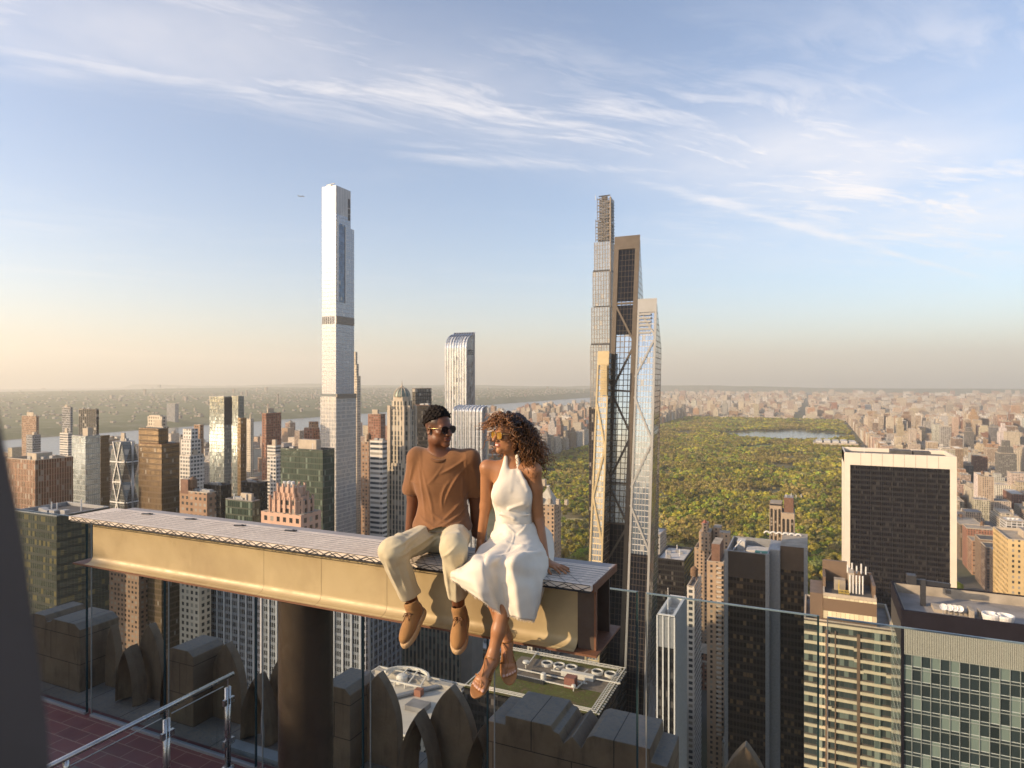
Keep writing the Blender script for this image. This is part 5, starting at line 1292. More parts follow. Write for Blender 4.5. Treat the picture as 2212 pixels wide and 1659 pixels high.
while y < PARK[3]:
    s = 10.5 if y < 1900 else 13 if y < 3000 else 17
    x = PARK[0]+4
    while x < PARK[2]-8:
        px, py = x+r4.uniform(-.45, .45)*s, y+r4.uniform(-.45, .45)*s; x += s
        if any(in_poly(px, py, P) for P in [RES]+LAWNS): continue
        if mn.noise(Vector((px*.006, py*.006, 9.))) < -.34 or mn.noise(Vector((px*.021, py*.017, 3.))) < -.36: continue
        u, v, d = proj(px, py, 8)
        if -30 < u < 2240: pts.append((d, px, py, s, u, v))
    y += s
for k in range(60):                    # street trees near the plaza right of the black slab
    px, py = (r4.uniform(95, 186), r4.uniform(560, 745)) if k < 40 else (r4.uniform(-20, 70), r4.uniform(650, 745)); u, v, d = proj(px, py, 8); pts.append((d, px, py, 9., u, v))
pts.sort(key=lambda t: t[0])
def seen_tree(u, v, d):
    if 690 < u < 1260 and v > 1100 and not 1185 < u < 1275: return False
    return not any(a+2 < u < b-2 and v > v0+4 and d > dd for a, b, v0, v1, dd in HEROES)
cnt = 0; mass_pts = []
ZW_ = lambda u, v: ('right of the arched hotel tower' if 1716 < u < 1830 else 'right of the faceted tower' if 1425 < u <= 1716 else 'left of the faceted tower' if u <= 1290 else 'right of the black glass slab' if u >= 2050 else 'beside the towers')
for t in pts:
    d, px, py, s, u, v = t
    ok = seen_tree(u, v, d)
    if not ok and d < 2600: continue
    gn, gc = r4.choices(GREENS, GW)[0]
    if mn.noise(Vector((px*.004, py*.004, 2.))) > .22: gn, gc = GREENS[4] if r4.random() < .6 else GREENS[1]
    if ok and cnt < 290:
        cnt += 1; sc_ = s/10.5*r4.choice((.62, .8, .95, 1.1, 1.3, 1.55))*r4.uniform(.92, 1.1); hz = r4.uniform(.8, 1.25)
        zn = 'near edge' if d < 880 else 'southern woods' if d < 1010 else 'inner woods'
        sz = 'large' if sc_ > 1.1 else 'small' if sc_ < .92 else 'middling'
        o = bpy.data.objects.new('tree', None) if False else bpy.data.objects.new('tree', protos[cnt % 6]); COL.objects.link(o)
        o.location = (px, py, .5); o.scale = (sc_, sc_, sc_*hz); o.rotation_euler = (0, 0, r4.uniform(0, 6.28)); o.color = (*[q*r4.uniform(.85, 1.2) for q in gc], 1)
        tag(o, '%s %s tree, park %s, %s' % (sz, gn, zn, ZW_(u, v)), 'tree', '%s %s trees, %s, %s' % (sz, gn, zn, ZW_(u, v)))
        if trunk0 is None: trunk0 = tm.build('trunk', BARK, o, origin=(0, 0, 0))
        else:
            c = trunk0.copy(); COL.objects.link(c); c.parent = o
    else: mass_pts.append((px, py, s, gc))
Qs, Ts = [], []
for px, py, s, gc in mass_pts:
    n = 70 if s < 12 else 55 if s < 15 else 44
    q, t = crown_arrays(nrg, n, s*.62*r4.choice((.6, .8, 1, 1.3, 1.7))*r4.uniform(.9, 1.1), r4.uniform(8, 19), s*.155)
    Qs.append(q+np.array([px, py, .5])); Ts.append(t[:, None]*np.array(gc)[None, :]*r4.uniform(.7, 1.3)*(1+.55*mn.noise(Vector((px*.011, py*.008, 5.)))))
mo = link_mesh('woodland', quads_mesh('woodland', np.concatenate(Qs), np.concatenate(Ts), []), [LEAF]); mo.color = (1, 1, 1, 1); tag(mo, kind='stuff')
# pale museum roofs and the small pavilion at the park's side
def museum():
    c = WZ(1798, 966, 0); o = empty('museum', (c.x, c.y, 0), 'low pale museum with glass roofs among the trees at the park\'s east side', 'museum')
    x, y = c.x, c.y
    MB().box(x-70, y-40, 0, x+90, y+90, 20, 0, 1).build('walls', [MAT['limestone'], MAT['roof_grey']], o)
    m = MB()
    for k in range(5): m.prism([(x-60+k*30, y-30), (x-38+k*30, y-30), (x-38+k*30, y+60), (x-60+k*30, y+60)], 20, 26+2*(k % 2), 0, 0)
    m.build('glass_roof', MAT['roof_white'], o)
museum()
# ============================================================ foreground: beam, column, terrace, glass screen, parapet, handrail
def metal(name, col, rough, metalv, stain=(.1,.06,.03), amt=.5, scale=2.2, bmp=.05):
    m, g, out = newmat(name); tc = g.n('ShaderNodeTexCoord').outputs['Object']
    a = g.noise(tc, scale, 6, .62, .4); b = g.noise(tc, scale*9, 5, .7)
    st = g.vm('MULTIPLY', tc, (1., 1., .18)); c = g.noise(st, scale*6, 4, .6)
    f = g.m('MULTIPLY', g.mapr(a, .42, .72), amt); col1 = g.mix(f, col, stain)
    col2 = g.mix(g.m('MULTIPLY', g.mapr(c, .6, .8), amt*.5), col1, tuple(q*1.35 for q in col))
    principled(g, out, base=col2, rough=g.mapr(b, .3, .7, rough-.1, rough+.12), metal=metalv, normal=bump(g, b, bmp, .01)); return m
BZ0, BZ1 = HC-1.49, HC-1.10; BY0, BY1 = 3.42, 3.885; BX0, BX1 = -5.50, -1.09
gold = metal('brass_paint', (.44,.34,.18), .5, .1, (.25,.17,.085), .7, 1.1)
rust = metal('rust_edge', (.17,.075,.038), .6, .05, (.12,.05,.025), .6, 3)
inner = metal('beam_inner', (.20,.15,.10), .6, .05, (.12,.085,.055), .4, 2)
beam = empty('steel_beam', ((BX0+BX1)/2, BY0, BZ0), 'tan steel girder held across the view, with a netted pale top where the couple sit', 'girder')
def lofted(name, prof, x0, x1, mat, parent, nseg=1, smooth=True, cap=True):
    """profile of (y, z) carried along the beam"""
    m = MB(); xs = [x0+(x1-x0)*i/nseg for i in range(nseg+1)]
    for i in range(nseg):
        for j in range(len(prof)-1):
            a, b = prof[j], prof[j+1]
            m.quad((xs[i], a[0], a[1]), (xs[i+1], a[0], a[1]), (xs[i+1], b[0], b[1]), (xs[i], b[0], b[1]))
    o = m.build(name, mat, parent)
    if smooth:
        me = o.data; bm = bmesh.new(); bm.from_mesh(me); bmesh.ops.remove_doubles(bm, verts=bm.verts, dist=1e-5); bm.to_mesh(me); bm.free()
        me.polygons.foreach_set('use_smooth', [True]*len(me.polygons))
    return o
WY = BY0+.075; fil = [(BY0+.004, BZ0+.012)]+[(BY0+.012+.004*k, BZ0+.0135+.0005*k) for k in range(3)]
for k in range(9):
    t = k/8*math.pi/2; fil.append((WY-.055+.055*math.sin(t), BZ0+.070-.055*math.cos(t)))
seams = [BX0+.14, solve_x(570, WY), solve_x(694, WY), solve_x(836, WY), BX1-.10]
for a, b in zip(seams[:-1], seams[1:]):
    lofted('web_panel', fil+[(WY, BZ0+.30), (WY, BZ1-.055)], a+.0012, b-.0012, gold, beam, 6)
m = MB(); m.box(BX0+.16, WY+.004, BZ0+.02, BX1-.11, BY1-.07, BZ1-.05); m.build('girder_core', inner, beam)
m = MB(); m.box(BX0, BY0, BZ0, BX1+.03, BY1+.02, BZ0+.012); m.build('bottom_flange', rust, beam)
m = MB(); m.box(BX1-.10, WY-.004, BZ0+.0125, BX1-.085, BY1-.05, BZ1-.05); m.box(BX1-.085, WY-.006, BZ0+.0125, BX1-.005, WY+.008, BZ1-.05); m.box(BX1-.085, BY1-.10, BZ0+.0125, BX1-.005, BY1-.085, BZ1-.05); m.build('end_plates', metal('end_plate', (.075,.056,.042), .6, .05, (.06,.03,.018), .6, 4), beam)
m = MB(); m.box(BX1-.004, BY0+.02, BZ1-.045, BX1+.012, BY1+.012, BZ1-.004); m.box(BX1-.004, WY-.01, BZ0+.0125, BX1+.008, WY+.012, BZ1-.0455); m.build('end_angle', rust, beam)
m = MB(); m.box(BX0+.05, BY0+.03, BZ1-.05, BX1, BY1-.001, BZ1-.032); m.build('top_flange', MAT['steel_dark'], beam)
def pad_mat():
    m, g, out = newmat('pale_pad'); tc = g.n('ShaderNodeTexCoord').outputs['Object']
    s = g.n('ShaderNodeSeparateXYZ'); g.l(tc, s.inputs[0])
    w_ = g.m('ADD', s.outputs[1], g.m('MULTIPLY', g.m('SUBTRACT', g.noise(g.vm('MULTIPLY', tc, (9, 2, 1)), 1.5, 3, .6), .5), .006))
    ln = g.m('ABSOLUTE', g.m('SUBTRACT', g.m('FRACT', g.m('DIVIDE', w_, .047)), .5))
    seam = g.mapr(ln, .02, .07, 1., 0.)
    br = g.mapr(g.noise(g.vm('MULTIPLY', tc, (30, 1, 1)), 1., 2, .5), .38, .5)
    n = g.noise(tc, 7, 6, .65); sp_ = g.mapr(g.noise(tc, 26, 4, .7), .66, .74)
    c = g.mix(g.mapr(n, .35, .7), (.76,.66,.55), (.64,.55,.46)); c = g.mix(g.m('MULTIPLY', sp_, .6), c, (.12,.09,.08)); c = g.mix(g.m('MULTIPLY', g.m('MULTIPLY', seam, br), .85), c, (.06,.05,.05))
    principled(g, out, base=c, rough=.75, spec=.25, normal=bump(g, g.m('SUBTRACT', n, seam), .3, .006)); return m
pad = pad_mat()
m = MB(); m.box(BX0-.03, BY0-.012, BZ1-.030, BX1+.004, BY1-.09, BZ1); m.build('top_pad', pad, beam)
m = MB(); m.box(BX0+.10, BY1-.088, BZ1-.030, BX1+.004, BY1, BZ1-.003); m.build('rear_strip', plain('rear_strip', (.36,.33,.31), .6, .1, var=.1, scale=3), beam)
blackc = plain('black_cord', (.012,.012,.014), .6)
m = MB(); n = 30; L = BX1-BX0
for k in range(n):
    xa = BX0+L*k/n; xb = BX0+L*(k+1)/n; xm = (xa+xb)/2; j = random.Random(k).uniform(-.004, .004)
    m.tube([(xa, BY0-.016, BZ1-.004), (xm, BY0-.018, BZ1-.036+j), (xb, BY0-.016, BZ1-.004)], .0021, 5)
    m.tube([(xa-.02, BY0-.015, BZ1-.032+j), (xm-.02, BY0-.018, BZ1-.004), (xb-.02, BY0-.015, BZ1-.034)], .0017, 5)
m.tube([(BX0, BY0-.016, BZ1-.037), (BX1, BY0-.016, BZ1-.037)], .003, 5); m.tube([(BX0, BY0-.014, BZ1+.001), (BX1, BY0-.014, BZ1+.001)], .002, 5)
for k in range(1, 8):
    yy = BY0+.045*k
    m.tube([(BX0+.02*k+(L-.02*k)*i/40, yy+.004*math.sin(i*1.7+k), BZ1+.0008) for i in range(41)], .0010, 4)
for k in range(14):
    xa = BX1-.05-.09*k; m.tube([(xa-.30, BY0+.36, BZ1+.0018), (xa, BY0-.01, BZ1+.0018)], .0009, 4)
m.build('netting', blackc, beam)
m = MB()
for u, v in ((318,1111),(412,1122),(518,1136),(628,1147)):
    p = WZ(u, v, BZ1); m.obox((p.x, p.y, BZ1+.004), (.045, .012, 0), (-.006, .012, 0), (0, 0, .003)); m.obox((p.x+.02, p.y+.01, BZ1+.004), (.02, -.014, 0), (.005, .006, 0), (0, 0, .003))
m.build('anchor_slot', MAT['steel_dark'], beam)
# column
cxm = solve_x(661, 3.66); cr = .188
col = empty('beam_column', (cxm, 3.66, HC-4.72), 'dark round steel column carrying the girder', 'column')
cm = metal('column_bronze', (.045,.032,.02), .42, .1, (.014,.011,.009), .85, 2.5)
MB().lathe((cxm, 3.66, 0), [(cr, HC-4.70), (cr, BZ0-.02)], 40).build('shaft', cm, col, smooth=True)
MB().lathe((cxm, 3.66, 0), [(cr+.012, BZ0-.021), (cr+.012, BZ0-.001), (0, BZ0-.001)], 40).build('collar', cm, col)
MB().lathe((cxm, 3.66, 0), [(cr+.1, HC-4.715), (cr+.1, HC-4.68), (cr, HC-4.68)], 40).build('base_plate', cm, col)
# terrace
TZ = HC-4.72; GY = 6.03
def tile_mat():
    m, g, out = newmat('red_tile_floor'); tc = g.n('ShaderNodeTexCoord').outputs['Object']
    b = g.n('ShaderNodeTexBrick'); g.l(tc, b.inputs['Vector']); b.offset = .5; b.inputs['Scale'].default_value = 1.; b.inputs['Mortar Size'].default_value = .008; b.inputs['Brick Width'].default_value = .44; b.inputs['Row Height'].default_value = .22
    b.inputs['Color1'].default_value = (.17,.048,.04,1); b.inputs['Color2'].default_value = (.125,.038,.033,1); b.inputs['Mortar'].default_value = (.27,.17,.12,1)
    n = g.noise(tc, 3, 6, .6); c = g.mix(.3, b.outputs[0], g.mix(g.mapr(n, .3, .7), (.10,.035,.03), (.25,.10,.08)))
    principled(g, out, base=c, rough=g.mapr(n, .3, .7, .35, .6), normal=bump(g, g.m('SUBTRACT', 1., b.outputs['Fac']), .3, .004)); return m
m = MB(); m.box(-16, -2.5, TZ-.3, 14, GY+.12, TZ); tag(m.build('terrace_floor', tile_mat()), kind='structure')
# glass screen
def glass_mat(name, tint, refl=1.0):
    m, g, out = newmat(name); t = g.n('ShaderNodeBsdfTransparent'); t.inputs[0].default_value = (*tint, 1)
    gl = g.n('ShaderNodeBsdfGlossy'); gl.inputs['Roughness'].default_value = .02; gl.inputs['Color'].default_value = (1, 1, 1, 1)
    fr = g.n('ShaderNodeFresnel'); fr.inputs[0].default_value = 1.5; mx = g.n('ShaderNodeMixShader')
    g.l(g.m('MULTIPLY', fr.outputs[0], refl, clamp=True), mx.inputs[0]); g.l(t.outputs[0], mx.inputs[1]); g.l(gl.outputs[0], mx.inputs[2]); g.l(mx.outputs[0], out.inputs[0]); return m
GL = glass_mat('screen_glass', (.70,.765,.795), .25)
edge_dark = plain('glass_edge', (.02,.045,.05), .15); edge_top = plain('polished_edge', (.16,.22,.25), .25, spec=.5)
edge_lt = plain('clear_edge', (.30,.30,.27), .2, spec=.8)
edges = [-60, 187, 198, 355, 365, 552, 568, 783, 801, 1052, 1069, 1375, 1397, 1765, 1789, 2290]
GT = HC-1.95
words = ['leftmost clear glass screen panel, partly behind the blurred post', 'tall glass screen panel behind the left end of the girder', 'tall glass screen panel crossed by the upper end of the metal handrail', 'tall glass screen panel just left of and behind the dark round column', 'tall glass screen panel just right of the dark round column', 'tall glass screen panel below the woman\'s feet, standing before the stone blocks', 'wide glass screen panel in front of the narrow white-pilastered tower', 'rightmost glass screen panel before the near glass office block']
for k in range(8):
    xa, xb = solve_x(edges[2*k], GY), solve_x(edges[2*k+1], GY)
    gp = empty('glass_screen', ((xa+xb)/2, GY, TZ), words[k], 'glass panel', 'glass panels of the terrace screen')
    m = MB(); m.quad((xa, GY, TZ+.03), (xb, GY, TZ+.03), (xb, GY, GT), (xa, GY, GT)); m.build('pane', GL, gp)
    MB().box(xa, GY-.009, GT, xb, GY+.009, GT+.012).build('top_edge', edge_top, gp)
    MB().box(xb, GY-.012, TZ+.03, xb+.016, GY+.012, GT+.012).build('dark_edge', edge_dark, gp)
    MB().box(xa-.008, GY-.008, TZ+.03, xa, GY+.008, GT+.012).build('clear_edge', edge_lt, gp)
    MB().box(xa, GY-.03, TZ-.002, xb, GY+.03, TZ+.03).build('base_channel', MAT['steel_grey'], gp)
# stone parapet
def stone_mat(joints=True):
    m, g, out = newmat('weathered_stone'); tc = g.n('ShaderNodeTexCoord').outputs['Object']
    a = g.noise(tc, 1.3, 7, .65, .3); b = g.noise(tc, 22, 6, .7); st = g.noise(g.vm('MULTIPLY', tc, (1, 1, .25)), 5, 5, .65)
    c = g.mix(g.mapr(a, .3, .7), (.30,.205,.125), (.18,.12,.075)); c = g.mix(g.m('MULTIPLY', g.mapr(st, .52, .72), .7), c, (.07,.055,.04))
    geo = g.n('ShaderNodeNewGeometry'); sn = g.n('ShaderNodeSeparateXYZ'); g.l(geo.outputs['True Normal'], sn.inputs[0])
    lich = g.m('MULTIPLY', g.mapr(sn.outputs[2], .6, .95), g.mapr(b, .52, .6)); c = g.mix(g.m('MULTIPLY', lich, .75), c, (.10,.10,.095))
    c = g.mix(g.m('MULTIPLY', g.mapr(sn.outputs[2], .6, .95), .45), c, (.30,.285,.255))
    ob_ = g.n('ShaderNodeSeparateXYZ'); g.l(tc, ob_.inputs[0]); cb_ = g.n('ShaderNodeCombineXYZ'); g.l(ob_.outputs[0], cb_.inputs[0]); g.l(ob_.outputs[2], cb_.inputs[1])
    bk_ = g.n('ShaderNodeTexBrick'); g.l(cb_.outputs[0], bk_.inputs['Vector']); bk_.inputs['Scale'].default_value = 1.; bk_.inputs['Brick Width'].default_value = .9; bk_.inputs['Row Height'].default_value = .42; bk_.inputs['Mortar Size'].default_value = .006
    c = g.mix(g.m('MULTIPLY', bk_.outputs['Fac'], .75 if joints else 0.), c, (.035,.03,.025))
    pit = g.mapr(g.noise(tc, 60, 4, .7), .62, .7); c = g.mix(g.m('MULTIPLY', pit, .5), c, (.05,.04,.03))
    principled(g, out, base=c, rough=.85, spec=.25, normal=bump(g, g.m('ADD', b, g.m('MULTIPLY', a, 2.)), .35, .02)); return m
ST_ = stone_mat(); SO_ = stone_mat(False)
def bevel_obj(o, w_=.02, seg=2, weld=True):
    bm = bmesh.new(); bm.from_mesh(o.data)
    bmesh.ops.remove_doubles(bm, verts=bm.verts, dist=1e-5); bmesh.ops.recalc_face_normals(bm, faces=bm.faces)
    es = [e for e in bm.edges if len(e.link_faces) == 2 and e.calc_face_angle(0) > .35]
    bmesh.ops.bevel(bm, geom=es, offset=w_, segments=seg, affect='EDGES', profile=.5, clamp_overlap=True)
    bm.to_mesh(o.data); bm.free(); return o
def profile_block(name, prof, y0, y1, zb, label, cat='stone block', group='stone blocks of the parapet', bev=.010, mat=None):
    xs = [p[0] for p in prof]; o = MB(); n = len(prof)
    m = MB(); pl = list(prof)+[(prof[-1][0], zb), (prof[0][0], zb)]
    m.poly([(x, y0, z) for x, z in pl]); m.poly([(x, y1, z) for x, z in reversed(pl)])
    for i in range(len(pl)):
        a, b = pl[i], pl[(i+1) % len(pl)]; m.quad((b[0], y0, b[1]), (a[0], y0, a[1]), (a[0], y1, a[1]), (b[0], y1, b[1]))
    m.f[0] = m.f[0][::-1]; m.f[1] = m.f[1][::-1]
    ob = m.build(name, mat or ST_, origin=(sum(xs)/n, y0, zb)); bevel_obj(ob, bev); return tag(ob, label, cat, group)
X = lambda u, y=6.45: solve_x(u, y)
zt = HC-3.60; zb = HC-5.6
profile_block('parapet_block', [(X(1052), zt-.10), (X(1091), zt-.10), (X(1091)+.001, zt), (X(1189), zt), (X(1195), zt-.05), (X(1207), zt-.065), (X(1217), zt-.155), (X(1236), zt-.06), (X(1256), zt-.16), (X(1268), zt-.035), (X(1281), zt), (X(1404), zt), (X(1405), zt-.13), (X(1441), zt-.14)], 6.45, 7.08, zb, 'wide double stone block with ridged saddle in its middle, below the woman\'s feet')
z2 = HC-3.73
profile_block('parapet_block', [(X(360), z2-.05), (X(372), z2), (X(405), z2), (X(417), z2-.07)], 6.45, 6.98, zb, 'chamfered stone block with one sunlit face, left of the dark round column')
profile_block('parapet_block', [(X(690), z2-.05), (X(700), z2), (X(744), z2), (X(756), z2-.07)], 6.45, 6.98, zb, 'chamfered stone block with spotted top just right of the dark round column')
profile_block('parapet_block', [(X(62), z2-.06), (X(72), z2+.02), (X(95), z2+.02), (X(101), z2-.07), (X(108), z2-.05), (X(114), z2), (X(160), z2), (X(172), z2-.08)], 6.45, 7.08, zb, 'large paired stone block with lichen at the far left, beside the blurred post')
def arch_pts(cx, zpk, hw, hh, n=14):
    """half outlines of a pointed arch: from the left foot over the peak to the right foot"""
    L = [(cx-hw*(1-(t/n)**2.7), zpk-hh+hh*t/n) for t in range(n+1)]
    return L+[(2*cx-x, z) for x, z in reversed(L[:-1])]
def petal(u, v, hw, label, y0=6.78, th=.13, hh=.80):
    cx = X(u, y0); d = -cx*sY+y0*cY; zp = HC-(v-CY)/F*d
    prof = [(cx-hw, HC-5.4)]+arch_pts(cx, zp, hw, hh)+[(cx+hw, HC-5.4)]
    return profile_block('stone_petal', prof[1:-1] if False else prof, y0, y0+th, HC-5.6, label, 'stone ornament', 'pointed stone petals of the parapet', .012, SO_)
petal(238, 1352, .13, 'narrow dark pointed stone petal beside the large paired block')
petal(320, 1349, .27, 'pointed stone petal with a sunlit curved rim, far left of the parapet')
petal(486, 1390, .30, 'pointed stone petal half hidden by the chamfered block left of the column')
petal(618, 1402, .32, 'pointed stone petal partly behind the dark round column')
petal(815, 1456, .30, 'pointed stone petal half hidden by the spotted block right of the column')
petal(972, 1485, .315, 'tall pointed stone petal standing clear, directly under the man\'s shoes')
def hood(u, v, hw, label, y0=6.46, y1=6.68, slot=.105, zb=HC-4.75):
    """pointed hood: an arched shell with a narrow pierced slot"""
    cx = X(u, y0); d = -cx*sY+y0*cY; zp = HC-(v-CY)/F*d; hh = zp-zb
    out_ = arch_pts(cx, zp, hw, hh, 14); inn = arch_pts(cx+.03, zp-.14, slot, hh-.16, 14); inf = arch_pts(cx, zp-.09, slot*1.75, hh-.11, 14)
    m = MB(); n = len(out_)
    mid = arch_pts(cx, zp-.04, hw*.86, hh-.05, 14)
    for i in range(n-1):
        o0, o1, i0, i1, m0, m1, f0, f1 = out_[i], out_[i+1], inn[i], inn[i+1], mid[i], mid[i+1], inf[i], inf[i+1]
        P = lambda q, y: (q[0], y, q[1])
        m.quad(P(o0, y0+.09), P(m0, y0), P(m1, y0), P(o1, y0+.09)); m.quad(P(m0, y0), P(f0, y0+.04), P(f1, y0+.04), P(m1, y0))
        m.quad(P(o1, y0+.09), P(o1, y1), P(o0, y1), P(o0, y0+.09)); m.quad(P(f0, y0+.04), P(i0, y1), P(i1, y1), P(f1, y0+.04)); m.quad(P(i0, y1), P(o0, y1), P(o1, y1), P(i1, y1))
    ob = m.build('stone_hood', SO_, origin=(cx, y0, zb)); bm = bmesh.new(); bm.from_mesh(ob.data); bmesh.ops.remove_doubles(bm, verts=bm.verts, dist=1e-5); bmesh.ops.recalc_face_normals(bm, faces=bm.faces); bm.to_mesh(ob.data); bm.free()
    return tag(ob, label, 'stone ornament', 'pierced stone hoods of the parapet')
hood(267, 1401, .22, 'dark pointed stone hood at the far left, next to the large paired block')
hood(360, 1418, .16, 'narrow pointed stone hood with a bright rim beside the sunlit chamfered block')
hood(545, 1464, .25, 'pierced pointed stone hood behind the end of the metal handrail')
hood(894, 1547, .26, 'pierced pointed stone hood with a bright slot, under the man\'s shoes')
hood(1031, 1580, .20, 'pierced pointed stone hood touching the wide double stone block')
petal(1610, 1612, .27, 'pointed stone petal tip at the bottom edge, right of the wide double stone block', y0=6.8)
m = MB(); m.box(-14, GY+.14, HC-5.7, X(1440), 7.25, HC-4.76); ob = m.build('low_parapet', ST_, origin=(-4, 6.2, HC-5.7)); tag(ob, 'low stone base course running under the parapet blocks beyond the glass', 'parapet')
m = MB(); m.box(-6.9, GY+.20, HC-4.758, solve_x(640, 6.3), 6.40, HC-4.70); ob = m.build('pale_coping', plain('pale_coping', (.36,.37,.36), .7, var=.15, scale=2), origin=(-6, 6.3, HC-4.8)); tag(ob, 'pale grey coping slab just beyond the glass, left of the column', 'coping')
# handrail, square to the screen
ss = plain('stainless', (.55,.53,.50), .28, .95, var=.08, scale=6); HX = -6.5; RZ = HC-3.60
hr_ = empty('handrail', (HX, 5.0, TZ), 'stainless steel handrail with glass infill, meeting the glass screen at lower left', 'handrail')
MB().tube([(HX, 3.55, RZ), (HX, 5.98, RZ)], .027, 16).build('rail', ss, hr_, smooth=True)
m = MB()
for yy in (5.90, 5.06):
    pm = MB()
    for o in (-.035, .035): pm.tube([(HX, yy+o*.6, TZ+.03), (HX, yy+o*.6, RZ-.13)], .021, 12)
    po = pm.build('post', ss, hr_, smooth=True)
    MB().tube([(HX, yy, RZ-.13), (HX, yy, RZ-.02)], .008, 8).build('pin', ss, po)
    MB().lathe((HX, yy, TZ), [(.075, 0), (.075, .012), (.05, .03), (.03, .032)], 20).build('foot_flange', ss, po)
    for zz in (TZ+.28, RZ-.34):
        for sd in (-1, 1): MB().box(HX-.02, yy+sd*.033-.035, zz, HX+.02, yy+sd*.033+.035+.02*sd, zz+.07).build('glass_clamp', ss, po)
IG = glass_mat('infill_glass', (.88,.92,.92), .8)
for ya, yb in ((5.12, 5.83), (3.6, 5.0)):
    m = MB(); m.quad((HX, ya, TZ+.12), (HX, yb, TZ+.12), (HX, yb, RZ-.10), (HX, ya, RZ-.10)); ip = m.build('infill_pane', IG, hr_)
    MB().box(HX-.006, ya, RZ-.10, HX+.006, yb, RZ-.092).build('pane_edge', edge_lt, ip)
q = W(166, 1640, 6.37); pd = empty('pedestal', (HX, 4.0, TZ), 'dark metal pedestal box under the lower end of the handrail', 'pedestal')
py = 3.98; MB().box(HX-.13, py-.12, TZ, HX+.13, py+.16, RZ-.19).build('box', metal('dark_box', (.16,.14,.12), .4, .6, (.08,.06,.05), .5, 3), pd)
MB().tube([(HX, py, RZ-.19), (HX, py, RZ-.02)], .028, 12).build('stub', ss, pd, smooth=True)
MB().lathe((HX, py, RZ-.19), [(.06, 0), (.06, .015), (.03, .018)], 18).build('stub_flange', ss, pd)
# out-of-focus post close to the lens
m = MB(); dd = .30; curve = [(-6, 880), (10, 960), (36, 1090), (58, 1230), (76, 1370), (93, 1490), (105, 1590), (112, 1720)]
fr_ = [W(u, v, dd) for u, v in curve]; bk = [W(u-14, v, dd+.05) for u, v in curve]; fl = [W(u-150, v, dd) for u, v in curve]; bl = [W(u-150, v, dd+.05) for u, v in curve]
for i in range(len(curve)-1):
    m.quad(fl[i], fr_[i], fr_[i+1], fl[i+1]); m.quad(fr_[i], bk[i], bk[i+1], fr_[i+1]); m.quad(bk[i], bl[i], bl[i+1], bk[i+1]); m.quad(bl[i], fl[i], fl[i+1], bl[i+1])
ob = m.build('railing_post', plain('grey_paint', (.045,.045,.055), .6, var=.15, scale=8), origin=W(40, 1600, dd)); tag(ob, 'dark grey curved post, out of focus, at the left edge close to the lens', 'post')
# distant airliner
def airliner(u, v, d, label, s):
    c = W(u, v, d); o = empty('airliner', c, label, 'aeroplane')
    gm = plain('aircraft_grey', (.16,.17,.19), .5)
    ax = Vector((cY, sY, -.10)).normalized(); wx = Vector((-sY*.75+cY*.55, cY*.75, .28)).normalized(); up = ax.cross(wx).normalized()
    m = MB(); m.tube([c-ax*18*s, c-ax*15*s, c+ax*12*s, c+ax*18*s], [.3*s, 1.9*s, 1.9*s, .4*s], 10); m.build('fuselage', gm, o)
    for sg in (-1, 1):
        m = MB(); a = c+ax*3*s; b = c-ax*4*s+wx*sg*17*s+up*1.6*s
        m.quad(a, b, b-ax*1.6*s, a-ax*6*s); m.quad(a-ax*6*s-up*.3*s, b-ax*1.6*s-up*.2*s, b-up*.2*s, a-up*.3*s); m.build('wing', gm, o)
        MB().tube([c+ax*2*s+wx*sg*6*s-up*1.4*s, c-ax*2.5*s+wx*sg*6*s-up*1.2*s], 1.0*s, 8).build('engine', gm, o)
    m = MB(); a = c-ax*13*s; m.quad(a, a-ax*4.5*s, a-ax*6*s+up*5.5*s, a-ax*4.2*s+up*5.5*s); m.quad(a-ax*2*s-wx*6*s, a-ax*4*s-wx*6*s, a-ax*4*s+wx*6*s, a-ax*2*s+wx*6*s); m.build('tail', gm, o)
airliner(651, 424, 3300, 'small airliner in the sky left of the tallest white tower', 1.0)

# unseen rooftop bulkhead, inferred from the terrace's shade and added to cast it
bh = empty('stone_bulkhead', (-21.5, -14, HC-9), 'tall unseen stone bulkhead added west of the terrace to shade it', 'bulkhead')
MB().box(-23, -28, HC-9, -20, -1.6, HC+5.4).build('wall', ST_, bh); MB().box(-23, -29, HC+4.8, -20, -17.6, HC+11).build('upper_wall', ST_, bh); MB().box(-23.2, -28.2, HC+4.5, -19.8, -1.4, HC+4.8).build('coping', MAT['limestone'], bh)  # upper_wall is a taller step added to shade the near post
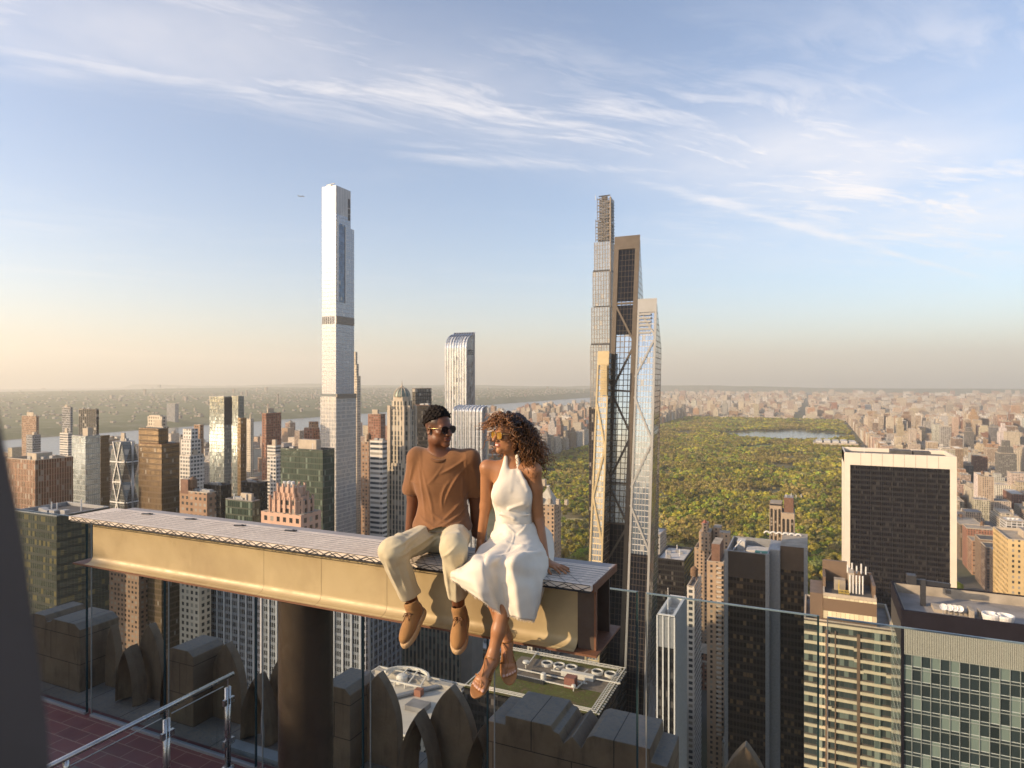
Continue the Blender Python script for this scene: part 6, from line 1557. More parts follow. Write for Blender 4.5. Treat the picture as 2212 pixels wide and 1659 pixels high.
# ============================================================ people, grown from smooth distance fields (camera frame: right, depth, up)
def Lc(u, v, d): return np.array(((u-CX)/F*d, d, -(v-CY)/F*d))
def vec(*a): return np.array(a, float)
def unit(a): return a/np.linalg.norm(a)
class Field:
    def __init__(s, lo, hi, h):
        s.lo = np.array(lo, float); s.h = h; s.n = np.ceil((np.array(hi)-s.lo)/h).astype(int)+1
        s.a = np.full(s.n, .2, np.float32)
    def win(s, lo, hi, pad):
        i0 = np.clip(np.floor((lo-pad-s.lo)/s.h).astype(int), 0, s.n-1); i1 = np.clip(np.ceil((hi+pad-s.lo)/s.h).astype(int)+1, 1, s.n)
        sl_ = tuple(slice(a, b) for a, b in zip(i0, i1))
        ax = [(s.lo[k]+s.h*np.arange(i0[k], i1[k])).astype(np.float32) for k in range(3)]
        return sl_, np.meshgrid(*ax, indexing='ij', sparse=True)
    def op(s, sl_, d, k, mode):
        a = s.a[sl_]
        if mode == 'sub': a = -a
        if k > 0:
            h = np.maximum(k-np.abs(a-d), 0)/k; r_ = np.minimum(a, d)-h*h*k*.25
        else: r_ = np.minimum(a, d)
        s.a[sl_] = -r_ if mode == 'sub' else r_
    def cap(s, a, b, ra, rb=None, k=.02, mode='add', flat=None):
        a, b = np.asarray(a, float), np.asarray(b, float); rb = ra if rb is None else rb
        mr = max(ra, rb); sl_, (X_, Y_, Z_) = s.win(np.minimum(a, b)-mr, np.maximum(a, b)+mr, k+3*s.h)
        ba = b-a; L2 = float(ba@ba)
        t = np.clip(((X_-a[0])*ba[0]+(Y_-a[1])*ba[1]+(Z_-a[2])*ba[2])/L2, 0, 1)
        q = (X_-a[0]-t*ba[0])**2+(Y_-a[1]-t*ba[1])**2+(Z_-a[2]-t*ba[2])**2
        if flat is not None:      # squash across a direction
            n, f = flat; n = unit(np.asarray(n, float)); dn = (X_-a[0]-t*ba[0])*n[0]+(Y_-a[1]-t*ba[1])*n[1]+(Z_-a[2]-t*ba[2])*n[2]
            q = q+dn*dn*(f*f-1)
        d = np.sqrt(q)-(ra+(rb-ra)*t)
        s.op(sl_, d.astype(np.float32), k, mode); return s
    def ell(s, c, rad, M=None, k=.02, mode='add'):
        c = np.asarray(c, float); rad = np.asarray(rad, float); mr = rad.max()
        sl_, (X_, Y_, Z_) = s.win(c-mr, c+mr, k+3*s.h)
        x, y, z = X_-c[0], Y_-c[1], Z_-c[2]
        if M is not None: x, y, z = [x*M[0, i]+y*M[1, i]+z*M[2, i] for i in range(3)]
        k0 = np.sqrt((x/rad[0])**2+(y/rad[1])**2+(z/rad[2])**2)
        k1 = np.sqrt((x/rad[0]**2)**2+(y/rad[1]**2)**2+(z/rad[2]**2)**2)+1e-6
        d = np.where(k0 < 1e-3, -rad.min(), k0*(k0-1)/k1)
        s.op(sl_, np.broadcast_to(d, s.a[sl_].shape).astype(np.float32), k, mode); return s
    def plane(s, p, n, k=.004):
        """keep only the side the normal points away from"""
        n = unit(np.asarray(n, float)); ax = [(s.lo[i]+s.h*np.arange(s.n[i])).astype(np.float32) for i in range(3)]
        X_, Y_, Z_ = np.meshgrid(*ax, indexing='ij', sparse=True)
        d = (X_-p[0])*n[0]+(Y_-p[1])*n[1]+(Z_-p[2])*n[2]; s.a = np.maximum(s.a, d.astype(np.float32)); return s
    def warp(s, fn):
        ax = [(s.lo[i]+s.h*np.arange(s.n[i])).astype(np.float32) for i in range(3)]
        s.a = s.a+fn(*np.meshgrid(*ax, indexing='ij', sparse=True)).astype(np.float32); return s
    def mesh(s):
        a = s.a; neg = a < 0; n = a.shape
        cnt = np.zeros(tuple(q-1 for q in n), np.int8)
        offs = [(i, j, k) for i in (0, 1) for j in (0, 1) for k in (0, 1)]
        sub = lambda o, arr: arr[o[0]:n[0]-1+o[0], o[1]:n[1]-1+o[1], o[2]:n[2]-1+o[2]]
        for o in offs: cnt += sub(o, neg)
        act = np.argwhere((cnt > 0) & (cnt < 8)); idx = np.full(cnt.shape, -1, np.int64); idx[tuple(act.T)] = np.arange(len(act))
        vals = np.stack([a[tuple((act+o).T)] for o in offs], 1)
        P = np.zeros((len(act), 3)); C = np.zeros(len(act))
        for e0 in range(8):
            for ax in range(3):
                o = list(offs[e0])
                if o[ax]: continue
                o2 = list(o); o2[ax] = 1; e1 = offs.index(tuple(o2)); v0, v1 = vals[:, e0], vals[:, e1]
                cr_ = (v0 < 0) != (v1 < 0); t = np.where(cr_, v0/np.where(cr_, v0-v1, 1), 0)
                p = np.tile(np.array(o, float), (len(act), 1)); p[:, ax] += t; P += p*cr_[:, None]; C += cr_
        V = s.lo+(act+P/C[:, None])*s.h
        Fs = []
        for ax in range(3):
            sl0 = [slice(1, q-1) for q in n]; sl0[ax] = slice(0, n[ax]-1); sl1 = list(sl0); sl1[ax] = slice(1, n[ax])
            A, B = neg[tuple(sl0)], neg[tuple(sl1)]; e = np.argwhere(A != B); st = A[tuple(e.T)]
            g_ = e+1; g_[:, ax] -= 1; u, v = (ax+1) % 3, (ax+2) % 3
            q = []
            for du, dv in ((0, 0), (-1, 0), (-1, -1), (0, -1)):
                c = g_.copy(); c[:, u] += du; c[:, v] += dv; q.append(idx[tuple(c.T)])
            q = np.stack(q, 1); q[~st] = q[~st][:, ::-1]; Fs.append(q)
        Fq = np.concatenate(Fs); Fq = Fq[(Fq >= 0).all(1)]
        return V, Fq
def smooth_mesh(V, Fq, it=1, lam=.5):
    for _ in range(it):
        S = np.zeros_like(V); c = np.zeros(len(V))
        for i in range(4):
            a, b = Fq[:, i], Fq[:, (i+1) % 4]; np.add.at(S, a, V[b]); np.add.at(S, b, V[a]); np.add.at(c, a, 1); np.add.at(c, b, 1)
        V = V*(1-lam)+lam*S/np.maximum(c, 1)[:, None]
    return V
def to_world(V):
    return np.stack([V[:, 0]*cY-V[:, 1]*sY, V[:, 0]*sY+V[:, 1]*cY, V[:, 2]+HC], 1)
def np_obj(name, V, Fq, mat, parent=None, col=None, origin=None, smooth=True):
    o0 = np.array(abs_loc(parent)) if parent is not None else np.array(origin if origin is not None else (0, 0, 0))
    me = bpy.data.meshes.new(name); Wd = to_world(np.asarray(V, float))-o0
    me.from_pydata(Wd.tolist(), [], [list(map(int, f)) for f in Fq])
    if smooth: me.polygons.foreach_set('use_smooth', [True]*len(me.polygons))
    if col is not None:
        ca = me.color_attributes.new('tint', 'FLOAT_COLOR', 'POINT'); arr = np.ones((len(V), 4), np.float32); arr[:, :3] = col; ca.data.foreach_set('color', arr.ravel())
    me.update()
    return link_mesh(name, me, [mat], parent, None if parent is not None else tuple(o0))
def skin_mat(name, rough=.42, spec=.4, sss=.0):
    m, g, out = newmat(name); at = g.n('ShaderNodeVertexColor', layer_name='tint').outputs[0]; tc = g.n('ShaderNodeTexCoord').outputs['Object']
    n = g.noise(tc, 30, 5, .6); c = g.mix(g.m('MULTIPLY', g.mapr(n, .35, .7), .25), at, g.vm('SCALE', at, .7))
    principled(g, out, base=c, rough=g.mapr(n, .3, .7, rough-.06, rough+.08), spec=spec, normal=bump(g, g.noise(tc, 260, 3, .6), .08, .002)); return m
def cloth_mat(name, col, weave=900, bs=.12, var=.1, sheen=.2, rough=.85):
    m, g, out = newmat(name); tc = g.n('ShaderNodeTexCoord').outputs['Object']; n = g.noise(tc, 9, 6, .65)
    c = g.mix(g.mapr(n, .3, .7), col, tuple(q*(1-var*1.6) for q in col))
    w_ = g.noise(tc, weave*.5, 2, .5); f = g.noise(g.vm('MULTIPLY', tc, (1., 1., .5)), 26, 4, .6)
    principled(g, out, base=c, rough=rough, spec=.2, sheen=sheen, normal=bump(g, g.m('ADD', w_, g.m('MULTIPLY', f, 1.6)), bs, .006)); return m
def frame_of(fwd, up=(0, 0, 1)):
    f = unit(np.asarray(fwd, float)); x = unit(np.cross(f, np.asarray(up, float))); z = np.cross(x, f)
    return np.stack([x, f, z], 1)          # columns: head's right, forward, up
def head(fd, c, M, s=1., male=True, kk=.016):
    P = lambda x, y, z: c+M @ (np.array((x, y, z))*s)
    E = lambda p, r_, k=kk, mode='add': fd.ell(P(*p), np.array(r_)*s, M, k*s, mode)
    E((0, -.014, .042), (.074, .096, .084)); E((0, .030, -.030), (.057, .062, .074), .03); E((0, .012, -.052), (.058, .062, .045), .03)
    E((0, .074, -.097), (.025 if male else .020, .020, .019), .028)
    for sg in (-1, 1):
        E((sg*.042, .056, -.016), (.021, .024, .017), .022); E((sg*.047, .012, -.070), (.016, .034, .022), .03)
        E((sg*.077, -.012, -.006), (.008, .017, .029), .008); E((sg*.080, -.010, -.004), (.003, .009, .016), .006, 'sub')
        E((sg*.031, .090, .006), (.018, .012, .012), .014, 'sub'); E((sg*.031, .078, .004), (.013, .011, .010), .006)
    E((0, .078, .024), (.048, .014, .011), .02)
    fd.cap(P(0, .090, .014), P(0, .1165, -.026), .0085*s, .0125*s, .010*s)
    for sg in (-1, 1): E((sg*.013, .100, -.031), (.010, .011, .009), .008)
    w_ = 1.1 if male else 1.
    E((0, .090, -.052), (.024*w_, .013, .0072), .006); E((0, .088, -.065), (.021*w_, .0135, .0085), .006)
    fd.cap(P(-.025, .098, -.058), P(.025, .098, -.058), .0034*s, None, .004*s, 'sub')
    return P
def limb(fd, pts, rads, k=.02, flat=None):
    for i in range(len(pts)-1): fd.cap(pts[i], pts[i+1], rads[i], rads[i+1], k, flat=flat)
def hand(fd, wrist, dirv, palm_n, side, s=1., curl=.35, spread=.16, wr=.021):
    """palm, four jointed fingers of different length, thumb leaving the side near the palm's base; side: +1 or -1 along x = dir x normal"""
    f = unit(np.asarray(dirv, float)); n = unit(np.asarray(palm_n, float)-f*(f@np.asarray(palm_n, float))); x = np.cross(f, n)*side
    pc = wrist+f*.05*s
    M = np.stack([x, f, n], 1)
    fd.cap(wrist-f*.02*s, wrist+f*.02*s, wr*s, .022*s, .012)
    fd.ell(pc, np.array((.040, .052, .015))*s, M, .014)
    for i, (ox, ln, sp_) in enumerate(((.030, .072, 1.1), (.010, .080, .3), (-.011, .075, -.4), (-.030, .058, -1.2))):
        b = wrist+f*(.088 if i in (1, 2) else .082)*s+x*ox*s; d0 = unit(f+x*spread*sp_)
        j1 = b+(d0*math.cos(curl*.4)-n*math.sin(curl*.4))*ln*.45*s; j2 = j1+(d0*math.cos(curl)-n*math.sin(curl))*ln*.32*s; j3 = j2+(d0*math.cos(curl*1.5)-n*math.sin(curl*1.5))*ln*.25*s
        fd.cap(b-d0*.012*s, j1, .0092*s, .0082*s, .005); fd.cap(j1, j2, .0082*s, .0074*s, .003); fd.cap(j2, j3, .0074*s, .0062*s, .003)
    b = wrist+f*.025*s+x*.028*s; d0 = unit(f*.75+x*.75-n*.25); j1 = b+d0*.036*s; d1 = unit(f*1.0+x*.45-n*.35); j2 = j1+d1*.030*s; j3 = j2+unit(f+x*.2-n*.4)*.024*s
    fd.cap(b-d0*.01*s, j1, .0125*s, .0105*s, .010); fd.cap(j1, j2, .0105*s, .0095*s, .004); fd.cap(j2, j3, .0092*s, .0075*s, .004)
    return f, n, x
def color_skin(V, base, P, M, c, s, lips, male):
    col = np.tile(np.array(base, np.float32), (len(V), 1)); q = ((V-c) @ M)/s
    lip = ((q[:, 0]/.028)**2+((q[:, 1]-.088)/.022)**2+((q[:, 2]+.058)/.0125)**2) < 1; col[lip] = lips
    return col, q
def ripple(amp, sc, sd):
    rs = np.random.default_rng(sd); K = rs.normal(size=(7, 3)); K /= np.linalg.norm(K, axis=1)[:, None]; K *= rs.uniform(.6, 1.7, (7, 1))*sc; ph = rs.uniform(0, 6.28, 7)
    def fn(X_, Y_, Z_):
        o = 0
        for k_, p_ in zip(K, ph): o = o+np.sin(X_*k_[0]+Y_*k_[1]+Z_*k_[2]+p_)
        return o*amp/2.6
    return fn
def sunglasses(P, M, s, parent, lensmat, framemat, goldbit=None, square=.8):
    fr = []; base = None
    def pts_ring(cx, n=28, wx=.0265, wz=.0215):
        o = []
        for i in range(n):
            t = 2*math.pi*i/n; ct, st_ = math.cos(t), math.sin(t); e = square
            x = cx+wx*math.copysign(abs(ct)**e, ct); z = .004+wz*math.copysign(abs(st_)**e, st_)-(.0 if st_ > 0 else .003*st_*st_); o.append((x, .1015-.30*x*x*8*.5, z))
        return o
    toW = lambda p: Vector(to_world(np.array([P(*p)]))[0])
    m = MB(); lens = []
    for sg in (-1, 1):
        rg = [toW(p) for p in pts_ring(sg*.0325)]; m.tube(rg, .0030*s, 6, closed=True); lens.append(rg)
    m.tube([toW(p) for p in ((-.009, .103, .010), (0, .107, .013), (.009, .103, .010))], .0026*s, 6)
    o = m.build('sunglasses', framemat, parent, smooth=True)
    for sg, rg in zip((-1, 1), lens):
        m = MB(); c = sum(rg, Vector())/len(rg)
        for i in range(len(rg)): m.poly([c, rg[i], rg[(i+1) % len(rg)]])
        m.build('lens', lensmat, o)
        m = MB(); m.tube([toW(p) for p in ((sg*.058, .093, .014), (sg*.070, .075, .014), (sg*.078, .03, .011), (sg*.081, -.006, .010), (sg*.080, -.022, -.004))], .0026*s, 6); m.build('temple', goldbit or framemat, o, smooth=True)
    return o
lens_dark = plain('dark_lens', (.012,.012,.016), .06, spec=.9); lens_amber = plain('amber_lens', (.32,.17,.02), .08, spec=.9); tortoise = plain('tortoise_frame', (.05,.025,.012), .2, var=.4, scale=120); gilt = plain('gilt', (.75,.52,.22), .25, .9)
def folds(lines, d0, amps, w_, dmax):
    """raise soft tapering ridges along drawn lines on the side of a garment that faces the open"""
    segs = []
    for L_, a_ in zip(lines, amps):
        P = [Lc(u, v, d0)[[0, 2]] for u, v in L_]; Q = []
        for i in range(17):
            t = i/16; Q.append((1-t)**2*P[0]+2*t*(1-t)*P[1]+t*t*P[2])
        segs.append((Q, a_))
    def fn(X_, Y_, Z_):
        o = np.zeros(np.broadcast(X_, Z_).shape, np.float32)
        for Q, a_ in segs:
            for i in range(16):
                p, q = Q[i], Q[i+1]; l2 = float((q-p)@(q-p)); t = np.clip(((X_-p[0])*(q[0]-p[0])+(Z_-p[1])*(q[1]-p[1]))/l2, 0, 1)
                dd_ = (X_-p[0]-t*(q[0]-p[0]))**2+(Z_-p[1]-t*(q[1]-p[1]))**2; tp = math.sin(math.pi*(i+.5)/16)**.7
                o = np.maximum(o, a_*tp*np.exp(-dd_/(w_*w_)))
        return -o*np.clip((dmax-Y_)/.06, 0, 1)
    return fn
# ---------------------------------------------------------------- the man
MS = (.165, .068, .034)
def man():
    hipL, hipR = Lc(932, 1157, 4.29), Lc(985, 1158, 4.25); kneeL, kneeR = Lc(848, 1190, 3.86), Lc(979, 1183, 3.72)
    ankL, ankR = Lc(893, 1306, 4.0), Lc(991, 1312, 3.85)
    shL, shR = Lc(901, 990, 4.33), Lc(1015, 993, 4.28); elL, elR = Lc(893, 1072, 4.40), Lc(1026, 1075, 4.36); wrL, wrR = Lc(884, 1150, 4.42), Lc(1028, 1152, 4.38)
    fw = unit(vec(.74, -.70, -.02)); M = frame_of(fw, (-.05, .02, 1)); hc = Lc(948, 927, 4.27); s = .98
    lo = np.minimum.reduce([kneeL, ankL, wrL, Lc(870, 1420, 3.6)])-.15; hi = np.maximum.reduce([shR, wrR, hc])+.2; lo[2] = Lc(880, 1350, 3.9)[2]-.12; hi[2] = hc[2]+.16
    fd = Field(lo, hi, .0042); P = head(fd, hc, M, s, True)
    nb = Lc(952, 992, 4.31); fd.cap(P(0, -.025, -.055), nb, .056, .062, .025)
    for sg in (-1, 1): fd.cap(P(sg*.045, -.02, -.075), nb+vec(.005, -.06, -.02), .012, .012, .03)
    fd.ell(Lc(955, 1045, 4.31), (.165, .11, .19), None, .05); fd.ell(Lc(956, 1130, 4.29), (.15, .11, .12), None, .05)
    fd.cap(shL, shR, .055, .055, .06); limb(fd, [shL, elL, wrL], [.052, .041, .028], .02); limb(fd, [shR, elR, wrR], [.052, .041, .028], .02)
    limb(fd, [hipL, kneeL, ankL], [.075, .055, .036]); limb(fd, [hipR, kneeR, ankR], [.075, .055, .036])
    hand(fd, wrL+vec(0, 0, -.005), vec(-.55, -.15, -.42), vec(-.3, .1, 1), -1, 1., .25); hand(fd, wrR+vec(0, 0, -.005), vec(.45, .2, -.42), vec(.3, .1, 1), 1, 1., .25)
    V, Fq = fd.mesh(); V = smooth_mesh(V, Fq, 1, .35)
    col, q = color_skin(V, MS, P, M, hc, s, (.17, .065, .045), True)
    hs = (q[:, 2] > -.012-.25*(q[:, 1]+.02)) & (q[:, 1] < .05-.35*np.maximum(q[:, 2]-.07, 0)) & (q[:, 2] > .0) & (q[:, 2] < .2) & (np.abs(q[:, 0]) > .03)
    hs |= (q[:, 1] < -.045) & (q[:, 2] > -.03) & (q[:, 2] < .2)
    t = np.clip((q[:, 2]-.0)/.055, 0, 1)[:, None]; col = np.where(hs[:, None], col*(1-.78*t)+np.array((.012, .008, .006))*.78*t, col)
    base = RD(hipL[0], hipL[1], HC-1.1)
    o = np_obj('person', V, Fq, skin_mat('deep_skin'), col=col, origin=base)
    tag(o, 'seated man in a brown t-shirt, cream trousers and tan suede shoes, wearing dark sunglasses', 'person')
    # hair: short curls on top
    hf = Field(P(-.1, -.14, 0).min()-.2+np.zeros(3) if False else hc-.17, hc+.19, .0034)
    hf.ell(P(0, -.018, .058), np.array((.080, .104, .096))*s, M, 0)
    hf.warp(ripple(.0070, 260, 5)); hf.plane(P(0, .0, .060), M @ np.array((0, .42, -1.)), 0); hf.plane(P(0, .074, .06), M @ np.array((0, 1, .10)), 0)
    Vh, Fh = hf.mesh()
    hm = plain('black_hair', (.013,.008,.006), .75, var=.3, scale=60, bmp=.6, bscale=220, spec=.2, bdist=.008)
    np_obj('hair', Vh, Fh, hm, o)
    sunglasses(P, M, s, o, lens_dark, tortoise, gilt)
    # t-shirt
    fd = Field(np.minimum.reduce([elL, hipL, shL])-.17, np.maximum.reduce([shR, elR, nb])+.14, .005)
    ch, ab = Lc(956, 1040, 4.31), Lc(956, 1112, 4.30)
    fd.ell(ch, (.186, .128, .20), None, .04); fd.ell(Lc(955, 1010, 4.31), (.165, .095, .08), None, .05); fd.ell(ab, (.172, .125, .15), None, .06); fd.ell(Lc(957, 1135, 4.28), (.195, .150, .075), None, .05)
    fd.cap(shL+vec(.03, 0, .0), shR-vec(.03, 0, .0), .066, .066, .05); fd.cap(nb+vec(0, 0, -.022), shL, .066, .062, .03); fd.cap(nb+vec(0, 0, -.022), shR, .066, .062, .03)
    sleL, sleR = shL+(elL-shL)*.80+vec(-.008, 0, 0), shR+(elR-shR)*.80+vec(.006, 0, 0)
    fd.cap(shL, sleL, .067, .071, .025); fd.cap(shR, sleR, .067, .070, .025)
    # soft folds running from chest to waist and across the hem
    fd.warp(folds([((1012,985),(980,1012),(948,1022)), ((1014,1000),(975,1040),(962,1085)), ((975,1035),(950,1060),(958,1098)), ((903,990),(912,1050),(922,1120)), ((912,1010),(935,1075),(940,1130)), ((1012,1060),(985,1105),(940,1130)),
                   ((1020,1085),(985,1122),(930,1138)), ((1022,1110),(975,1136),(915,1140)), ((1000,1020),(998,1080),(1008,1130)), ((893,1000),(884,1030),(880,1050)), ((1022,1005),(1030,1035),(1030,1055)), ((905,972),(912,1000),(908,1045)), ((1008,975),(1004,1000),(1012,1045)), ((880,1045),(890,1040),(905,1048)), ((925,1095),(950,1120),(1000,1128)), ((905,1110),(930,1128),(965,1135)), ((960,1000),(945,1030),(918,1050))],
                  4.25, [.009,.010,.008,.007,.007,.008,.010,.009,.006,.005,.005,.004,.004,.004,.007,.006,.005], .0085, 4.34))
    fd.warp(ripple(.0030, 30, 3)); fd.warp(ripple(.0010, 85, 8))
    fd.ell(Lc(957, 1150, 4.20), (.15, .10, .06), None, .04)
    fd.plane(Lc(955, 1147, 4.2), (0, -.12, -1)); 
    for sl_, e_ in ((sleL, elL), (sleR, elR)):
        ax = unit(e_-(shL if sl_ is sleL else shR)); fd.cap(sl_+ax*.10, sl_+ax*.16, .095, .095, .004, 'sub'); fd.cap(sl_-ax*.03, sl_+ax*.06, .056, .060, .003, 'sub')
    fd.cap(nb+vec(0, -.014, -.01), nb+vec(-.002, -.014, .09), .064, .074, .006, 'sub')
    V, Fq = fd.mesh(); V = smooth_mesh(V, Fq, 1, .4)
    ts = np_obj('t_shirt', V, Fq, cloth_mat('brown_jersey', (.235,.110,.047), 900, .10), o)
    m = MB(); cr_ = []
    for i in range(28):
        t = 2*math.pi*i/28; cr_.append(Vector(to_world(np.array([nb+vec(.072*math.cos(t)-.001, -.018+.084*math.sin(t), .034+.036*math.sin(t))]))[0]))
    m.tube(cr_, .0115, 8, closed=True); m.build('collar', cloth_mat('brown_rib', (.175,.078,.032), 900, .1), ts, smooth=True)
    # trousers
    fd = Field(np.minimum.reduce([kneeL, ankL, kneeR])-.16, np.maximum.reduce([hipR, ankR, hipL])+.17, .0052)
    fd.ell((hipL+hipR)/2+vec(0, .0, -.005), (.175, .135, .105), None, .04)
    fd.cap(hipL, kneeL, .092, .076, .03); fd.cap(hipR, kneeR, .092, .074, .03)
    hmL, hmR = kneeL+(ankL-kneeL)*.93, kneeR+(ankR-kneeR)*.93
    fd.cap(kneeL, hmL, .077, .064, .03, flat=None); fd.cap(kneeR, hmR, .074, .058, .03)
    for (a, b, r_) in ((kneeL+vec(-.01, -.07, -.02), hmL+vec(-.03, -.055, .02), .012), (kneeR+vec(.0, -.068, -.02), hmR+vec(-.005, -.055, .02), .012), (kneeL+vec(.06, -.02, -.05), hmL+vec(.05, -.02, .05), .012),
                       (hipL+vec(.0, -.09, .05), kneeL+vec(.05, -.02, .045), .013), (hipR+vec(-.03, -.08, .04), kneeR+vec(-.05, .02, .05), .013), (hipL+vec(.06, -.1, .02), hipL+vec(-.05, -.25, .045), .012), (hipR+vec(-.02, -.1, .045), kneeR+vec(.03, .08, .06), .011), (kneeL+vec(.05, .03, .03), kneeL+vec(.07, .12, -.03), .013), (kneeR+vec(-.06, .03, .0), kneeR+vec(-.05, .15, .04), .014), (kneeL+vec(.02, .10, .066), kneeL+vec(.075, .02, -.01), .012)):
        fd.cap(a, b, r_, r_*.7, .024)
    fd.warp(ripple(.0026, 36, 13)); fd.warp(ripple(.0010, 90, 18))
    fd.warp(folds([((935,1150),(895,1160),(850,1175)), ((950,1165),(905,1185),(868,1192)), ((948,1172),(915,1200),(880,1205)), ((838,1195),(850,1240),(868,1290)), ((862,1200),(870,1245),(884,1285)), ((880,1205),(885,1240),(893,1275)), ((965,1190),(975,1240),(975,1292)), ((990,1190),(992,1240),(990,1292)), ((1000,1150),(985,1165),(960,1185)), ((1012,1160),(1005,1190),(1000,1230)), ((920,1148),(890,1170),(870,1185))], 3.9, [.009,.008,.008,.008,.007,.006,.008,.007,.008,.007,.006], .0080, 4.2))
    for hm_, kn in ((hmL, kneeL), (hmR, kneeR)):
        ax = unit(hm_-kn); fd.cap(hm_+ax*.045, hm_+ax*.16, .12, .12, .004, 'sub'); fd.cap(hm_-ax*.12, hm_+ax*.1, .040, .052, .004, 'sub')
    V, Fq = fd.mesh(); V = smooth_mesh(V, Fq, 1, .4)
    np_obj('trousers', V, Fq, cloth_mat('cream_cotton', (.57,.49,.32), 700, .12, .08), o)
    # shoes
    suede = cloth_mat('tan_suede', (.33,.17,.06), 600, .2, .12); sole_m = plain('crepe_sole', (.52,.34,.17), .8, var=.1, scale=40, bmp=.3, bscale=300); lace_m = plain('lace', (.16,.07,.025), .7)
    for (hl, toe, ak) in ((Lc(912, 1318, 4.0), Lc(877, 1391, 3.79), ankL), (Lc(1000, 1328, 3.87), Lc(989, 1406, 3.64), ankR)):
        fz = unit(toe-hl); up = unit(ak+vec(0, -.02, .1)-hl-fz*((ak+vec(0, -.02, .1)-hl)@fz)); x = np.cross(fz, up); Ms = np.stack([x, fz, up], 1); Q = lambda a, b, c: hl+x*a+fz*b+up*c
        sh = Field(np.minimum(hl, toe)-.13, np.maximum(hl, toe)+.15, .0036)
        sh.ell(Q(0, .195, .030), (.043, .075, .036), Ms, .02); sh.ell(Q(0, .13, .036), (.040, .09, .045), Ms, .03); sh.ell(Q(0, .045, .045), (.036, .055, .055), Ms, .03); sh.cap(Q(0, .045, .06), Q(0, .05, .095), .041, .043, .02)
        sh.cap(Q(0, .04, .095), Q(0, .035, .16), .034, .037, .004, 'sub'); sh.plane(Q(0, 0, .012), -up)
        # raised moccasin seam
        pr = None
        for i in range(13):
            t = -1.1+2.2*i/12; p = Q(.033*math.sin(t*1.25), .12+.118*math.cos(t), .054-.012*max(0, math.cos(t))); 
            if pr is not None: sh.cap(pr, p, .0045, .0045, .004)
            pr = p
        V, Fq = sh.mesh(); so_ = np_obj('shoe', V, Fq, suede, o)
        sl2 = Field(np.minimum(hl, toe)-.12, np.maximum(hl, toe)+.12, .0038)
        sl2.ell(Q(0, .19, .0), (.050, .090, .05), Ms, .01); sl2.ell(Q(0, .12, .0), (.043, .11, .05), Ms, .02); sl2.ell(Q(0, .05, .0), (.042, .065, .05), Ms, .02); sl2.plane(Q(0, 0, .017), up); sl2.plane(Q(0, 0, -.013), -up)
        V, Fq = sl2.mesh(); np_obj('sole', V, Fq, sole_m, so_)
        m = MB(); TW = lambda p: Vector(to_world(np.array([p]))[0])
        for b_, c_ in ((.105, .083), (.085, .094)): m.tube([TW(Q(-.026, b_, c_-.012)), TW(Q(0, b_+.006, c_+.003)), TW(Q(.026, b_, c_-.012))], .0032, 6)
        for sg in (-1, 1):
            m.tube([TW(Q(0, .1, .088)), TW(Q(sg*.018, .112, .096)), TW(Q(sg*.030, .128, .086)), TW(Q(sg*.012, .118, .090)), TW(Q(0, .1, .089))], .0028, 6); m.tube([TW(Q(0, .1, .089)), TW(Q(sg*.012, .135, .088)), TW(Q(sg*.022, .155, .075))], .0028, 6)
        m.build('lace', lace_m, so_, smooth=True)
man()
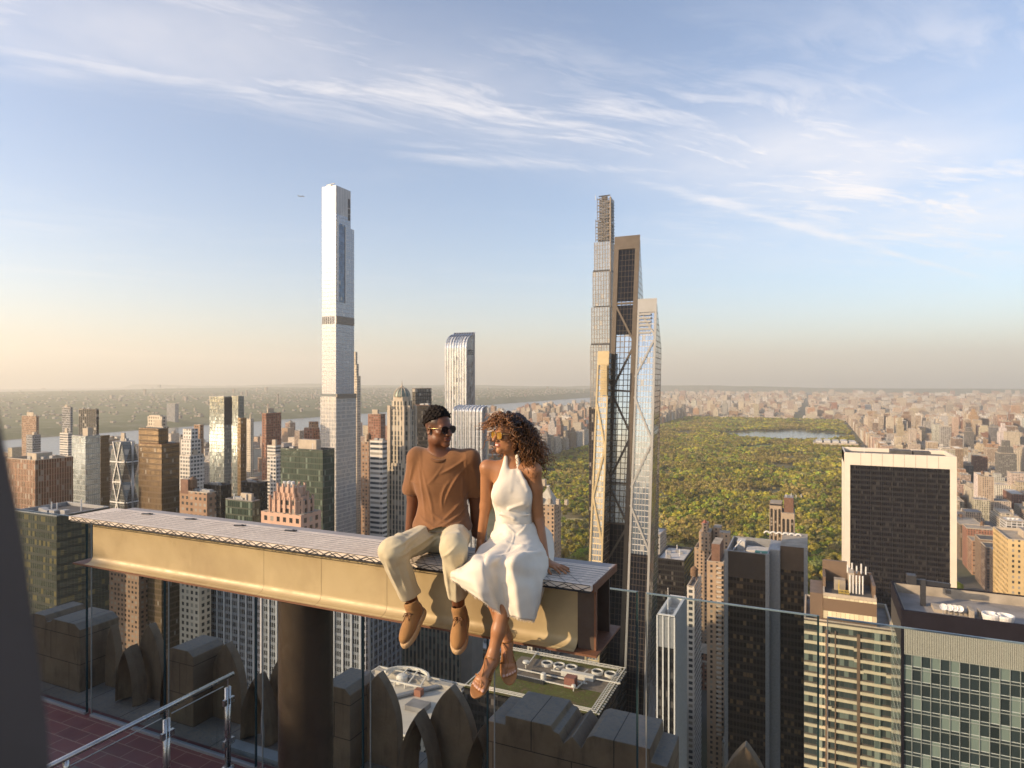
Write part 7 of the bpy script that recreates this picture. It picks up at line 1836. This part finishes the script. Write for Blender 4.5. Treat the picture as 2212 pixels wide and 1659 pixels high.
# ---------------------------------------------------------------- the woman
WS = (.36, .165, .075)
def woman():
    hipA, hipB = Lc(1087, 1176, 4.05), Lc(1143, 1176, 4.0); kneeA, kneeB = Lc(1045, 1232, 3.58), Lc(1108, 1232, 3.55); ankA, ankB = Lc(1094, 1374, 3.64), Lc(1065, 1412, 3.50)
    shA, shB = Lc(1053, 1010, 4.04), Lc(1153, 1016, 3.96); elA, elB = Lc(1049, 1092, 4.10), Lc(1163, 1122, 4.02); wrA, wrB = Lc(1038, 1168, 4.12), Lc(1179, 1214, 3.87)
    fw = unit(vec(-.80, -.58, .04)); M = frame_of(fw, (.04, .03, 1)); hc = Lc(1099, 941, 4.02); s = .93
    lo = np.minimum.reduce([kneeA, ankB, wrA, Lc(1010, 1495, 3.3)])-.06; hi = np.maximum.reduce([shB, wrB, hc, Lc(1240, 1200, 4)])+.15
    fd = Field(lo, hi, .0042); P = head(fd, hc, M, s, False)
    nb = Lc(1105, 1014, 4.03); fd.cap(P(0, -.022, -.06), nb, .044, .047, .025)
    fd.ell(Lc(1106, 1075, 4.01), (.118, .09, .15), None, .04); fd.ell(Lc(1105, 1030, 4.02), (.125, .062, .06), None, .05); fd.ell(Lc(1112, 1165, 4.03), (.15, .12, .10), None, .05)
    fd.cap(shA, shB, .034, .034, .05); fd.cap(nb, shA, .040, .038, .04); fd.cap(nb, shB, .040, .038, .04)
    limb(fd, [shA, elA, wrA], [.043, .034, .024]); limb(fd, [shB, shB+(elB-shB)*.35, elB, wrB], [.044, .042, .034, .023])
    limb(fd, [hipA, kneeA], [.07, .052]); limb(fd, [hipB, kneeB], [.07, .052])
    for kn, an in ((kneeA, ankA), (kneeB, ankB)):
        cf = kn+(an-kn)*.32+vec(0, .02, 0); limb(fd, [kn, cf, kn+(an-kn)*.72, an], [.050, .052, .036, .029], .025)
    hand(fd, wrA, vec(-.15, -.2, -.5), vec(-.8, -.2, .2), -1, .92, .2); 
    hand(fd, wrB, unit(vec(.74, -.66, -.13)), vec(.10, -.08, 1), 1, .98, .16, .30, .022)
    toes = []
    for an, toe, big in ((ankB, Lc(1031, 1478, 3.34), -1), (ankA, Lc(1100, 1452, 3.47), 1)):
        f = unit(toe-an); up = unit(vec(0, -.45, .9)-f*(vec(0, -.45, .9)@f)); x = np.cross(f, up); Q = lambda a, b, c, an=an, f=f, up=up, x=x: an+x*a+f*b+up*c; Lf = np.linalg.norm(toe-an)
        fd.cap(an, Q(0, .02, -.03), .029, .030, .02); fd.cap(Q(0, -.02, -.045), Q(0, .03, -.03), .026, .028, .02)
        fd.cap(Q(0, .02, -.022), Q(0, Lf*.72, -.028), .031, .026, .02, flat=(up, 1.2)); fd.cap(Q(-.02, Lf*.74, -.033), Q(.02, Lf*.74, -.033), .017, .017, .02)
        sg = big
        for i, (ox, ln, rr) in enumerate(((.026, .050, .0115), (.009, .047, .0088), (-.005, .042, .0083), (-.018, .036, .0078), (-.030, .028, .0074))):
            b = Q(sg*ox*1.0, Lf*.76, -.034); t_ = Q(sg*ox*1.12, Lf*.76+ln, -.039); fd.cap(b, t_, rr, rr*.95, .004); toes.append(t_)
        Wf = (Q, Lf, sg); man_feet.append(Wf)
    V, Fq = fd.mesh(); V = smooth_mesh(V, Fq, 1, .35)
    col, q = color_skin(V, WS, P, M, hc, s, (.42, .12, .085), False)
    te = ((q[:, 0]/.019)**2+((q[:, 1]-.09)/.03)**2+((q[:, 2]+.0575)/.0042)**2) < 1; col[te] = (.75, .7, .62)
    for t_ in toes: col[np.linalg.norm(V-(t_+vec(0, -.006, .007)), axis=1) < .007] = (.55, .35, .28)
    base = RD(hipA[0], hipA[1], HC-1.1)
    o = np_obj('person', V, Fq, skin_mat('tan_skin'), col=col, origin=base)
    tag(o, 'seated smiling woman with curly brown hair in a white halter dress, barelegged in sandals', 'person')
    sunglasses(P, M, s, o, lens_amber, plain('amber_frame', (.30,.15,.03), .2, spec=.8), gilt, .62)
    white = cloth_mat('white_linen', (.74,.67,.555), 700, .16, .05, .15)
    # bodice
    fd = Field(np.minimum.reduce([Lc(1040, 1190, 4), Lc(1045, 1000, 3.8)])-.06, Lc(1170, 975, 4.2)+.08, .0046)
    fd.ell(Lc(1107, 1080, 4.01), (.122, .098, .13), None, .04); fd.ell(Lc(1110, 1125, 4.0), (.108, .092, .10), None, .05); fd.ell(Lc(1113, 1160, 4.02), (.150, .128, .075), None, .05)
    fd.ell(Lc(1081, 1066, 3.93), (.058, .040, .062), None, .06); fd.ell(Lc(1127, 1070, 3.925), (.060, .040, .064), None, .06)
    fd.ell(Lc(1104, 1040, 3.99), (.092, .080, .085), None, .05); fd.cap(Lc(1092, 1030, 3.97), Lc(1093, 988, 3.985), .030, .016, .03); fd.cap(Lc(1121, 1034, 3.95), Lc(1117, 986, 3.985), .026, .013, .02)
    for (a, b) in ((Lc(1100, 1100, 3.90), Lc(1130, 1088, 3.895)), (Lc(1076, 1112, 3.92), Lc(1145, 1112, 3.93)), (Lc(1124, 1020, 3.935), Lc(1140, 1060, 3.90)), (Lc(1108, 1015, 3.95), Lc(1103, 1060, 3.90)), (Lc(1080, 1100, 3.93), Lc(1110, 1120, 3.905)), (Lc(1136, 1040, 3.93), Lc(1142, 1090, 3.92))): fd.cap(a, b, .006, .004, .02)
    fd.warp(ripple(.0024, 45, 31))
    fd.ell(Lc(1053, 1015, 4.0), (.075, .16, .092), None, .012, 'sub'); fd.ell(Lc(1168, 1028, 3.97), (.088, .16, .085), None, .012, 'sub'); fd.ell(Lc(1106, 1000, 3.93), (.026, .09, .038), None, .01, 'sub')
    fd.ell(Lc(1107, 1003, 4.05), (.038, .05, .09), None, .006, 'sub')
    V, Fq = fd.mesh(); V = smooth_mesh(V, Fq, 1, .4)
    dr = np_obj('dress', V, Fq, white, o)
    # skirt: a sheet hung from waist over lap and knees, frayed at the hem
    rows = [[(1071,1126,4.12),(1073,1128,3.99),(1089,1131,3.905),(1110,1133,3.885),(1132,1133,3.89),(1148,1131,3.95),(1156,1122,4.08)],
            [(1062,1157,4.16),(1064,1159,3.99),(1085,1161,3.86),(1110,1162,3.835),(1140,1162,3.85),(1165,1160,3.95),(1190,1150,4.12)],
            [(1030,1194,4.0),(1033,1195,3.83),(1063,1188,3.69),(1100,1192,3.68),(1140,1188,3.67),(1174,1194,3.84),(1197,1192,4.02)],
            [(1002,1218,3.84),(1006,1219,3.63),(1043,1210,3.46),(1080,1218,3.52),(1113,1208,3.44),(1170,1226,3.66),(1190,1238,3.82)],
            [(980,1235,3.73),(985,1241,3.57),(1040,1263,3.42),(1078,1272,3.49),(1117,1274,3.41),(1160,1276,3.55),(1183,1262,3.78)],
            [(976,1240,3.76),(990,1264,3.59),(1040,1298,3.44),(1085,1326,3.50),(1122,1336,3.43),(1148,1338,3.53),(1161,1334,3.72)]]
    G = np.array([[Lc(*p) for p in r_] for r_ in rows])
    def cat(A, n, axis):
        A = np.moveaxis(A, axis, 0); k = len(A); ext = np.concatenate([2*A[:1]-A[1:2], A, 2*A[-1:]-A[-2:-1]]); out_ = []
        for t in np.linspace(0, k-1, n):
            i = min(int(t), k-2); f = t-i; p0, p1, p2, p3 = ext[i:i+4]
            out_.append(.5*((2*p1)+(-p0+p2)*f+(2*p0-5*p1+4*p2-p3)*f*f+(-p0+3*p1-3*p2+p3)*f**3))
        return np.moveaxis(np.array(out_), 0, axis)
    nr, nc = 80, 96; S = cat(cat(G, nr, 0), nc, 1)
    tr = np.linspace(0, 1, nr)[:, None]; tc_ = np.linspace(0, 1, nc)[None, :]
    du = np.gradient(S, axis=0); dv = np.gradient(S, axis=1); nn = np.cross(dv, du); nn /= np.linalg.norm(nn, axis=2)[:, :, None]; nn *= np.sign(-nn[:, :, 1].mean())
    amp = .004+.013*np.clip((tr-.45)/.55, 0, 1)**1.3
    dsp = amp*(np.sin(tc_*17+.8*np.sin(tr*3)+.6)*.6+np.sin(tc_*31-tr*2+2)*.25)+.0014*np.sin(tr*22+tc_*9+np.sin(tc_*14)*1.5)*np.clip(tr*2, 0, 1)+.0008*np.sin(tr*61+tc_*33)
    for (r0, c0, r1, c1, a_, w_) in ((.30, .18, .95, .34, .016, .030), (.36, .60, .62, .40, .014, .035), (.40, .78, .70, .60, .012, .035), (.5, .30, .98, .50, -.014, .03), (.55, .70, .98, .80, .014, .035), (.62, .40, .72, .75, -.015, .045), (.18, .3, .5, .12, .012, .03), (.15, .5, .45, .48, .004, .006), (.0, .35, .12, .5, .005, .012), (.02, .7, .15, .55, .005, .012), (.7, .15, .99, .2, .010, .018), (.72, .85, .99, .9, .010, .018), (.75, .55, .99, .58, .010, .018), (.28, .42, .36, .7, .006, .016)):
        px, py = r1-r0, c1-c0; l2 = px*px+py*py; t = np.clip(((tr-r0)*px+(tc_-c0)*py)/l2, 0, 1); dd_ = np.hypot(tr-r0-t*px, tc_-c0-t*py); dsp = dsp+a_*np.exp(-(dd_/w_)**2)
    S = S+nn*dsp[:, :, None]
    Vs = S.reshape(-1, 3); Fs = [(i*nc+j, i*nc+j+1, (i+1)*nc+j+1, (i+1)*nc+j) for i in range(nr-1) for j in range(nc-1)]
    sk_ = np_obj('skirt', Vs, Fs, white, dr)
    sm = sk_.modifiers.new('thickness', 'SOLIDIFY'); sm.thickness = .003; sm.offset = 0
    m = MB(); rf = random.Random(9)
    for j in range(3, nc*3-3):
        jj = j/3; i0 = int(jj); f = jj-i0; p = S[-1, i0]*(1-f)+S[-1, min(i0+1, nc-1)]*f; dn = unit(S[-1, i0]-S[-4, i0]); q2 = p+dn*rf.uniform(.006, .018)+np.array((rf.uniform(-.004, .004), rf.uniform(-.003, .003), 0))
        a, b = to_world(np.array([p-dn*.002, q2])); m.tube([Vector(a), Vector(b)], [.0012, .0007], 3, cap=False)
    m.build('frayed_hem', white, sk_)
    # bracelet
    m = MB(); ax = unit(wrB-elB); e1 = unit(np.cross(ax, vec(0, 0, 1))); e2 = np.cross(ax, e1); rg = [Vector(to_world(np.array([wrB-ax*.012+(e1*math.cos(t)+e2*math.sin(t))*.0285]))[0]) for t in np.linspace(0, 2*math.pi, 25)[:-1]]
    m.tube(rg, .0028, 6, closed=True); m.build('bracelet', gilt, o, smooth=True)
    # sandals
    lea = plain('tan_leather', (.36,.16,.05), .5, var=.12, scale=40)
    TW = lambda p: Vector(to_world(np.array([p]))[0])
    for (Q, Lf, sg) in man_feet:
        sf = Field(np.minimum(Q(0, 0, 0), Q(0, Lf, 0))-.13, np.maximum(Q(0, 0, 0), Q(0, Lf, 0))+.12, .0036)
        x, f, up = Q(1, 0, 0)-Q(0, 0, 0), Q(0, 1, 0)-Q(0, 0, 0), Q(0, 0, 1)-Q(0, 0, 0); Ms = np.stack([x, f, up], 1)
        sf.ell(Q(0, Lf*.80, -.05), (.046, .085, .04), Ms, .01); sf.ell(Q(0, Lf*.45, -.05), (.034, .12, .04), Ms, .02); sf.ell(Q(0, 0, -.055), (.033, .05, .04), Ms, .02); sf.plane(Q(0, Lf*.8, -.046), up); sf.plane(Q(0, Lf*.8, -.057), -up)
        V, Fq = sf.mesh(); sd_ = np_obj('sandal', V, Fq, lea, o)
        m = MB()
        m.tube([TW(Q(.042, Lf*.62, -.045)), TW(Q(.036, Lf*.70, -.012)), TW(Q(0, Lf*.74, -.008)), TW(Q(-.036, Lf*.70, -.015)), TW(Q(-.042, Lf*.62, -.045))], .0036, 6)
        m.tube([TW(Q(0, Lf*.74, -.008)), TW(Q(sg*.012, Lf*.9, -.02)), TW(Q(sg*.017, Lf*.98, -.04))], .0034, 6)
        m.tube([TW(Q(0, Lf*.74, -.006)), TW(Q(.006, Lf*.5, .010)), TW(Q(.026, Lf*.22, .006)), TW(Q(.034, .01, -.01)), TW(Q(.030, -.03, -.02)), TW(Q(0, -.052, -.022)), TW(Q(-.030, -.03, -.02)), TW(Q(-.034, .01, -.01)), TW(Q(-.028, Lf*.2, .010)), TW(Q(0, Lf*.24, .020)), TW(Q(.028, Lf*.2, .008))], .0034, 6)
        m.build('straps', lea, sd_, smooth=True)
    # hair: dark underlying volume and several hundred curls
    rs = np.random.default_rng(5)
    hf = Field(hc-np.array((.24, .26, .34)), hc+np.array((.28, .26, .2)), .006)
    hf.ell(P(0, -.035, .055), np.array((.092, .108, .095))*s, M, .02); hf.ell(P(0, -.085, -.03), np.array((.105, .075, .115))*s, M, .04); hf.ell(hc+vec(.10, .03, -.10), (.075, .085, .12), None, .04)
    hf.warp(ripple(.010, 95, 4))
    hf.plane(P(0, .045, .05), M @ np.array((0, 1, -.35)), 0)
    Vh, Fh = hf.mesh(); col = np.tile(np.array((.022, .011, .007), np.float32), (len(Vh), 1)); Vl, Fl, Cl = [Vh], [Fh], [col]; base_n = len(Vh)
    def curl(p0, dirs, L_, seed, rad=.010, turns=4., th=.0040):
        nonlocal base_n
        r_ = np.random.default_rng(seed); n = 30; t = np.linspace(0, 1, n)
        p = p0[None, :]+0*t[:, None]; out_, dn, sd_ = dirs
        path = p0[None, :]+out_[None, :]*(np.sqrt(t)*r_.uniform(.035, .085))[:, None]+dn[None, :]*(t**1.35*L_)[:, None]+sd_[None, :]*(t**1.5*r_.uniform(-.03, .05))[:, None]
        tg = np.gradient(path, axis=0); tg /= np.linalg.norm(tg, axis=1)[:, None]
        e1 = np.cross(tg, np.array((.3, .5, .2))); e1 /= np.linalg.norm(e1, axis=1)[:, None]; e2 = np.cross(tg, e1); ph = r_.uniform(0, 6.28)+t*turns*6.28; rr = rad*np.clip(t*4, .1, 1)
        path = path+e1*(rr*np.cos(ph))[:, None]+e2*(rr*np.sin(ph))[:, None]
        tg = np.gradient(path, axis=0); tg /= np.linalg.norm(tg, axis=1)[:, None]; e1 = np.cross(tg, np.array((.1, .2, .9))); e1 /= np.linalg.norm(e1, axis=1)[:, None]; e2 = np.cross(tg, e1)
        w_ = th*(1-.55*t); k = 4
        Vt = np.concatenate([path+(e1*math.cos(a)+e2*math.sin(a))*w_[:, None] for a in (0, 1.57, 3.14, 4.71)]).reshape(k, n, 3).transpose(1, 0, 2).reshape(-1, 3)
        Ft = [(i*k+j, i*k+(j+1) % k, (i+1)*k+(j+1) % k, (i+1)*k+j) for i in range(n-1) for j in range(k)]
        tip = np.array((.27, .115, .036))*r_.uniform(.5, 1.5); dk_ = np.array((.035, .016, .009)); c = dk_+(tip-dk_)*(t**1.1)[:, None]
        Vl.append(Vt); Fl.append(np.array(Ft)+base_n); Cl.append(np.repeat(c, k, 0)); base_n += len(Vt)
    for i in range(560):
        while True:
            q = rs.normal(size=3); q /= np.linalg.norm(q)
            if q[2] > -.35 and not (q[1] > .45 and q[2] < .42): break
        p0 = P(*(np.array((0, -.014, .045))+q*np.array((.076, .098, .088))))
        od = M @ q; dn = vec(.10, .02, -1) if q[1] < .4 else unit(vec(.0, .0, -1)+od*.5)
        front = q[1] > .35
        L_ = rs.uniform(.05, .10) if front else rs.uniform(.17, .33) if q[2] > -.1 else rs.uniform(.12, .22)
        if not front: dn = unit(dn+vec(.22, .05, 0)*rs.uniform(0, 1.4))
        curl(p0, (od, dn, vec(rs.normal(), rs.normal(), .2*rs.normal())), L_, 100+i, rs.uniform(.006, .012), rs.uniform(2.5, 5)*(L_/.18)+.8, rs.uniform(.0032, .0048))
    hm, g, out = newmat('curly_hair'); at = g.n('ShaderNodeVertexColor', layer_name='tint').outputs[0]; principled(g, out, base=at, rough=.38, spec=.5)
    np_obj('hair', np.concatenate(Vl), np.concatenate([np.asarray(f) for f in Fl]), hm, o, col=np.concatenate(Cl))
man_feet = []
woman()
print('OBJECTS', len(COL.objects))
